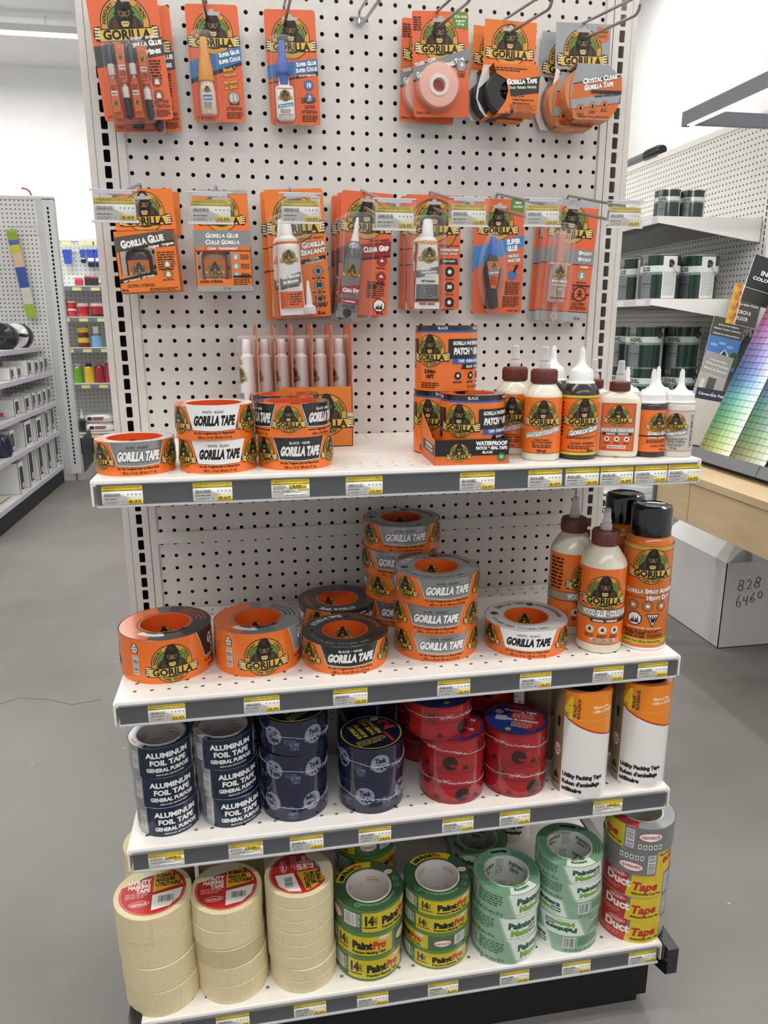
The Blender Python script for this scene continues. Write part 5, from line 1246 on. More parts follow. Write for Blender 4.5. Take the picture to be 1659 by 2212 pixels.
# --- squeeze tubes on cards
def squeeze(parent, cx, zt, zb, w, k, capk, band, nz=False, rl=0.0, crimp='f0efeb|g', kg='g'):
    """flattened squeeze tube, cap up, crimped end down; returns the tube part"""
    n = 20; m = MB(); H = zt-zb
    prof = [(zb, w*.56, 1.0), (zb+9, w*.56, 1.2), (zb+10, w*.555, 1.6), (zb+H*.35, w*.53, 8), (zb+H*.7, w*.48, w*.36), (zt-8, w*.42, w*.40), (zt-2, w*.30, w*.30), (zt, w*.22, w*.22)]
    vs = []
    for z, a, b in prof: vs += [(a*math.cos(2*PI*i/n), -14+b*math.sin(2*PI*i/n), z) for i in range(n)]
    f1 = []; f2 = []
    for r in range(len(prof)-1):
        for i in range(n): j = (i+1) % n; (f2 if r < 2 else f1).append((r*n+i, r*n+j, r*n+n+j, r*n+n+i))
    m.add(vs, f1, k); m.add(vs, f2+[tuple(range(n-1, -1, -1))], crimp)
    o = m.build('tube', parent, V0(cx, 0, 0), (0, rl, 0))
    c = MB()
    if nz: c.lathe([(6.5, zt-1), (7.5, zt), (5, zt+14), (2.6, zt+38), (1.6, zt+40)], capk, 20, 0, -14)
    else:
        c.lathe([(w*.24, zt-1), (w*.26, zt), (w*.2, zt+26), (w*.17, zt+28)], capk, 24, 0, -14)
    c.build('cap', o)
    # the print follows the belly of the tube
    def mp(u, v, h):
        for r in range(len(prof)-1):
            if prof[r][0] <= v <= prof[r+1][0]: break
        t = (v-prof[r][0])/max(1e-6, prof[r+1][0]-prof[r][0]); t = min(1, max(0, t))
        a = prof[r][1]+(prof[r+1][1]-prof[r][1])*t; b = prof[r][2]+(prof[r+1][2]-prof[r][2])*t
        s = max(-.995, min(.995, u/a)); return (u, -14-b*math.sqrt(1-s*s)-h-.35, v), (s, -math.sqrt(1-s*s), .1)
    a = Art(); band(a, w, zt, zb); a.build('tube_label', o, mp, 3.0)
    return o
def V0(x, y, z): return Vector((x*.001, y*.001, z*.001))
def warn(a, x, y, s, fire=True):
    a.put([[(x+s*math.cos(math.radians(22.5+45*i)), y+s*math.sin(math.radians(22.5+45*i))) for i in range(8)]], BK)
    a.put([[(x+s*.86*math.cos(math.radians(22.5+45*i)), y+s*.86*math.sin(math.radians(22.5+45*i))) for i in range(8)]], WH)
    if fire:
        for dx, hh in ((-.4, .45), (-.15, .8), (.15, .6), (.4, .9)): a.poly([(x+dx*s-.14*s, y-.45*s), (x+dx*s+.14*s, y-.45*s), (x+dx*s+.1*s, y-.1*s), (x+dx*s, y-.45*s+hh*s)], BK)
        a.rect(x-.5*s, y-.55*s, x+.5*s, y-.42*s, BK)
    else: skull(a, x, y, s*.7)
def skull(a, x, y, s, c=BK, e=WH):
    for sg in (-1, 1): a.poly([(x-s*.8*sg, y-s*.8), (x-s*.65*sg, y-s*.95), (x+s*.8*sg, y-s*.1), (x+s*.65*sg, y+s*.05)][::sg], c)
    a.circ(x, y+s*.3, s*.48, c, 18); a.rect(x-s*.25, y-s*.3, x+s*.25, y, c); a.circ(x-s*.18, y+s*.25, s*.12, e, 10); a.circ(x+s*.18, y+s*.25, s*.12, e, 10)
# sealant
def seal_art(a, w, h):
    card_base(a, w, h, OO); a.poly([(-w/2, -150), (w/2, -150), (w/2, -h), (-w/2, -h)], OO); head(a, w, 39, -48)
    a.text('100% Sealant Adhesive', 24, -82, 3, '2a1409', w=44, b=1, rot=4)
    a.text('Gorilla', 28, -95, 9, WH, w=40, b=3, rot=7, out=BK, smallcaps=True); a.text('Sealant', 27, -107, 9, WH, w=44, b=3, rot=7, out=BK, smallcaps=True)
    a.poly([(4, -124), (48, -116), (48, -109), (4, -117)], '26221e'); a.text('CLEAR', 28, -116.5, 3.6, 'd0cac0', w=17, b=2, rot=8); a.text('TRANSPARENT', 28, -122, 3.6, 'd0cac0', w=34, b=2, rot=8)
    for i in range(3): v = -136-i*24; a.circ(w/2-18, v, 9, '2a1409', 24); a.circ(w/2-18, v, 8.2, ['8f8f8f', '8f8f8f', 'b9825e'][i], 24); (a.text('30', w/2-18, v-3, 7, BK, w=10, b=3) if i == 1 else a.circ(w/2-18, v, 4, '3a2a1c', 8)); lines(a, w/2-30, v-14, w/2-6, v-10, 1)
    a.text('CAUTION', w/2-18, -h+30, 5.6, '2a1409', w=20, b=1); a.text('AVERTISSEMENT', w/2-22, -h+19, 5.4, '2a1409', w=36, b=1); a.text('82 mL', w/2-17, -h+4, 5, '2a1409', w=14, b=2)
    a.rect(-w/2, -94, -12, -92.5, '2a1409'); a.poly([(-w/2, -132), (-10, -124), (-10, -126), (-w/2, -134)], '2a1409'); a.bars(30, -h+165, 44, -h+200, vert=True)
def seal_band(a, w, zt, zb):
    a.rect(-w*.5, zb+12, w*.5, zt-16, 'f1f0ed'); a.rect(-w*.5, zt-16, w*.5, zt-12, 'dd6a22'); badge(a, 0, zt-38, w*.30)
    a.poly([(-w*.46, zt-72), (w*.46, zt-62), (w*.46, zt-80), (-w*.46, zt-92)], '77797b'); a.text('100% Silicone', 0, zt-72, 5, WH, w=w*.82, b=3, rot=8, smallcaps=True); a.text('En Silicone', 0, zt-80, 4.6, WH, w=w*.66, b=3, rot=8, smallcaps=True); a.text('CLEAR \u2022 TRANSPARENT', 0, zt-87.5, 3, '26221e', w=w*.8, b=2, rot=8)
    a.text('Great for \u2022 Parfait pour', 0, zt-97, 2.8, BK, w=w*.8, b=2); a.micro(-w*.3, zt-112, w*.3, zt-99, 4, '55524c', 2)
    a.rect(-w*.5, zb+12, w*.5, zb+40, 'd9682a'); a.micro(-w*.42, zb+16, w*.42, zb+37, 5, '3a1c0c', 4)
def seal(label, x, y, z, rl):
    t = card('sealant_card', label, x, y, z, 102, 214, seal_art, rl, 0, 'sealant tube cards')
    squeeze(t, -18, -62, -196, 40, 'eceae6|g', 'f1f0ee', seal_band, rl=0)
    m = MB(); m.lathe([(11, -196), (11.5, -194), (11, -184), (6, -180), (4.5, -160), (1.8, -140), (1.2, -139)], 'e9e8e6', 20, 12, -13); m.build('nozzle', t)
    blister(t, [(-14+p[0], p[1]) for p in rr_pts(-27, -202, 40, -28, 14)], 30)
    return t
HI = [h for h in HX]
t = seal('orange sealant card with large white squeeze tube, front one of three', HI[2]+4, -44, ZL+8, math.radians(-3))
copy_thing(t, V(HI[2]-2, -24, ZL+6), 0, 'orange sealant card with large white squeeze tube, middle one of three', rot=(0, math.radians(-1), 0))
copy_thing(t, V(HI[2]+6, -8, ZL+6), 0, 'orange sealant card with large white squeeze tube, rear one of three', rot=(0, math.radians(-4), 0))
# grip
def grip_art(a, w, h):
    card_base(a, w, h, OC); head(a, w, 35, -44)
    a.poly([(-w/2, -94), (w/2, -78), (w/2, -104), (-w/2, -120)], '8f2326'); a.poly([(-w/2, -118), (w/2, -102), (w/2, -105), (-w/2, -121)], '2a1409')
    a.text('CONTACT ADHESIVE', w/2-22, -80, 3, '2a1409', w=36, b=2, rot=7); a.text('Clear Grip', w/2-26, -97, 8.5, WH, w=46, b=3, rot=8, smallcaps=True)
    for v in (-113, -140): a.circ(w/2-15, v, 9, '2a1409', 24); a.circ(w/2-15, v, 8.2, 'a3282c', 24); a.poly([(w/2-19, v-1), (w/2-11, v-1), (w/2-15, v+4)], WH); lines(a, w/2-24, v-14, w/2-6, v-10, 1)
    lines(a, 6, -h+30, w/2-6, -h+60, 8); a.text('DANGER', 16, -h+48, 5, '2a1409', w=15, b=2); warn(a, w/2-16, -h+18, 12); a.text('80 mL', w/2-14, -h+3, 3.6, '2a1409', w=12, b=2)
def grip_band(a, w, zt, zb):
    badge(a, 0, zt-52, w*.36); a.micro(-w*.36, zt-30, w*.36, zt-12, 6, '55575a', 1); a.poly([(-w*.5, zt-92), (w*.5, zt-86), (w*.5, zt-72), (-w*.5, zt-78)], '9b2a2c'); a.text('Clear Grip', 2, zt-86, 6.5, WH, w=w*.85, b=3, rot=3, smallcaps=True)
    a.rect(-w*.5, zt-106, w*.5, zt-97, '9b2a2c'); a.text('Permanent Bond', 0, zt-103, 3, WH, w=w*.7, b=2); warn(a, 0, zt-122, 8); a.text('CRYSTAL CLEAR', 0, zb+18, 3, '2a2a2a', w=w*.8, b=1)
def grip(label, x, y, z, rl):
    t = card('grip_adhesive_card', label, x, y, z, 92, 208, grip_art, rl, 0, 'grip adhesive cards')
    squeeze(t, -16, -72, -202, 34, '8d8f91|s', 'e9e8e4', grip_band, True, math.radians(4), '9a9c9e|s')
    blister(t, [(-14+p[0], p[1]) for p in rr_pts(-28, -205, 27, -24, 12)], 28)
    return t
t = grip('orange grip adhesive card with silver-grey squeeze tube, front one of three', HI[3]+6, -46, ZL+6, math.radians(3.5))
copy_thing(t, V(HI[3]+0, -26, ZL+6), 0, 'orange grip adhesive card, middle one of three', rot=(0, math.radians(1.5), 0))
copy_thing(t, V(HI[3]-8, -8, ZL+4), 0, 'orange grip adhesive card, rear one of three', rot=(0, math.radians(1), 0))
# construction adhesive
def cons_art(a, w, h):
    card_base(a, w, h, OC); a.circ(0, -52, 46, '2a1409', 48); a.circ(0, -52, 44.5, 'b9822e', 48); a.circ(0, -52, 37, OC, 48); head(a, w, 36, -44)
    a.rect(-w/2, -92, -20, -90.6, '2a1409'); a.rect(-w/2, -120, -20, -118.6, '2a1409')
    a.text('ALL-PURPOSE \u2022 TOUT USAGE', w/2-22, -87, 2.6, '5a1e10', w=38, b=2); a.text('Construction', w/2-22, -95, 5, WH, w=38, b=3, smallcaps=True, out=BK); a.text('Adhesive \u2022 Adhesif', w/2-22, -101, 3.4, WH, w=34, b=2, smallcaps=True, out=BK)
    a.poly([(w/2-40, -118), (w/2-3, -118), (w/2-6, -108), (w/2-36, -108)], '26221e'); a.text('HEAVY DUTY', w/2-21, -114, 3, WH, w=24, b=2)
    for i in range(3): v = -131-i*27; a.put([[(w/2-19+9.5*math.cos(math.radians(22.5+45*k)), v+9.5*math.sin(math.radians(22.5+45*k))) for k in range(8)]], '1d1a17'); (a.text('30', w/2-19, v-2.5, 6, WH, w=9, b=3) if i == 1 else a.circ(w/2-19, v, 4, WH, 7)); lines(a, w/2-29, v-14.5, w/2-9, v-11.5, 1)
    a.text('74 mL', w/2-15, -h+5, 4, '2a1409', w=11, b=1)
def cons_band(a, w, zt, zb):
    a.rect(-w*.55, zb+12, w*.55, zt-10, 'd9622a'); a.rect(-w*.5, zt-14, w*.5, zt-11, 'd8b04a'); badge(a, 0, zt-34, w*.32); a.poly([(-w*.5, zt-72), (w*.5, zt-64), (w*.5, zt-52), (-w*.5, zt-60)], '6f7173')
    a.text('Gorilla', -w*.12, zt-59, 4, WH, w=w*.4, b=2, rot=4, smallcaps=True); a.text('Construction', 0, zt-64, 4, WH, w=w*.8, b=2, rot=4, smallcaps=True); a.text('Adhesive', w*.1, zt-68.5, 4, WH, w=w*.5, b=2, rot=4, smallcaps=True)
    a.text('All Purpose', 0, zt-79, 3.4, '3a1c0c', w=w*.6, b=2); a.rect(-w*.5, zt-108, w*.5, zt-83, '77797b'); a.micro(-w*.44, zt-106, w*.44, zt-85, 6, '2f2f30', 3); a.rect(-w*.5, zt-112, w*.5, zt-108, '1d1a17'); a.text('WHITE \u2022 BLANC', 0, zt-119, 3.6, '2a1409', w=w*.7, b=2); a.text('74 mL', 0, zb+16, 3.2, '2a1409', w=12, b=1)
def cons(label, x, y, z, rl):
    t = card('construction_adhesive_card', label, x, y, z, 99, 198, cons_art, rl, 0, 'construction adhesive cards')
    squeeze(t, -15, -58, -184, 42, 'e9e8e4|g', 'f1f0ee', cons_band, False, 0.0)
    blister(t, [(-14+p[0], p[1]) for p in rr_pts(-30, -188, 30, -24, 12)], 30)
    return t
t = cons('orange construction adhesive card with white-capped orange squeeze tube, front one', HI[4]+2, -34, ZL+6, math.radians(0))
copy_thing(t, V(HI[4]-6, -10, ZL+6), 0, 'orange construction adhesive card, rear one', rot=(0, math.radians(1), 0))
# micro precise
def micro_art(a, w, h):
    card_base(a, w, h, OC); head(a, w, 30, -42, cx=-2)
    a.poly([(w/2-28, 0), (w/2-4, 0), (w/2-1, -5), (w/2-1, -22), (w/2-28, -18)], '4f8a3c'); a.text('NEW', w/2-14, -8, 4, 'e8efdc', w=12, b=2); a.text('NOUVEAU', w/2-14, -14, 3, 'e8efdc', w=18, b=2)
    a.poly([(-w/2, -84), (w/2, -62), (w/2, -84), (-w/2, -126)], '3f86c8'); a.poly([(-w/2, -124), (w/2, -82), (w/2, -116), (12, -116)], OC)
    a.text('SUPER', w/2-20, -78, 8.5, WH, w=26, b=3, rot=6, out='24466e'); a.text('GLUE', w/2-22, -90, 8.5, WH, w=20, b=3, rot=6, out='24466e'); a.text('MICRO', w/2-19, -102, 5.5, WH, w=21, b=2, rot=8, out=BK); a.text('PRECISE', w/2-18, -110, 5.5, WH, w=26, b=2, rot=8, out=BK)
    a.circ(w/2-20, -134, 9, '3f78b4', 20); a.poly([(w/2-16, -130), (w/2-8, -116), (w/2-14, -114), (w/2-20, -128)], '26221e')
    lines(a, w/2-34, -h+34, w/2-5, -h+58, 8); lines(a, w/2-38, -h+12, w/2-5, -h+32, 6); a.text('5 g (0.17 oz.)', w/2-17, -h+4, 3.6, '2a1409', w=22, b=1)
t = card('micro_glue_card', 'orange card with black pen-shaped glue applicator and blue tip in a grey rounded blister', HI[5]+4, -16, ZL+5, 98, 204, micro_art, 0.0)
m = MB(); n = 24; prof = [(-182, 13, 7), (-178, 14, 9), (-150, 10, 8), (-128, 15, 10), (-112, 17, 10), (-98, 13, 9), (-90, 8, 7), (-86, 7, 6)]
vs = []; fs = []
for z, a_, b_ in prof: vs += [(-15+a_*math.cos(2*PI*i/n), -12+b_*math.sin(2*PI*i/n), z) for i in range(n)]
for r in range(len(prof)-1): fs += [(r*n+i, r*n+(i+1) % n, r*n+n+(i+1) % n, r*n+n+i) for i in range(n)]
m.add(vs, fs+[tuple(range(n-1, -1, -1))], '252629'); m.build('applicator', t)
m = MB(); m.lathe([(6, -90), (6.4, -86), (5.6, -62), (4, -54), (3, -53)], '2f66c8|g', 20, -15, -12); m.build('cap', t)
a = Art(); a.poly([(-14, -98), (14, -98), (5, -146), (-5, -146)], 'd9622a'); badge(a, 0, -107, 7, full=False); a.poly([(-11, -122), (11, -119), (10, -113), (-12, -116)], '3f86c8'); a.text('SUPER GLUE', 0, -119.6, 2.8, WH, w=17, b=2, rot=7); a.micro(-6, -140, 6, -124, 5, '3a1c0c', 2); a.build('applicator_label', t, lambda u, v, h: ((-15+u, -23-h, v), (0, -1, 0)))
blister(t, [(-15+22*math.cos(2*PI*i/32)*(1+.12*math.cos(4*PI*i/32)), -118+72*math.sin(2*PI*i/32)) for i in range(32)], 26, 'clear', inset=4)
# epoxy
def epo_art(a, w, h):
    card_base(a, w, h, 'a9acad'); a.rect(-w/2, -h+18, w/2, -12, OC); a.rect(-w/2, -h+18, w/2, -h+19.5, '2a1409'); head(a, w, 34, -44)
    a.rect(-w/2, -112, w/2, -86, '8a8d90'); a.rect(-w/2, -113.5, w/2, -112, '2a1409'); a.text('Epoxy', w/2-18, -95, 6.5, WH, w=26, b=3, smallcaps=True, out=BK); a.text('Epoxy', w/2-18, -106, 6.5, WH, w=26, b=3, smallcaps=True, out=BK)
    a.poly([(w/2-34, -120), (w/2-2, -120), (w/2-2, -113), (w/2-30, -113)], 'd9622a'); a.text('CLEAR', w/2-17, -118, 3, WH, w=16, b=2)
    a.circ(w/2-20, -132, 9, '8f9294', 24); a.text('5', w/2-20, -136, 8, WH, w=6, b=2); lines(a, w/2-30, -147, w/2-8, -143, 1)
    a.rect(w/2-36, -152, w/2-1, -149, '26221e'); lines(a, w/2-36, -160, w/2-4, -154, 2); a.rect(w/2-36, -168, w/2-1, -164.6, '26221e'); lines(a, w/2-36, -178, w/2-4, -169, 3)
    x, y, s = w/2-20, -h+52, 14
    for q, c in ((s, '26140c'), (s*.84, OC)): a.put([[(x+q*math.cos(math.radians(22.5+45*i)), y+q*math.sin(math.radians(22.5+45*i))) for i in range(8)]], c)
    skull(a, x, y+1, 9, '26140c', OC)
    a.text('CAUTION /', w/2-20, -h+31, 6, '2a1409', w=28, b=1); a.text('ATTENTION', w/2-20, -h+23, 6, '2a1409', w=32, b=1); a.text('25 mL', w/2-20, -h+5, 4.4, '2a1409', w=13, b=1)
def epo(label, x, y, z, rl):
    t = card('epoxy_card', label, x, y, z, 104, 218, epo_art, rl, 0, 'epoxy syringe cards')
    for dx in (-8, 8): MB().lathe([(3, -172), (8, -170), (8, -100), (7.4, -100)], 'clear_warm', 20, -20+dx, -12).build('syringe_barrel', t)
    MB().box(-40, -18, -104, 0, -6, -101, 'dcb9a4|g').build('flange', t)
    m = MB(); m.box(-35, -19, -100, -5, -5, -48, 'clear_pink', 2); m.box(-26, -14, -100, -14, -9, -44, 'e0917a|g', 1); m.build('plunger', t)
    m = MB(); m.lathe([(4, -172), (4, -190), (7, -194), (7, -200), (3, -203), (2, -208)], 'clear_pink', 16, -20, -12); m.build('tip', t)
    a = Art(); badge(a, 0, -118, 10); a.text('Epoxy / Epoxy', 0, -136, 4.6, WH, w=30, b=3, sh=.15, smallcaps=True, out='3a2a20'); a.rect(-16, -142, 16, -139, 'c9b9a6'); warn(a, 3, -149, 5, False); a.rect(-16, -165, 16, -163, '6a4a30'); a.build('syringe_print', t, lambda u, v, h: ((-20+u, -20.6-h, v), (0, -1, 0)))
    blister(t, [(-20+p[0], p[1]) for p in rr_pts(-22, -210, 22, -30, 10)], 26)
    return t
t = epo('orange and grey epoxy card with double syringe, front one of the two', HI[6]-0, -34, ZL+4, math.radians(3.5))
copy_thing(t, V(HI[6]-8, -9, ZL+4), 0, 'orange and grey epoxy card with double syringe, rear one of the two', rot=(0, math.radians(2.5), 0))

# ============================================================ UPPER SHELF: DISPLAY BOXES AND BOTTLES
# counter box holding six carded tubes edge-on
t = thing('counter_display_box', 'orange cardboard counter box holding upright carded sealant tubes at the back of the upper shelf', 'display box', V(-152, -95, S1+.3))
m = MB(); O2 = 'd97a2a'
m.prism([(-84, 0), (87, 0), (87, 103), (-30, 103), (-84, 66)], -56, -54.8, O2, 'xz'); m.prism([(-84, 0), (87, 0), (87, 103), (-84, 103)], 46, 47.2, O2, 'xz'); m.box(86, -56, 0, 87.2, 47, 103, O2); m.box(-84, -56, 0, -83, 47, 66, O2); m.box(-84, -56, 0, 87, 47, 1.2, O2); m.build('carton', t)
a = Art(); badge(a, 42, 55, 36); a.put([[(45, 44), (87, 44), (87, 58), (45, 58)]], 'c9c6c0', 0); a.build('box_print', t, m_front(-56.1))
def tube_card(label, x, y, z, rot):
    q = thing('sealant_tube_card', label, 'carded product', V(x, y, z), 0, 'carded sealant tubes in the counter box', rot=rot)
    MB().prism([(-46, 0), (46, 0), (46, 196), (38, 204), (-38, 204), (-46, 196)], 0, .9, 'd6825c', 'xz').build('backing_card', q)
    m = MB(); m.lathe([(20, 22), (20, 26), (19, 100), (16, 150), (9, 156)], 'efeeec|g', 28, 0, -15, .75); m.build('tube', q)
    m = MB(); m.lathe([(8.5, 154), (9.5, 156), (7.5, 178), (6.5, 180)], 'f1f0ee|g', 24, 0, -15); m.build('cap', q)
    a = Art(); a.rect(-15, 138, 15, 141, 'd9682a'); a.rect(-15, 143, 15, 145, 'd9682a'); badge(a, 8, 118, 13); a.rect(-16, 60, 16, 88, '8a8c8e'); a.text('SILICONE', 0, 72, 6, WH, w=26, b=2); a.build('tube_label', q, m_cyl(19.6, 0, .75, -15), 2.0)
    blister(q, rr_pts(-24, 14, 24, 186, 14), 32)
    return q
xs = [-238, -203, -172, -135, -99, -62]
q0 = tube_card('carded white sealant tube in the orange counter box, leaning leftmost one', xs[0]+14, -92, S1+2, (0, math.radians(-3), math.radians(-86)))
for i in range(1, 6):
    copy_thing(q0, V(xs[i]+[0, 8, 6, 3, 0, -3][i], -90, S1+2), 0, 'carded white sealant tube in the orange counter box, %s of six' % ['', 'second from left', 'third from left', 'third from right', 'second from right', 'rightmost'][i], rot=(0, math.radians([0, -1, 0, 0, 1, 0][i]), math.radians(-88)))

# waterproof tape tray
def patch_art(a, R, H):
    C = 2*PI*R; a.rect(-C/2, 0, C/2, H, OR); a.rect(-C/2, H-8, C/2, H, '1f2023|c'); a.rect(-C/2, H-11, C/2, H-8, '2f5fae|g')
    for i in range(5): a.text(['BLACK', 'NOIR'][i % 2], -C/2+C*(i+.5)/5, H-6, 4, 'e9e9e6', w=16, b=1)
    for off in (-C/2, 0):
        u = off; a.rect(u+R*.18, H*.50, u+R*2.2, H*.80, '1f2023|g')
        a.poly([(u+R*.3, H*.42), (u+R*2, H*.42), (u+R*2, H*.50), (u+R*.35, H*.50)], '2f5fae|g'); a.poly([(u+R*.6, H*.34), (u+R*2, H*.34), (u+R*2, H*.42), (u+R*.68, H*.42)], '1f2023|g')
        a.text('GORILLA WATERPROOF', u+R*.92, H*.71, 5.2, WH, w=R*1.2, b=2); a.text('PATCH & SEAL', u+R*.92, H*.57, 9, WH, w=R*1.15, b=3, sh=.1); a.text('TAPE \u2022 RUBAN ADHESIF', u+R*1.0, H*.445, 4, WH, w=R*1.0, b=2); a.text('BLACK \u2022 NOIR', u+R*1.1, H*.36, 3.6, WH, w=R*.6, b=2)
        for k in range(3): a.circ(u+R*(.5+.5*k), H*.24, 6, '1f2023', 24); a.circ(u+R*(.5+.5*k), H*.24, 2.6, 'e9e9e6', 8); lines(a, u+R*(.5+.5*k)-8, H*.12, u+R*(.5+.5*k)+8, H*.16, 1)
        a.text('3.04m', u-R*.42, H*.28, 5.5, '1b1109', w=R*.4, b=2); a.text('10FT', u-R*.42, H*.2, 5.5, '1b1109', w=R*.3, b=2); lines(a, u-R*.75, H*.04, u-R*.1, H*.14, 3); a.text('10.1 cm x 3.04 m', u+R*1.2, H*.05, 4, '1b1109', w=R*.7, b=1)
        badge(a, u-R*.42, H*.62, R*.50)
def patch(label, x, y, z, rz): return roll('waterproof_tape_roll', label, 'tape roll', V(x, y, z), rz, dict(R=50, r=37, H=101, side='2b2c2e|g', core='d9622a', art=patch_art, top=lambda a, R, r, H: a.ring(0, 0, r, R-1.2, '232427|c', 60)), 'waterproof tape rolls')
pp = patch('black and orange waterproof tape roll standing at the front in the tray', 104, -302, S1+2, FACE(104, -302)+.02)
copy_thing(pp, V(78, -224, S1+2), FACE(80, -224)-.1, 'black and orange waterproof tape roll at the back of the tray, mostly hidden')
copy_thing(pp, V(79, -228, S1+103.3), FACE(80, -228)-.1, 'black and orange waterproof tape roll stacked on top, the highest one')
t = thing('cardboard_display_tray', 'black and orange cardboard tray with cut-down front holding waterproof tape rolls', 'display tray', V(0, 0, S1+.3), 0)
t.location = V(92, -268, S1+.3); t.rotation_euler = (0, 0, math.radians(-2))
m = MB(); m.box(-57, -88, 0, 57, 92, 1.2, '1f2023'); m.box(-57, -88.8, 0, 57, -87.6, 38, '1f2023'); m.box(-57, 91, 0, 57, 92.2, 88, OO)
m.prism([(-88, 0), (92, 0), (92, 90), (70, 90), (-70, 38), (-88, 38)], -57.8, -56.6, OO, 'yz'); m.prism([(-88, 0), (92, 0), (92, 90), (70, 90), (-70, 38), (-88, 38)], 56.6, 57.8, '3a3b3e', 'yz'); m.build('carton', t)
a = Art(); a.rect(-57, 0, 57, 14, 'd9682a'); a.rect(-57, 14, 57, 38, '1f2023'); badge(a, -20, 18, 14.5); a.text('WATERPROOF', 30, 29, 5.6, WH, w=48, b=3); a.text('PATCH & SEAL TAPE', 30, 22.5, 4.2, WH, w=48, b=3); a.text('BLACK', 24, 16.5, 3.4, WH, w=16, b=2); a.circ(46, 10, 7, '3f7a3a', 10); a.text('2X', 46, 9, 4, 'dfe8cf', w=6, b=2); a.rect(-57, 13.4, 57, 14, '0d0d0d'); a.build('front_print', t, m_front(-88.85))
a = Art(); a.poly([(-60, 0), (88, 0), (88, 14), (-60, 14)], 'd9682a'); a.rect(0, 14, 86, 30, '1f2023'); a.text('WATERPROOF', 46, 23, 4.6, WH, w=54, b=2); a.text('PATCH & SEAL TAPE', 46, 17, 3.4, WH, w=54, b=2); badge(a, -30, 30, 17); a.build('side_print', t, m_left(-57.85))

# glue bottles: lathe body, printed sleeve, cap, nozzle
def bottle(name, label, x, y, zs, rz, body, bk, capp, capk, nozp, nozk, lab, R, z0, group, n=40, k=1.0, extra=None, cat='glue bottle'):
    t = thing(name, label, cat, V(x, y, zs), rz, group)
    MB().lathe(body, bk, 56, 0, 0, k).build('bottle', t)
    c = MB(); c.lathe(capp, capk, n); o = c.build('cap', t)
    if nozp: MB().lathe(nozp, nozk, 20).build('nozzle', t)
    a = Art(); lab(a, R); a.build('label', t, m_cyl(R+.25, z0, k), R*2*PI/56)
    if extra: extra(t)
    return t
def ribs(R, z0, z1, k, n=30):
    def f(t):
        m = MB()
        for i in range(n): q = 2*PI*i/n; x, y = R*math.cos(q), R*math.sin(q); m.tube([(x, y, z0), (x, y, z1)], .55, k, 5)
        m.build('cap_ribs', t)
    return f
CRM = 'e6ddca|g'; BRN = '6a3427'; WPL = 'f1f1ee'
def wood_lab(H, ml, big=False):
    def f(a, R):
        C = 2*PI*R; a.rect(-C*.46, 0, C*.46, H, OR); a.rect(-C*.46, 0, C*.46, .8, '2a1409')
        badge(a, 0, H*.68, min(R*.82, H*.27)); w = R*1.5
        if big: a.rect(-C*.46, H*.36, C*.46, H*.47, 'a99c88|g'); a.rect(-C*.46, H*.35, C*.46, H*.36, '1b1109'); a.rect(-C*.46, H*.47, C*.46, H*.477, '1b1109'); a.text('WOOD GLUE \u2022 COLLE A BOIS', 8, H*.385, H*.075, WH, w=R*2.3, b=3, out=BK); a.poly([(-R*.5, H*.30), (R*1.4, H*.30), (R*1.4, H*.345), (-R*.6, H*.345)], '1b1109'); a.text('ORIGINAL \u2022 ORIGINALE', R*.1, H*.31, H*.025, WH, w=R*1.1, b=2)
        else: a.poly([(-R*.95, H*.26), (R*1.1, H*.40), (R*1.1, H*.50), (-R*.95, H*.36)], 'b9b3aa|g'); a.text('Wood Glue \u2022 Colle a Bois', R*.05, H*.345, H*.07, WH, w=R*1.85, b=3, rot=14 if R < 35 else 8, smallcaps=True, out=BK)
        if big:
            for i in range(3): u = -R*.55+R*.55*i; a.circ(u, H*.2, R*.19, 'e3d9c8', 8); a.poly([(u-3, H*.18), (u+3, H*.18), (u+1.6, H*.225), (u-1.6, H*.225)], '26221e'); lines(a, u-R*.22, H*.09, u+R*.22, H*.14, 3, s=i)
            a.rect(-R*.5, H*.03, R*.6, H*.085, 'e3d9c8'); a.text('DRIES NATURAL COLOR', R*.05, H*.06, H*.018, '1b1109', w=R*.9, b=2); a.text('SECHE EN COULEUR NATURELLE', R*.05, H*.036, H*.018, '1b1109', w=R*1.0, b=2)
        else: a.text('Indoor/Outdoor', 0, H*.235, 3, '1b1109', w=R*.8, b=1); a.text('Type II Water Resistant', 0, H*.19, 3, '1b1109', w=R*1.1, b=1); lines(a, -R*.5, H*.10, R*.5, H*.17, 2); a.text(ml, 0, H*.03, 4, '1b1109', w=R*.5, b=2)
        a.micro(-R*1.9, H*.5, -R*1.2, H*.95, 9, '2a1409', 4); a.bars(-R*2.4, H*.1, -R*2.0, H*.6, vert=True)
    return f
def nozzle_prof(z, s=1.0): return [(9*s, z), (10*s, z+6*s), (8.4*s, z+10*s), (7.4*s, z+13*s), (8.6*s, z+15*s), (6.6*s, z+22*s), (6.0*s, z+36*s), (4.6*s, z+38*s)]
w8 = bottle('wood_glue_bottle', 'cream wood glue bottle with brown cap, front one of the pair beside the cardboard tray', 211, -324, S1, FACE(211, -324)+.05,
    [(27, 0), (29.3, 2.5), (29.5, 6), (29.5, 98), (28, 104), (18, 117), (15, 120), (14.5, 122)], CRM, [(19.2, 118), (20, 119.5), (20, 136), (18.5, 139), (8, 139.6)], BRN, nozzle_prof(139, .9), 'clear_grey', wood_lab(86, '236 mL'), 29.5, 12, 'wood glue bottles on the upper shelf', extra=ribs(20, 120, 136, BRN, 36))
copy_thing(w8, V(186, -262, S1), FACE(190, -262)-.1, 'cream wood glue bottle with brown cap, rear one of the pair beside the cardboard tray')
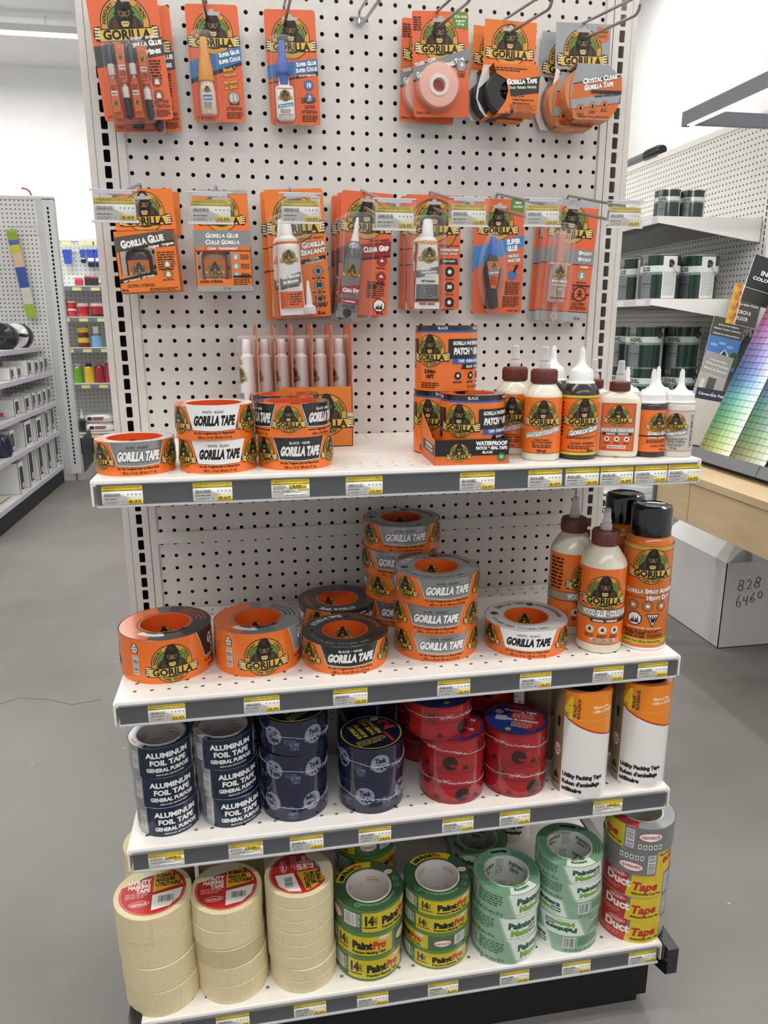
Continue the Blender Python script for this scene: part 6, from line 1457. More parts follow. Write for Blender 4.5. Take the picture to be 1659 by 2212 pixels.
def orig_lab(H, ml):
    def f(a, R):
        C = 2*PI*R; a.rect(-C*.46, 0, C*.46, H, OR); a.rect(-C*.46, H-4, C*.46, H, 'd8c02c|g'); a.rect(-C*.46, 0, C*.46, 4, 'd8c02c|g'); a.rect(-C*.46, 4, C*.46, 5, '1b1109'); a.rect(-C*.46, H-5, C*.46, H-4, '1b1109')
        badge(a, 2, H*.68, min(R*.82, H*.27)); a.poly([(-R*.7, H*.30), (R*1.1, H*.42), (R*1.1, H*.53), (-R*.7, H*.41)], '1b1109'); a.poly([(-R*.68, H*.31), (R*1.1, H*.43), (R*1.1, H*.52), (-R*.68, H*.40)], 'b9b6ae|g')
        a.text('Gorilla Glue', R*.15, H*.375, H*.08, WH, w=R*1.5, b=3, rot=11, smallcaps=True, out=BK); lines(a, -R*.8, H*.27, R*.9, H*.32, 2); a.text('CAUTION / ATTENTION', 2, H*.175, 4, '1b1109', w=R*1.3, b=1); lines(a, -R*.7, H*.10, R*.8, H*.16, 2); a.text(ml, R*.5, H*.06, 3.4, '1b1109', w=R*.4, b=2); a.micro(-R*1.9, H*.3, -R*1.0, H*.9, 10, '2a1409', 5)
    return f
WN = lambda z, s=1.0: [(17*s, z), (16*s, z+2), (10*s, z+6), (6.5*s, z+11), (5.2*s, z+18), (4.4*s, z+32), (3.2*s, z+32.3), (3.0*s, z+36)]
o8 = bottle('dark_glue_bottle', 'tall dark glue bottle with white spout cap, front one of the pair', 272, -323, S1, FACE(272, -323)+.22,
    [(28, 0), (30.3, 2.5), (30.5, 5), (30.5, 98), (28, 107), (21, 118), (19, 120)], '332b2b|g', [(20, 116), (22, 117), (21.6, 119), (19, 120), (18.6, 134), (17, 137)], WPL, WN(136), WPL, orig_lab(92, '236 mL'), 30.5, 8, 'tall dark glue bottles')
copy_thing(o8, V(252, -258, S1), FACE(252, -258)+.9, 'tall dark glue bottle with white spout cap, rear one of the pair')
# flat oval bottle
t = thing('wood_glue_bottle', 'small flat cream glue bottle with framed orange label, front one of the pair', 'glue bottle', V(337, -326, S1), FACE(337, -326)+.05, 'flat cream glue bottles')
def oval(k, name, par, prof, n=48):
    m = MB(); vs = []; fs = []
    for z, a_, b_, e in prof:
        for i in range(n):
            c, s_ = math.cos(2*PI*i/n), math.sin(2*PI*i/n); vs.append((a_*abs(c)**e*(1 if c > 0 else -1), b_*abs(s_)**e*(1 if s_ > 0 else -1), z))
    for r in range(len(prof)-1): fs += [(r*n+i, r*n+(i+1) % n, r*n+n+(i+1) % n, r*n+n+i) for i in range(n)]
    m.add(vs, fs+[tuple(range(n-1, -1, -1)), tuple(range((len(prof)-1)*n, len(prof)*n))], k); return m.build(name, par)
oval(CRM, 'bottle', t, [(0, 29, 14, .6), (3, 33, 17.5, .6), (8, 34, 18, .6), (84, 34, 18, .6), (92, 32, 17.5, .65), (99, 26, 15, .75), (103, 16, 12, .9), (106, 12, 12, 1)])
MB().lathe([(15, 104), (15.6, 105), (15.6, 117), (14.6, 118.5), (7, 119)], BRN, 40).build('cap', t); ribs(15.5, 105, 117, BRN, 32)(t)
MB().lathe(nozzle_prof(118, .86), 'clear_grey', 20).build('nozzle', t)
a = Art(); a.rect(-26, 11, 26, 86, '7a2c14'); a.rect(-25.4, 11.6, 25.4, 85.4, 'e0672a|g'); a.rect(-24.4, 12.6, 24.4, 84.4, '7a2c14'); a.rect(-24, 13, 24, 84, 'e0672a|g'); badge(a, 0, 66, 17); a.rect(-25.4, 40, 25.4, 48.5, 'b0a590'); a.text('WOOD GLUE \u2022 COLLE A BOIS', 0, 42, 4.4, WH, w=48, b=3, out=BK); a.rect(-22, 36, 22, 40, '1b1109'); a.text('ORIGINAL \u2022 ORIGINALE', 0, 36.8, 2.4, WH, w=34, b=2)
for i in range(3): a.circ(-15+15*i, 30, 4.3, 'e9dccb', 20); a.circ(-15+15*i, 30, 1.8, '3a2418', 8); a.micro(-20+15*i, 22, -10+15*i, 25, 2, '3a1c0c', i)
a.rect(-14, 15, 14, 20, 'e9dccb'); a.text('DRIES NATURAL COLOR', 0, 16.4, 2, '3a1c0c', w=24, b=2); a.text('118 mL', -19, 14.2, 2.4, '3a1c0c', w=7, b=1)
a.build('label', t, lambda u, v, h: ((u, -18*(max(0, 1-(abs(u)/34)**(2/.6)))**(.3)-.25-h, v), (u/34*.35, -1, 0)), 3.0)
copy_thing(t, V(318, -272, S1), FACE(318, -272), 'small flat cream glue bottle with framed orange label, rear one of the pair')
def o118_lab(a, R):
    C = 2*PI*R; H = 66; a.rect(-C*.46, 0, C*.46, H, OR); badge(a, 6, 46, 15.5); a.rect(-C*.46, 25, C*.46, 26, '1b1109'); a.text('Gorilla Glue', 6, 27.2, 5, WH, w=34, b=3, sh=.15, smallcaps=True, out=BK); a.text('ORIGINAL \u2022 ORIGINALE', 6, 22, 2.4, WH, w=32, b=2); a.rect(-C*.3, 24, C*.3, 25, '1b1109'); lines(a, -12, 14, 22, 20, 3); a.text('CAUTION / ATTENTION', 8, 8, 2.6, '1b1109', w=28, b=1); a.text('118 mL', 14, 2.5, 2.6, '1b1109', w=9, b=2)
def tab(t): MB().box(-21, -14, 83, -15, -6, 100, WPL, 1.5).build('cap_tab', t)
o1 = bottle('dark_glue_bottle', 'short dark glue bottle with white spout cap, front one', 392, -328, S1, FACE(392, -328)+.35, [(23.5, 0), (25, 2), (25, 80), (22, 86), (20, 88)], '3a2c26|g', [(22, 84), (24, 85), (24, 87), (21, 88), (21, 98), (17, 103)], WPL, WN(101, .82), WPL, o118_lab, 25, 9, 'short glue bottles', extra=tab)
copy_thing(o1, V(378, -270, S1), FACE(378, -270)-.3, 'short dark glue bottle with white spout cap, rear left one')
copy_thing(o1, V(432, -272, S1), FACE(432, -272)-.3, 'short dark glue bottle with white spout cap, rear right one')
def c110_lab(a, R):
    C = 2*PI*R; H = 64; a.rect(-C*.46, 0, C*.46, H, 'c9c4ba|g'); a.rect(-C*.46, 0, C*.46, 1, 'd9622a'); a.rect(-C*.46, H-1, C*.46, H, 'd9622a'); badge(a, -3, 45, 15); a.poly([(-19, 22), (16, 28), (16, 35), (-19, 29)], '1b1109'); a.poly([(-18.4, 22.8), (15.6, 28.6), (15.6, 34.2), (-18.4, 28.4)], 'b9b9b9'); a.text('Gorilla Glue', -2, 26, 4.4, WH, w=30, b=3, rot=9, smallcaps=True, out=BK); lines(a, -16, 17, 18, 21, 2, 'x' and '55524c'); a.text('CAUTION / ATTENTION', 0, 13.4, 2.8, '3a362e', w=28, b=1); lines(a, -12, 7, 14, 12, 2, '6a655a'); a.text('110 mL', -4, 3, 3.4, '3a362e', w=12, b=1); a.bars(22, 6, 27, 58, vert=True, bgc='c9c4ba')
bottle('clear_glue_bottle', 'short clear glue bottle with grey label at the right end of the upper shelf', 436, -336, S1, FACE(436, -336), [(23.5, 0), (25, 2), (25, 80), (22, 86), (20, 88)], 'd6cfc4|c', [(22, 84), (24, 85), (24, 87), (21, 88), (21, 98), (17, 103)], WPL, WN(101, .82), WPL, c110_lab, 25, 10, 'short glue bottles')
# tall bottles and spray cans on the second shelf
w18 = bottle('wood_glue_bottle', 'tall cream wood glue bottle with brown cap and frosted nozzle, front one', 340, -310, S2, FACE(340, -310)+.15,
    [(35, 0), (38, 3), (38.5, 7), (38.5, 152), (36, 160), (22, 182), (18, 186), (17.5, 190)], CRM, [(21.5, 185), (23, 187), (23, 206), (21, 209.5), (10, 210)], BRN, nozzle_prof(209, .98), 'clear_grey', wood_lab(134, '532 mL', True), 38.5, 17, 'tall wood glue bottles', extra=ribs(22.8, 188, 205, BRN, 16))
copy_thing(w18, V(321, -226, S2), FACE(325, -230)+.85, 'tall cream wood glue bottle with brown cap and frosted nozzle, rear one')
def spray_lab(a, R):
    C = 2*PI*R; H = 182; a.rect(-C/2, 0, C/2, H, 'd9701f|c'); a.rect(-C/2, H-8, C/2, H-2, 'c9ab3a|g'); a.rect(-C/2, 6, C/2, 16, 'd0b238|g'); a.rect(-C/2, H-10, C/2, H-9.4, '1b1109'); a.rect(-C/2, 17, C/2, 17.6, '1b1109'); badge(a, 4, 146, 31)
    a.poly([(-C*.3, 94), (C*.3, 100), (C*.3, 118), (-C*.3, 112)], 'd9701f|c'); a.text('Gorilla Spray Adhesive', 8, 99, 8, 'f0e6e0', w=92, b=3, rot=3, smallcaps=True, out=BK); a.text('Heavy Duty', 22, 88, 8, 'f0e6e0', w=46, b=3, rot=3, smallcaps=True, out=BK); a.rect(-C*.3, 90, -4, 91, '1b1109')
    for i in range(3): a.circ(-22+24*i, 76, 9, '1b1109', 24); a.circ(-22+24*i, 76, 8.2, 'a5764e', 24); a.circ(-22+24*i, 76, 3.4, 'f0e6da', 6)
    warn(a, -18, 52, 13); a.poly([(0, 62), (24, 62), (12, 38)], BK); a.poly([(2.4, 60.5), (21.6, 60.5), (12, 41.5)], WH)
    for k in range(5): a.poly([(11, 46), (13, 46), (6+4*k, 59), (4+4*k, 59)], BK)
    a.text('MULTI-PURPOSE \u2022 MULTI-USAGES', 0, 34.5, 2.8, 'f2c9a8', w=58, b=2); lines(a, -36, 27, 34, 33, 2); a.text('EXTREME DANGER', -16, 21.6+2, 3.6, '2a1409', w=34, b=2); a.text('DANGER EXTREME', -16, 18.6, 3.4, '2a1409', w=34, b=2); lines(a, 4, 19, 34, 26, 2); a.text('Net Wt. 14 oz. (396 g) / Poids net 396 g', -2, 10, 3.4, '2a1409', w=66, b=1)
def rim(t): MB().lathe([(39.5, 0), (41, 1), (41, 4), (40, 5.5)], 'e9e9e9|g', 48).build('base_rim', t)
sp = bottle('spray_adhesive_can', 'orange spray adhesive can with glossy black cap, front one', 421, -309, S2, FACE(421, -309)+.12,
    [(39.5, 4), (40, 6), (40, 183), (37, 194), (33, 199)], 'd9701f|c', [(31, 196), (33.5, 197), (33.5, 242), (31.5, 248), (25, 250), (22, 248.5), (10, 248)], '111114|c', None, None, spray_lab, 40, 5, 'orange spray cans', n=56, extra=rim, cat='spray can')
copy_thing(sp, V(418, -222, S2), FACE(420, -220)-.9, 'orange spray adhesive can with glossy black cap, rear one')

# ============================================================ SURROUNDINGS
def bx(name, label, cat, a, b, k, group=None, bev=0.0):
    """a plain-sided thing from corner a to corner b (datum millimetres)"""
    c = ((a[0]+b[0])/2, (a[1]+b[1])/2, a[2]); t = thing(name, label, cat, V(*c), 0, group) if label else None
    return t, c
def part_box(par, name, x0, y0, z0, x1, y1, z1, k, bev=0.0): return MB().box(x0, y0, z0, x1, y1, z1, k, bev).build(name, par)

# --- left aisle: gondola with white boxes, its punched end panel faces us
t = thing('gondola_unit', 'grey steel gondola in the left background with punched end panel and shelves of white boxes', 'shelving unit', V(-1700, 4930, -ZF))
MB().box(-1300, 0, 60, -80, 12, 2160, 'peg_far').build('end_panel', t)
mb = MB(); zc = [150+i*31 for i in range(64)]
punched(mb, [0], zc, -38, 38, 130, 2170, 7, 10, 'd5d6d6', lambda u, v, d: (u, -6+d, v), 3, 12, True)
mb.box(38, -6, 60, 44, 60, 2170, 'd5d6d6'); mb.box(-38, -6, 60, 38, -4, 130, 'd5d6d6'); mb.box(-80, -4, 60, -38, 10, 2170, 'c9caca'); mb.box(-36, 20, 60, 36, 24, 2160, '2a2c31|m'); mb.box(-1300, -6, 2160, 44, 60, 2190, 'd5d6d6', 4)
mb.build('upright', t); MB().cyl(0, 10, 0, 62, 9, '8f9092|s', 12).build('levelling_foot', t)
mb = MB(); mb.prism([(70, 60), (420, 90), (420, 330), (380, 370), (70, 330)], 50, 62, '3c3f46', 'yz'); mb.build('base_bracket', t)
MB().box(-480, -2300, 0, -470, -30, 120, '25272b|m').build('kick_plate', t) if False else MB().box(-100, -1930, 0, -90, -30, 120, '2b2d32|m').build('kick_plate', t)
MB().box(-520, -1930, 60, -508, -30, 2160, 'peg_right').build('back_panel', t)
LS = [(-475, -1850), (-668, -1800), (-908, -1795), (-1138, -1790), (-1415, -1785)]
LN = ['holding two black and white rounded devices', 'with a row of low white boxes, highest of the box rows', 'with the second row of white boxes', 'with the third row of white boxes', 'with tall white boxes, lowest of all']
for i, (z, X) in enumerate(LS):
    s = thing('aisle_shelf', 'white left aisle shelf %s' % LN[i], 'shelf', V(X, 3920, z), 0, 'shelves of the left aisle gondola')
    part_box(s, 'tray', -2200-X, -940, -14, 0, 975, 0, 'e4e4e2')
    m = MB(); m.box(0, -940, -34, 5, 975, 1, 'e0e0e2', 1); m.build('front_lip', s)
    m = MB(); [m.box(5, -930+k*236, -30, 6, -930+k*236+226, -4, 'cfcbe0') for k in range(8)]; m.build('price_strip', s)
def wbox(row, i, y, w, d, h, lab=True):
    z, X = LS[row]; t = thing('white_box', 'white box with black end label, %s in the %s row at left' % (['farthest', 'second farthest', 'third farthest', 'fourth farthest', 'fifth farthest', 'sixth farthest', 'seventh farthest'][i], ['', 'highest', 'second', 'third', 'lowest'][row]), 'box', V(X-14, y, z), 0, 'white boxes on the left aisle shelves')
    m = MB(); th = 3
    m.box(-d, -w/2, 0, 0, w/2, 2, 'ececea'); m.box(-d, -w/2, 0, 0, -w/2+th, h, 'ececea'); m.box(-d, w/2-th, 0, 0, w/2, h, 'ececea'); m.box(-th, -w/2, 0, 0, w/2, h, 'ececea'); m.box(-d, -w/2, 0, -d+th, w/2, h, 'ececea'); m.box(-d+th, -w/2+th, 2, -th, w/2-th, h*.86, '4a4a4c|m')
    m.build('carton', t)
    m = MB(); m.box(.2, -w*.30, h*.12, 1, w*.30, h*.86, '33343a'); m.box(1, -w*.05, h*.16, 1.5, w*.22, h*.32, 'e8e8e8'); m.build('label_panel', t)
for row, spec in enumerate([None, [(4830, 90, 150, 118), (4700, 90, 150, 100), (4560, 95, 190, 100), (4380, 95, 170, 108), (4120, 70, 130, 78), (3960, 70, 130, 78)],
    [(4800, 88, 120, 125), (4660, 88, 130, 118), (4520, 92, 150, 112), (4370, 80, 140, 118), (4200, 110, 200, 112), (3960, 120, 260, 112)],
    [(4800, 105, 110, 215), (4630, 90, 150, 205), (4400, 150, 200, 168), (4130, 180, 230, 175), (3760, 110, 200, 160)],
    [(4800, 120, 130, 300), (4560, 120, 160, 265), (4330, 125, 180, 270), (4080, 130, 230, 285), (3840, 120, 320, 210)]]):
    for i, (y, w, d, h) in enumerate(spec or []): wbox(row, i, y, w, d, h)
t = thing('leaflet_stack', 'white leaflet pad with a red stripe lying on the lowest left shelf', 'leaflet', V(-1840, 3560, -1415))
part_box(t, 'pad', -190, -140, 0, 35, 130, 14, 'e9e9e8'); part_box(t, 'stripe', 4, -120, 14, 14, 110, 14.6, 'c8404a')
t = thing('clear_bag', 'clear plastic bag with red print on the third left shelf', 'bag', V(-1860, 3800, -908))
MB().lathe([(40, 0), (62, 16), (58, 44), (30, 66), (6, 76)], 'clear', 16).build('pouch', t); MB().box(-25, -56, 18, 25, -50, 46, 'c83a42').build('print', t)
t = thing('blue_package', 'dark blue rounded package on the fourth left shelf', 'package', V(-1840, 3660, -1138))
MB().lathe([(0, -50), (48, -46), (62, -20), (62, 60), (50, 90), (0, 96)], '1d2744|c', 24, z0=52).build('pouch', t)
# rounded black and white devices
for i, (x, y, s_, lb) in enumerate(((-1930, 4560, 1.0, 'black and white rounded device with knob, right one on the top left shelf'), (-1935, 4210, 1.05, 'dark rounded device cut by the picture edge on the top left shelf'))):
    t = thing('rounded_device', lb, 'device', V(x, y, -475), 0, 'rounded devices on the left shelf')
    m = MB(); m.lathe([(0, -55), (60, -50), (88, -25), (92, 0), (84, 30), (50, 52), (0, 56)], 'e6e6e6|g' if i == 0 else '24262b|g', 28, cx=0, cy=0, z0=86*s_, axis='y'); o = m.build('shell', t)
    MB().lathe([(70, -58), (93, -20), (96, 20), (90, 60), (70, 62)], '1b1c1f|g', 28, cx=10, cy=30, z0=82, axis='y').build('rim', t)
    MB().lathe([(34, 0), (40, 10), (38, 22), (20, 26)], '1d1e21|g', 24, cx=0, cy=-78, z0=92, axis='y').build('dial', t)
    MB().tube([(20, -90, 95), (90, -92, 88), (112, -92, 92)], [14, 13, 8], '1d1e21|g', 10).build('handle', t)
# long hanging packs on the end panel
t = thing('hanging_pack', 'long green, blue and white pack hanging on the left background pegboard', 'hanging product', V(-1960, 4880, 380), rot=(0, math.radians(-7), 0))
m = MB()
for z0, z1, k in ((-20, 0, '9fb63a'), (-75, -20, '8aa63c'), (-110, -75, '4f66a8'), (-170, -110, 'c9c23c'), (-270, -170, 'd8b7a0'), (-420, -270, '34559c'), (-540, -420, 'cfcfc6'), (-640, -540, '9cbc34')): m.box(-34, -30, z0, 34, -12, z1, k+'|g')
m.build('pack_front', t); m = MB(); m.box(-40, -12, -640, -14, 8, 0, '48633a|g'); m.build('pack_side', t)
t = thing('peg_hook', 'pair of thin wire hooks above the long hanging pack on the left pegboard', 'display hook', V(-1900, 4925, 392)); m = MB(); m.tube([(-60, 0, 0), (-60, -80, 4), (120, -90, 10)], 3, 'c9cacc|k', 6); m.tube([(120, -90, 26), (120, -90, -6)], 7, 'd6d7d9', 6); m.build('wire', t)
t = thing('red_hook', 'small red hook on top of the left background gondola', 'hook', V(-1830, 4950, 630)); MB().tube([(20, 0, 0), (10, 0, 30), (-10, 0, 48), (-45, 0, 55)], 6, 'b8323a', 8).build('bent_rod', t)

# --- far wall shelving across the back
t = thing('wall_shelving', 'pegboard wall shelving with small goods across the far left background', 'shelving unit', V(-1500, 6640, -ZF))
MB().box(-800, 0, 60, 1200, 12, 2035, 'peg_wall').build('back_panel', t); MB().box(-800, -10, 2035, 1200, 14, 2060, 'e2e3e3').build('top_rail', t); MB().box(-800, -385, 0, 1200, -375, 180, '1c2230|m').build('kick_plate', t)
FS = [(43, 'first'), (-240, 'second'), (-526, 'third'), (-868, 'fourth'), (-1352, 'fifth')]
for z, nm in FS:
    s = thing('far_shelf', 'shelf on the far wall, %s from the top, with yellow price tickets' % nm, 'shelf', V(-1500, 6250, z), 0, 'far wall shelves')
    part_box(s, 'tray', -800, 0, -16, 1200, 385, 0, 'dfe0e0'); part_box(s, 'price_rail', -800, -6, -48, 1200, 0, -8, '7b7f86'); [MB().box(-700+k*165+(z % 7)*8, -7.5, -46, -620+k*165+(z % 7)*8, -6, -16, 'e6e39a').build('price_ticket', s) for k in range(9)]
def goods(name, label, cat, x0, z0, x1, z1, prof, keys, y=6330, group=None):
    """turned container: prof rows (radius share, height share, key index)"""
    R = (x1-x0)/2; H = z1-z0; t = thing(name, label, cat, V((x0+x1)/2, y, z0), 0, group); names = {}
    for i in range(len(prof)-1):
        names.setdefault(prof[i][2], []).append((prof[i], prof[i+1]))
    for kx, segs in names.items():
        m = MB()
        for p, q in segs: m.lathe([(max(.1, p[0]*R), p[1]*H), (max(.1, q[0]*R), q[1]*H)], keys[kx], 24)
        m.build(['container', 'lid', 'label', 'neck'][kx], t)
    return t
TUB = [(.84, 0, 0), (.88, .2, 2), (.94, .72, 0), (.95, .76, 1), (1, .78, 1), (1, .95, 1), (.9, 1, 1)]
CAN = [(.96, 0, 0), (1, .03, 2), (1, .78, 0), (.8, .84, 1), (.6, .86, 1), (.55, 1, 1)]
CON = [(.9, 0, 0), (1, .1, 2), (1, .5, 0), (.7, .6, 1), (.2, 1, 1)]
goods('red_tub', 'red plastic tub on the second far shelf, bottom of a pair', 'tub', -1943, -240, -1862, -168, TUB, ['c9414a|g', 'e8d4d2|g', 'd83d44|g']); goods('red_tub', 'red plastic tub on the second far shelf, top of a pair', 'tub', -1943, -167, -1862, -95, TUB, ['c9414a|g', 'e8d4d2|g', 'd83d44|g'])
goods('red_tub', 'wide red tub with pink lid on the second far shelf', 'tub', -1856, -240, -1742, -118, TUB, ['d5484e|g', 'eeb6b6|g', 'c22f38|g']); goods('red_tub', 'wide dark red and black tub with pink lid on the second far shelf', 'tub', -1736, -240, -1600, -118, TUB, ['3a2a2e|g', 'eeb6b6|g', 'b32f38|g'])
goods('red_cleaner_bottle', 'red bottle with black cap partly behind the left gondola', 'bottle', -2010, -240, -1945, -35, CAN, ['d23038|g', '222428|g', 'cf2f37|g'])
goods('sealer_bottle', 'white pointed bottle on the third far shelf', 'bottle', -2015, -526, -1950, -335, CON, ['dcdad6|g', 'e9e9e8', '3e5a6a|g'])
goods('yellow_can', 'yellow and dark red can on the third far shelf, lower one', 'can', -1877, -526, -1772, -430, [(.98, 0, 0), (1, .04, 0), (1, .45, 2), (1, .92, 0), (.96, 1, 0)], ['7a2a2e|g', '', 'dcc83a|g']); goods('yellow_can', 'yellow and dark red can on the third far shelf, upper one', 'can', -1877, -429, -1772, -334, [(.98, 0, 0), (1, .04, 0), (1, .45, 2), (1, .92, 0), (.96, 1, 0)], ['7a2a2e|g', '', 'dcc83a|g'])
goods('spray_bottle', 'grey and light blue bottle with white cap on the third far shelf', 'bottle', -1754, -526, -1660, -330, [(.95, 0, 2), (1, .1, 2), (1, .55, 0), (.9, .66, 1), (.5, .7, 1), (.62, .95, 1), (.5, 1, 1)], ['5b6067|g', 'e6e6e6', '7fb4dc|g'])
goods('aerosol_can', 'bright green can with grey top on the fourth far shelf', 'can', -1949, -868, -1865, -680, CAN, ['7fc034|g', 'c7cac8', '6fb02c|g']); goods('aerosol_can', 'yellow can with black base on the fourth far shelf', 'can', -1850, -868, -1755, -680, CAN, ['e0b82a|g', '2a2a2c', 'e3c23a|g'])
goods('aerosol_can', 'dark red can on the fourth far shelf, left one', 'can', -1750, -868, -1660, -680, CAN, ['8f2433|g', 'b05a66', 'a02c3c|g']); goods('aerosol_can', 'tall dark red can with lighter top on the fourth far shelf', 'can', -1655, -868, -1572, -640, CAN, ['9a2636|g', 'd8a8ae', 'b03444|g']); goods('aerosol_can', 'narrow red can half hidden on the fourth far shelf', 'can', -2008, -868, -1962, -700, CAN, ['c8323c|g', '3a3c40', 'd04048|g'])
goods('caulk_cartridge', 'dark caulk cartridge with orange cone on the lowest far shelf', 'cartridge', -2000, -1352+60, -1945, -1062, CON, ['3c3f44|g', 'e0662a', '2c2e32|g'], y=6330).location.z = V(0, 0, -1352).z; goods('caulk_cartridge', 'dark caulk cartridge with white cone on the lowest far shelf', 'cartridge', -1940, -1292, -1885, -1062, CON, ['3c3f44|g', 'ececec', '2c2e32|g'], y=6330).location.z = V(0, 0, -1352).z
for i, (x, z, y, rz, lb) in enumerate(((-1766, -1352, 6400, .05, 'lower white plastic bag with red lettering on the lowest far shelf'), (-1770, -1262, 6400, -.06, 'upper white plastic bag with red lettering on the lowest far shelf'), (-1470, -1352, 6400, .1, 'lower white plastic bag behind the display edge'), (-1470, -1262, 6400, 0, 'upper white plastic bag behind the display edge'))):
    t = thing('plaster_bag', lb, 'bag', V(x, y, z), rz, 'white bags on the far shelf'); n = 24; m = MB(); vs = []; fs = []
    pr = [(0, .82, .7), (14, .98, .95), (44, 1, 1), (72, .93, .9), (88, .7, .6)]
    for zz, a_, b_ in pr: vs += [(145*a_*abs(math.cos(2*PI*j/n))**.6*(1 if math.cos(2*PI*j/n) > 0 else -1), 90*b_*abs(math.sin(2*PI*j/n))**.6*(1 if math.sin(2*PI*j/n) > 0 else -1), zz+3*math.sin(j*2.1)) for j in range(n)]
    for r_ in range(4): fs += [(r_*n+j, r_*n+(j+1) % n, r_*n+n+(j+1) % n, r_*n+n+j) for j in range(n)]
    m.add(vs, fs+[tuple(range(n-1, -1, -1)), tuple(range(4*n, 5*n))], 'ecebe8|g'); m.build('sack', t, ang=60); m = MB(); m.box(-85, -93, 28, -45, -91, 60, '2c2e33'); m.box(-35, -93, 46, 70, -91, 58, '9c3a4a'); m.box(-35, -93, 30, 60, -91, 40, '9c3a4a'); m.build('print', t)
for i, (x0, x1, zb, zt) in enumerate(((-1990, -1903, 223, 391), (-1772, -1690, 233, 394), (-1700, -1624, 234, 395), (-1622, -1560, 235, 396), (-1830, -1776, 268, 393))):
    w = x1-x0; t = thing('hanging_tube', 'blue hanging tube on the far pegboard, %s' % ['plain blue leftmost one', 'first of the white-topped pair', 'second of the white-topped pair', 'next to the display edge', 'slim one with orange mark'][i], 'tube', V((x0+x1)/2, 6590, zt), 0, 'blue tubes on the far pegboard')
    m = MB(); m.prism([(-w/2, 0), (w/2, 0), (w*.36, zb-zt+36), (-w*.36, zb-zt+36)], -22, 0, '3553b8|g', 'xz'); m.build('tube', t)
    if i: MB().box(-w*.36, -30, zb-zt, w*.36, 4, zb-zt+36, '17181c').build('cap', t); MB().box(-w*.34, -24, -110, w*.34, -22, -78, 'e9e9ee').build('label', t)
    MB().box(-w*.5, -26, 40, w*.5, -20, 74, 'e4e0a8').build('ticket', t)
for i, (x0, x1, z1) in enumerate(((-1850, -1775, 118), (-1762, -1700, 138), (-1698, -1635, 136), (-1628, -1588, 92))):
    t = thing('snack_size_bag', ['small red-topped pouch on the top far shelf', 'black and red pouch on the top far shelf, left of two', 'black and red pouch on the top far shelf, right of two', 'small blue and white jar at the right of the top far shelf'][i], 'pouch', V((x0+x1)/2, 6330, 43)); w = x1-x0
    t.name = 'small_pouch'; MB().box(-w/2, -14, 0, w/2, 14, z1-60, ['b8424a', '3a2c30', '332c32', '2c4a8c'][i]+'|g', 4).build('pouch', t); MB().box(-w/2, -3, z1-60, w/2, 3, z1-43, 'e06a6a' if i < 3 else 'e8e8ea').build('top_seal', t)

# --- right side: paint wall unit
XF, XB, YE = 1450, 1935, 1600
t = thing('paint_wall_unit', 'white pegboard wall unit stocked with green paint cans at the right', 'shelving unit', V(XB, YE, -ZF))
Z = ZF
MB().box(0, 0, 60, 10, 3400, 549+Z, 'peg_right').build('back_panel', t); MB().box(-6, 20, 549+Z-22, 14, 3400, 549+Z+4, 'e9e8e4').build('top_rail', t)
mb = MB(); punched(mb, [1580, 430+1600][:1], [200+k*25.4 for k in range(75)], 1562, 1598, 187, 2105, 5, 9, 'e4e3df', lambda u, v, d: (-4+d, u, v), 3, 12, True); mb.box(3, 1562, 187, 5, 1598, 2105, '2a2c30|m'); mb.build('upright', t)
mb = MB(); punched(mb, [-18], [200+k*25.4 for k in range(75)], -36, 0, 187, 2105, 5, 9, 'e4e3df', lambda u, v, d: (-4+d, u, v), 3, 12, True); mb.box(3, -36, 187, 5, 0, 2105, '2a2c30|m'); mb.box(-4, -44, 60, 30, -36, 2125, 'e4e3df'); mb.build('upright', t)
RS = [(124, 'uppermost, with two small cans'), (-205, 'second, with large gloss cans'), (-690, 'lower, with stacked eggshell cans')]
for z, nm in RS:
    s = thing('paint_shelf', 'white paint shelf at the right, %s' % nm, 'shelf', V(XF, YE, z), 0, 'paint unit shelves')
    part_box(s, 'tray', 3, 4, -4, XB-XF-6, 3300, 0, 'e9e7e2'); m = MB(); m.prism([(0, 0), (XB-XF-8, 0), (XB-XF-8, -95), (XB-XF-60, -90), (60, -34), (0, -26)], 0, 4, 'e9e7e2', 'xz'); m.build('side_bracket', s); m = MB(); m.box(-5, 0, -30, 0, 3300, 1, 'd5d4d6', 1.5); [m.box(-6, 40+k*190, -27, -5, 120+k*190, -5, 'f2f1f4') for k in range(16)]; m.build('front_lip', s); MB().box(60, 40, -40, XB-XF-30, 3300, -6, '8a8a88').build('underside', s)
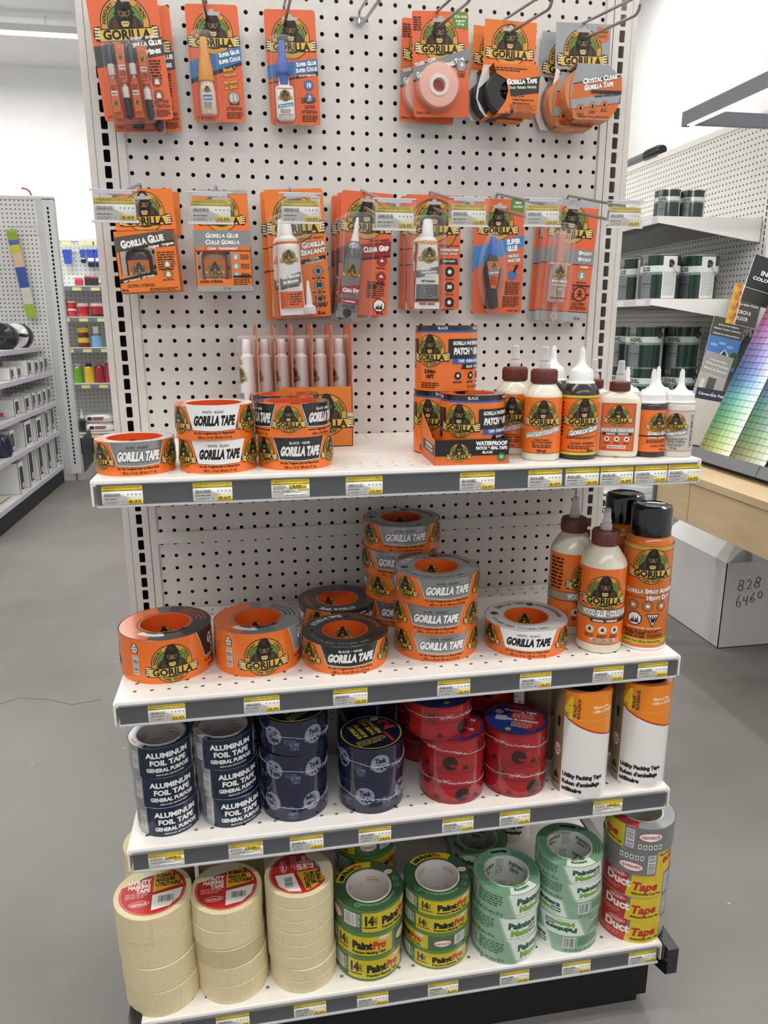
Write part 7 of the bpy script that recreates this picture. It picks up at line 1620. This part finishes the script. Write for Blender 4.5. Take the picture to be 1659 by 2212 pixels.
def can_art(word, ear_side):
    def f(a, R):
        C = 2*PI*R; H = R*2.2; a.rect(-C/2, 2, C/2, H-2, '24392f|g'); a.rect(-C/2, H*.62, C/2, H*.76, 'd5ddd6|g'); a.rect(-C/2, H*.56, C/2, H*.62, '7c9486|g'); a.rect(-R*.95, 2, -R*.3, H*.56, '8f9298|s'); a.rect(-R*.95, H*.76, -R*.55, H-2, '8f9298|s')
        a.text(word, -R*.9, H*.64, H*.09, '1c2420', w=R*(.72 if len(word) > 5 else .5), al='l', b=2); a.text('CLOVERDALE', -R*.92, H*.79, H*.03, '15181a', w=R*.5, al='l', b=2); a.poly([(-R*.92, H*.93), (-R*.75, H*.93), (-R*.8, H*.85)], 'b98a3a'); a.text('HomeClassic', -R*.9, H*.33, H*.045, '2a2c30', w=R*.6, al='l', b=1); a.text('100% Acrylic Latex', -R*.9, H*.26, H*.03, '3a3c40', w=R*.55, al='l', b=0)
        a.text('240' if word == 'EGGSHELL' else '400 W', -R*.86, H*.575, H*.035, '2a3a30', w=R*.3, al='l', b=1)
        u0, u1 = (R*.25, R*1.05) if ear_side else (R*1.0, R*1.45)
        a.rect(u0, 4, u1, H-6, 'dcdcd8|g'); a.micro(u0+R*.06, H*.08, u1-R*.06, H*.62, 22, '8d8d8a', 4)
    return f
def paint_can(label, x, y, z, R, word, ear_side, rz, group):
    t = thing('paint_can', label, 'paint can', V(x, y, z), rz, group); H = R*2.2
    MB().lathe([(R-1, 0), (R+.8, 1), (R+.8, 3), (R-1, 4), (R-1, H-4), (R+.8, H-3), (R+.8, H), (R-6, H), (R-8, H-5), (0, H-5)], 'b9bcbe|k', 48).build('tin', t)
    a = Art(); can_art(word, ear_side)(a, R-.6); a.build('label', t, m_cyl(R-.6), R*2*PI/48)
    if R > 60:
        q = (.62 if ear_side else .78); ex, ey = R*math.sin(q), -R*math.cos(q); m = MB(); m.lathe([(0, -3), (15, -3), (16, 0), (15, 2)], '1a1b1d', 20, cx=ex, cy=ey, z0=H*.8, axis='y'); m.build('bail_ear', t)
        MB().tube([(ex, ey-4, H*.8), (ex+14, ey-6, H*.72), (R*.95, ey*.6, H*.5), (R+2, 0, H*.42), (R*.9, R*.5, H*.42), (0, R+2, H*.42)], 1.5, 'a9abae|k', 6).build('bail', t)
    return t
g1 = paint_can('small green paint can on the uppermost right shelf, left one', 1548, 1712, 124, 53, 'EGGSHELL', False, -.35, 'small paint cans')
copy_thing(g1, V(1662, 1712, 124), -.4, 'small green paint can on the uppermost right shelf, right one'); copy_thing(g1, V(1500, 2330, 124), -.3, 'small green paint can far along the uppermost right shelf')
g2 = paint_can('large green gloss paint can with white instruction panel, left front one on the second shelf', 1552, 1730, -205, 84, 'GLOSS', True, -.62, 'large gloss paint cans')
copy_thing(g2, V(1738, 1734, -205), -.66, 'large green gloss paint can with white instruction panel, rightmost on the second shelf'); copy_thing(g2, V(1552, 1925, -205), -.76, 'large green gloss paint can beside the display upright on the second shelf'); copy_thing(g2, V(1738, 1925, -205), -.5, 'large green gloss paint can hidden behind the rightmost one')
g3 = paint_can('large green eggshell paint can, lower row, front left one on the lower shelf', 1562, 1835, -690, 84, 'EGGSHELL', False, -.40, 'large eggshell paint cans')
for i, (x, y) in enumerate(((1562, 1835), (1752, 1837), (1562, 2030), (1752, 2030))):
    nm = ['front left one', 'front right one', 'left one behind', 'right one behind'][i]
    if i: copy_thing(g3, V(x, y, -690), -.42, 'large green eggshell paint can, lower row, %s on the lower shelf' % nm)
    copy_thing(g3, V(x, y, -505), -.42, 'large green eggshell paint can, upper row, %s on the lower shelf' % nm)
t = thing('rolled_tube', 'dark grey tube with black end cap lying on top of the paint wall unit', 'tube', V(1945, 2950, 575)); MB().tube([(0, 900, 0), (0, -300, 0)], 26, '6d7074', 16).build('tube', t); MB().tube([(0, -300, 0), (0, -420, 0), (0, -450, 0)], [32, 32, 24], '17181c|g', 16).build('end_cap', t)
# pails below
t = thing('plastic_pail', 'white plastic pail with ribbed rim behind the spray cans', 'pail', V(1645, 1900, -1480)); MB().lathe([(98, 0), (111, 310), (116, 314), (116, 326), (112, 330), (117, 334), (117, 348), (113, 352), (118, 356), (118, 372), (113, 376), (119, 380), (119, 405), (108, 412)], 'eef0f0|g', 48).build('pail', t)
t = thing('plastic_pail', 'white plastic pail with dark green lettering beside the display upright', 'pail', V(1388, 1860, -1480), -.45); MB().lathe([(100, 0), (114, 395), (119, 400), (112, 412)], 'eef0f0|g', 48).build('pail', t)
a = Art(); a.rect(-150, 150, 110, 392, 'f2f3f2'); a.rect(-150, 385, 110, 392, '1f4a3a'); a.rect(-150, 150, 110, 158, '1f4a3a'); a.text('Cloverdale', 98, 338, 40, '1f3a30', w=300, al='r', b=2); a.rect(-60, 302, 100, 328, '1f4a3a'); a.text('COATINGS', 96, 307, 15, 'e8ece8', w=130, al='r', b=2); a.micro(0, 190, 100, 225, 4, '6a6c6a'); a.build('label', t, lambda u, v, h: m_cyl(101.5+v*.034)(u, v, h), 12)
t = thing('low_platform', 'dark low platform under the white pails and paint unit', 'platform', V(1300, 1650, -ZF)); part_box(t, 'base', -180, -100, 0, 600, 3300, 78, '2c2e33|m')

# --- wooden counter
t = thing('wooden_counter', 'light maple counter with drawers standing in the right background', 'counter', V(1300, 700, -ZF))
part_box(t, 'worktop', -12, -640, 703, 640, 465, 730, 'wood', 1); part_box(t, 'drawer_front', -4, -640, 552, 10, 242, 700, 'wood', .8); part_box(t, 'drawer_front', -4, 246, 552, 10, 460, 700, 'wood', .8); part_box(t, 'carcass', 10, -640, 556, 630, 460, 702, 'c6ab82'); part_box(t, 'end_panel', -16, 462, 545, 630, 470, 725, '6f7278'); part_box(t, 'leg', -14, 436, 0, 16, 466, 556, '6f7278'); part_box(t, 'leg', 560, -640, 0, 600, -600, 556, '6f7278')
# --- cardboard box
t = thing('cardboard_box', 'white corrugated box with handwritten 828 6460 under the wooden counter', 'box', V(1541, 1028, -ZF))
m = MB(); W_, D_ = 420, 440
m.box(0, 0, 0, W_, 3, 356, 'cardboard'); m.box(0, 0, 0, 3, D_, 356, 'cardboard'); m.box(W_-3, 0, 0, W_, D_, 356, 'cardboard'); m.box(0, D_-3, 0, W_, D_, 356, 'cardboard'); m.box(0, 0, 0, W_, D_, 3, 'cardboard'); m.build('carton', t)
m = MB(); P = [(0, 356), (34, 392), (72, 420), (108, 440), (112, 436), (76, 416), (38, 388), (3, 353)]; m.prism(P, 0, D_, 'f2f2f0', 'xz'); m.build('flap', t)
m = MB()
def stroke(*p): m.tube([(x, -.6, z) for x, z in p], 1.5, '17171a', 6)
def loop(cx, cz, rx, rz, n=14, a0=0, a1=360): return [(cx+rx*math.cos(math.radians(a0+(a1-a0)*i/n)), cz+rz*math.sin(math.radians(a0+(a1-a0)*i/n))) for i in range(n+1)]
stroke(*loop(70, 250, 10, 11)); stroke(*loop(72, 272, 9, 11)); stroke((96, 274), (106, 284), (114, 276), (110, 258), (98, 244), (118, 246)); stroke(*loop(140, 258, 10, 11)); stroke(*loop(143, 280, 9, 11))
stroke((70, 222), (60, 196), (62, 176), (74, 170), (80, 184), (72, 194), (62, 188)); stroke((90, 212), (90, 194), (104, 198)); stroke((106, 216), (104, 176)); stroke((134, 228), (120, 204), (122, 190), (134, 186), (138, 198), (130, 206), (122, 200)); stroke(*loop(160, 216, 9, 14)); m.build('handwriting', t)
# --- colour chip rack
import colorsys
t = thing('color_chip_rack', 'slanted grey rack filled with rows of paint colour strips on the counter', 'display rack', V(1450, 1174, -806))
SX, SZ = .386, .922
def rk(s, d, y): return (s*SX-d*SZ, y, s*SZ+d*SX)
m = MB(); fr = '6b6e74'
def slab(s0, s1, d0, d1, y0, y1, k):
    m.add([rk(s0, d0, y0), rk(s1, d0, y0), rk(s1, d0, y1), rk(s0, d0, y1), rk(s0, d1, y0), rk(s1, d1, y0), rk(s1, d1, y1), rk(s0, d1, y1)], [(0, 1, 2, 3), (7, 6, 5, 4), (0, 4, 5, 1), (1, 5, 6, 2), (2, 6, 7, 3), (3, 7, 4, 0)], k)
slab(0, 780, -40, -24, -820, 0, fr); m.build('back_plate', t); m = MB(); slab(-12, 30, -40, 26, -400, 0, fr); slab(-12, 30, -40, 26, -820, -404, fr); m.build('bottom_ledge', t); m = MB(); slab(30, 780, -40, -2, -4, 0, fr); m.build('side_plate', t); MB().box(30, -420, -24, 160, -120, 10, '5a5c60').build('foot', t)
HUE = [(.17, .62), (.19, .6), (.22, .58), (.26, .5), (.30, .45), (.34, .45), (.38, .5), (.42, .5), (.46, .52), (.49, .55), (.54, .55), (.57, .6), (.59, .62), (.62, .6), (.64, .55), (.66, .45), (.70, .42), (.73, .42), (.77, .42), (.80, .42), (.84, .45), (.88, .5), (.91, .55), (.94, .62), (.96, .7), (.98, .75), (.0, .75), (.03, .75), (.06, .75), (.09, .75)]
CN = ['olive', 'olive green', 'lime green', 'leaf green', 'mid green', 'emerald', 'sea green', 'teal green', 'teal', 'turquoise', 'sky blue', 'azure', 'blue', 'cobalt blue', 'indigo', 'violet blue', 'lavender', 'violet', 'light purple', 'purple', 'orchid', 'mauve', 'magenta pink', 'pink', 'rose', 'crimson', 'red', 'scarlet', 'orange red', 'orange']
for gi, (y0, off, dim) in enumerate(((-6, 0, 1.0), (-200, 1, .72), (-408, 4, .5))):
    for r_ in range(30):
        hu, sa = HUE[(r_) % 30]; hu = (hu+off*.012) % 1
        o = MB(); s0 = 30+r_*24.2
        for c in range(7):
            f = c/6.0; v_ = (.42 if gi else .5)+f*.45; s_ = sa*dim*(1-.82*f); rgb = colorsys.hsv_to_rgb(hu, max(.04, s_), min(.93, v_))
            k = '%02x%02x%02x' % tuple(int(255*(round(q*16)/16)) for q in rgb)
            ya, yb = y0-c*27, y0-c*27-26
            o.add([rk(s0-2, 1.6, ya), rk(s0-2, 1.6, yb), rk(s0+30, -1.2, yb), rk(s0+30, -1.2, ya), rk(s0-2, .9, ya), rk(s0-2, .9, yb), rk(s0+30, -1.9, yb), rk(s0+30, -1.9, ya)], [(3, 2, 1, 0), (4, 5, 6, 7), (0, 1, 5, 4), (1, 2, 6, 5), (3, 0, 4, 7)], k)
        q = o.build('color_strip', None, V(1450, 1174, -806)); tag(q, '%s colour strip, %s in the %s column of the rack' % (CN[r_], 'lowest' if r_ == 0 else ('above the %s one' % CN[r_-1]), ['left', 'middle', 'right'][gi]), 'colour card', 'paint colour strips')
# --- brochures beside the rack, leaning with its side
def leaflet(label, P, y, art, name='brochure'):
    """P: lower-left corner, width, height, lean"""
    x, z, w, h, ln = P; t = thing(name, label, 'brochure', V(x, y, z), rot=(math.radians(-8), math.radians(ln), math.radians(-12)))
    MB().box(0, 0, 0, w, 5, h, 'ddddd8').build('pages', t); a = Art(); art(a, w, h); a.build('cover', t, m_front(-.1)); return t
def cov(bgc, txt, tc='e9e9e6', split=.62, low='8f9296', extra=None):
    def f(a, w, h):
        a.rect(0, 0, w, h, bgc); a.rect(0, 0, w, h*split, low); a.rect(0, h*split, w, h*split+1.2, 'e9e9e6'); n = len(txt)
        for i, (s_, rel, hh) in enumerate(txt): a.text(s_, w/2, h*rel, hh, tc, w=w*min(.85, .055*len(s_)+.1), b=1)
        a.poly([(w*.47, h*.95), (w*.53, h*.95), (w*.5, h*.91)], 'b98a3a')
        if extra: extra(a, w, h)
    return f
def house(a, w, h):
    a.rect(0, h*.35, w, h*.62, '4f7fc0'); [a.circ(w*(.2+.25*i), h*(.45+.05*(i % 2)), w*.12, '8fb0d8', 12, ry=h*.03) for i in range(3)]; a.poly([(w*.35, 0), (w*.8, 0), (w*.8, h*.22), (w*.58, h*.40), (w*.35, h*.22)], 'e6e6e4'); a.poly([(w*.42, h*.2), (w*.58, h*.38), (w*.74, h*.2)], '202226'); a.circ(w*.9, h*.22, w*.16, '3a5230', 10, ry=h*.16)
def door(a, w, h): a.rect(w*.36, 0, w*.66, h*.56, '55565c'); a.rect(w*.12, 0, w*.26, h*.5, 'd6dac6'); a.rect(w*.72, 0, w*.84, h*.5, 'a9b59a')
leaflet('grey brochure titled Whites & Neutrals with a dark door picture', (1610, -640, 120, 235, 17), 1500, cov('a5a39e', [('Cloverdale', .86, 7), ('Whites & Neutrals', .78, 8), ('Blancs & Neutres', .69, 8)], 'f0f0ee', .6, 'b5b0a6', door))
leaflet('dark brochure titled Exterior Colour Collection with a house and blue sky', (1672, -480, 138, 212, 12), 1530, cov('4a4a40', [('Cloverdale', .84, 6), ('Exterior Colour Collection', .76, 7), ('Collection de couleurs exterieures', .66, 7)], 'ecece8', .6, '4f7fc0', house))
def leaf(a, w, h): a.rect(0, 0, w*.28, h, 'd09a3a'); [a.circ(w*(.06+.1*(i % 3)), h*(.08+.12*i), w*.08, ['e0b03a', 'c07a24', 'a8601c'][i % 3], 8) for i in range(8)]; a.rect(w*.28, 0, w*.31, h, 'e9e9e6')
for i in range(2): leaflet('dark brochure titled Porch & Floor with yellow leaves, %s one' % ['upper', 'lower'][i], (1790-26*i, -255-50*i, 130, 120, 12), 1560-25*i, cov('4a4746', [('Cloverdale Paint', .72, 8), ('PORCH &', .42, 15), ('FLOOR', .2, 15)], 'f0f0ee', 0.01, '4a4746', leaf))
leaflet('tall black board reading Industrial Colour Selection behind the colour rack', (1618, -222, 240, 178, 16), 1240, cov('1c2022', [('INDUSTRIAL', .62, 17), ('COLOUR SELECTION', .5, 12)], 'f0f0ee', .3, '2a2c24'), 'display_board')
leaflet('navy and cream brochure ending in dale Paint, lowest in the leaflet group', (1570, -800, 140, 240, 10), 1440, cov('2f3448', [('Cloverdale Paint', .88, 11)], 'f0f0ee', .8, 'd6cfc0', lambda a, w, h: (a.circ(w*.72, h*.3, 15, 'b98a70', 14), a.rect(w*.55, h*.02, w*.9, h*.22, '5a6470'))))
t = thing('brochure_holder', 'grey stepped holder carrying the leaning brochures beside the colour rack', 'brochure holder', V(1590, 1470, -830)); m = MB(); m.prism([(0, 0), (330, 0), (330, 20), (420, 480), (440, 600), (418, 602), (250, 300), (40, 20), (0, 20)], 40, 160, '6b6e74', 'xz'); m.build('frame', t)
# --- LED frame lamp over the counter
t = thing('led_frame_lamp', 'grey aluminium LED light frame hanging over the colour rack', 'lamp', V(1300, 1200, 367)); m = MB(); m.box(-14, -900, -6, 14, 0, 40, '74777d'); m.build('long_bar', t); MB().box(-10, -900, -9, 10, -30, -6, 'led_soft').build('led_strip', t); m = MB(); m.box(14, -34, -2, 900, -6, 40, '74777d'); m.build('cross_bar', t); m = MB(); m.tube([(700, -20, 40), (700, -20, 1620)], 2, '9a9a9a', 6); m.build('suspension_wire', t)
d = bpy.data.lights.new('led_bar_light', 'AREA'); d.shape = 'RECTANGLE'; d.size = .02; d.size_y = .85; d.energy = 6; o = bpy.data.objects.new('led_bar_light', d); COL.objects.link(o); o.location = V(1300, 760, 355)
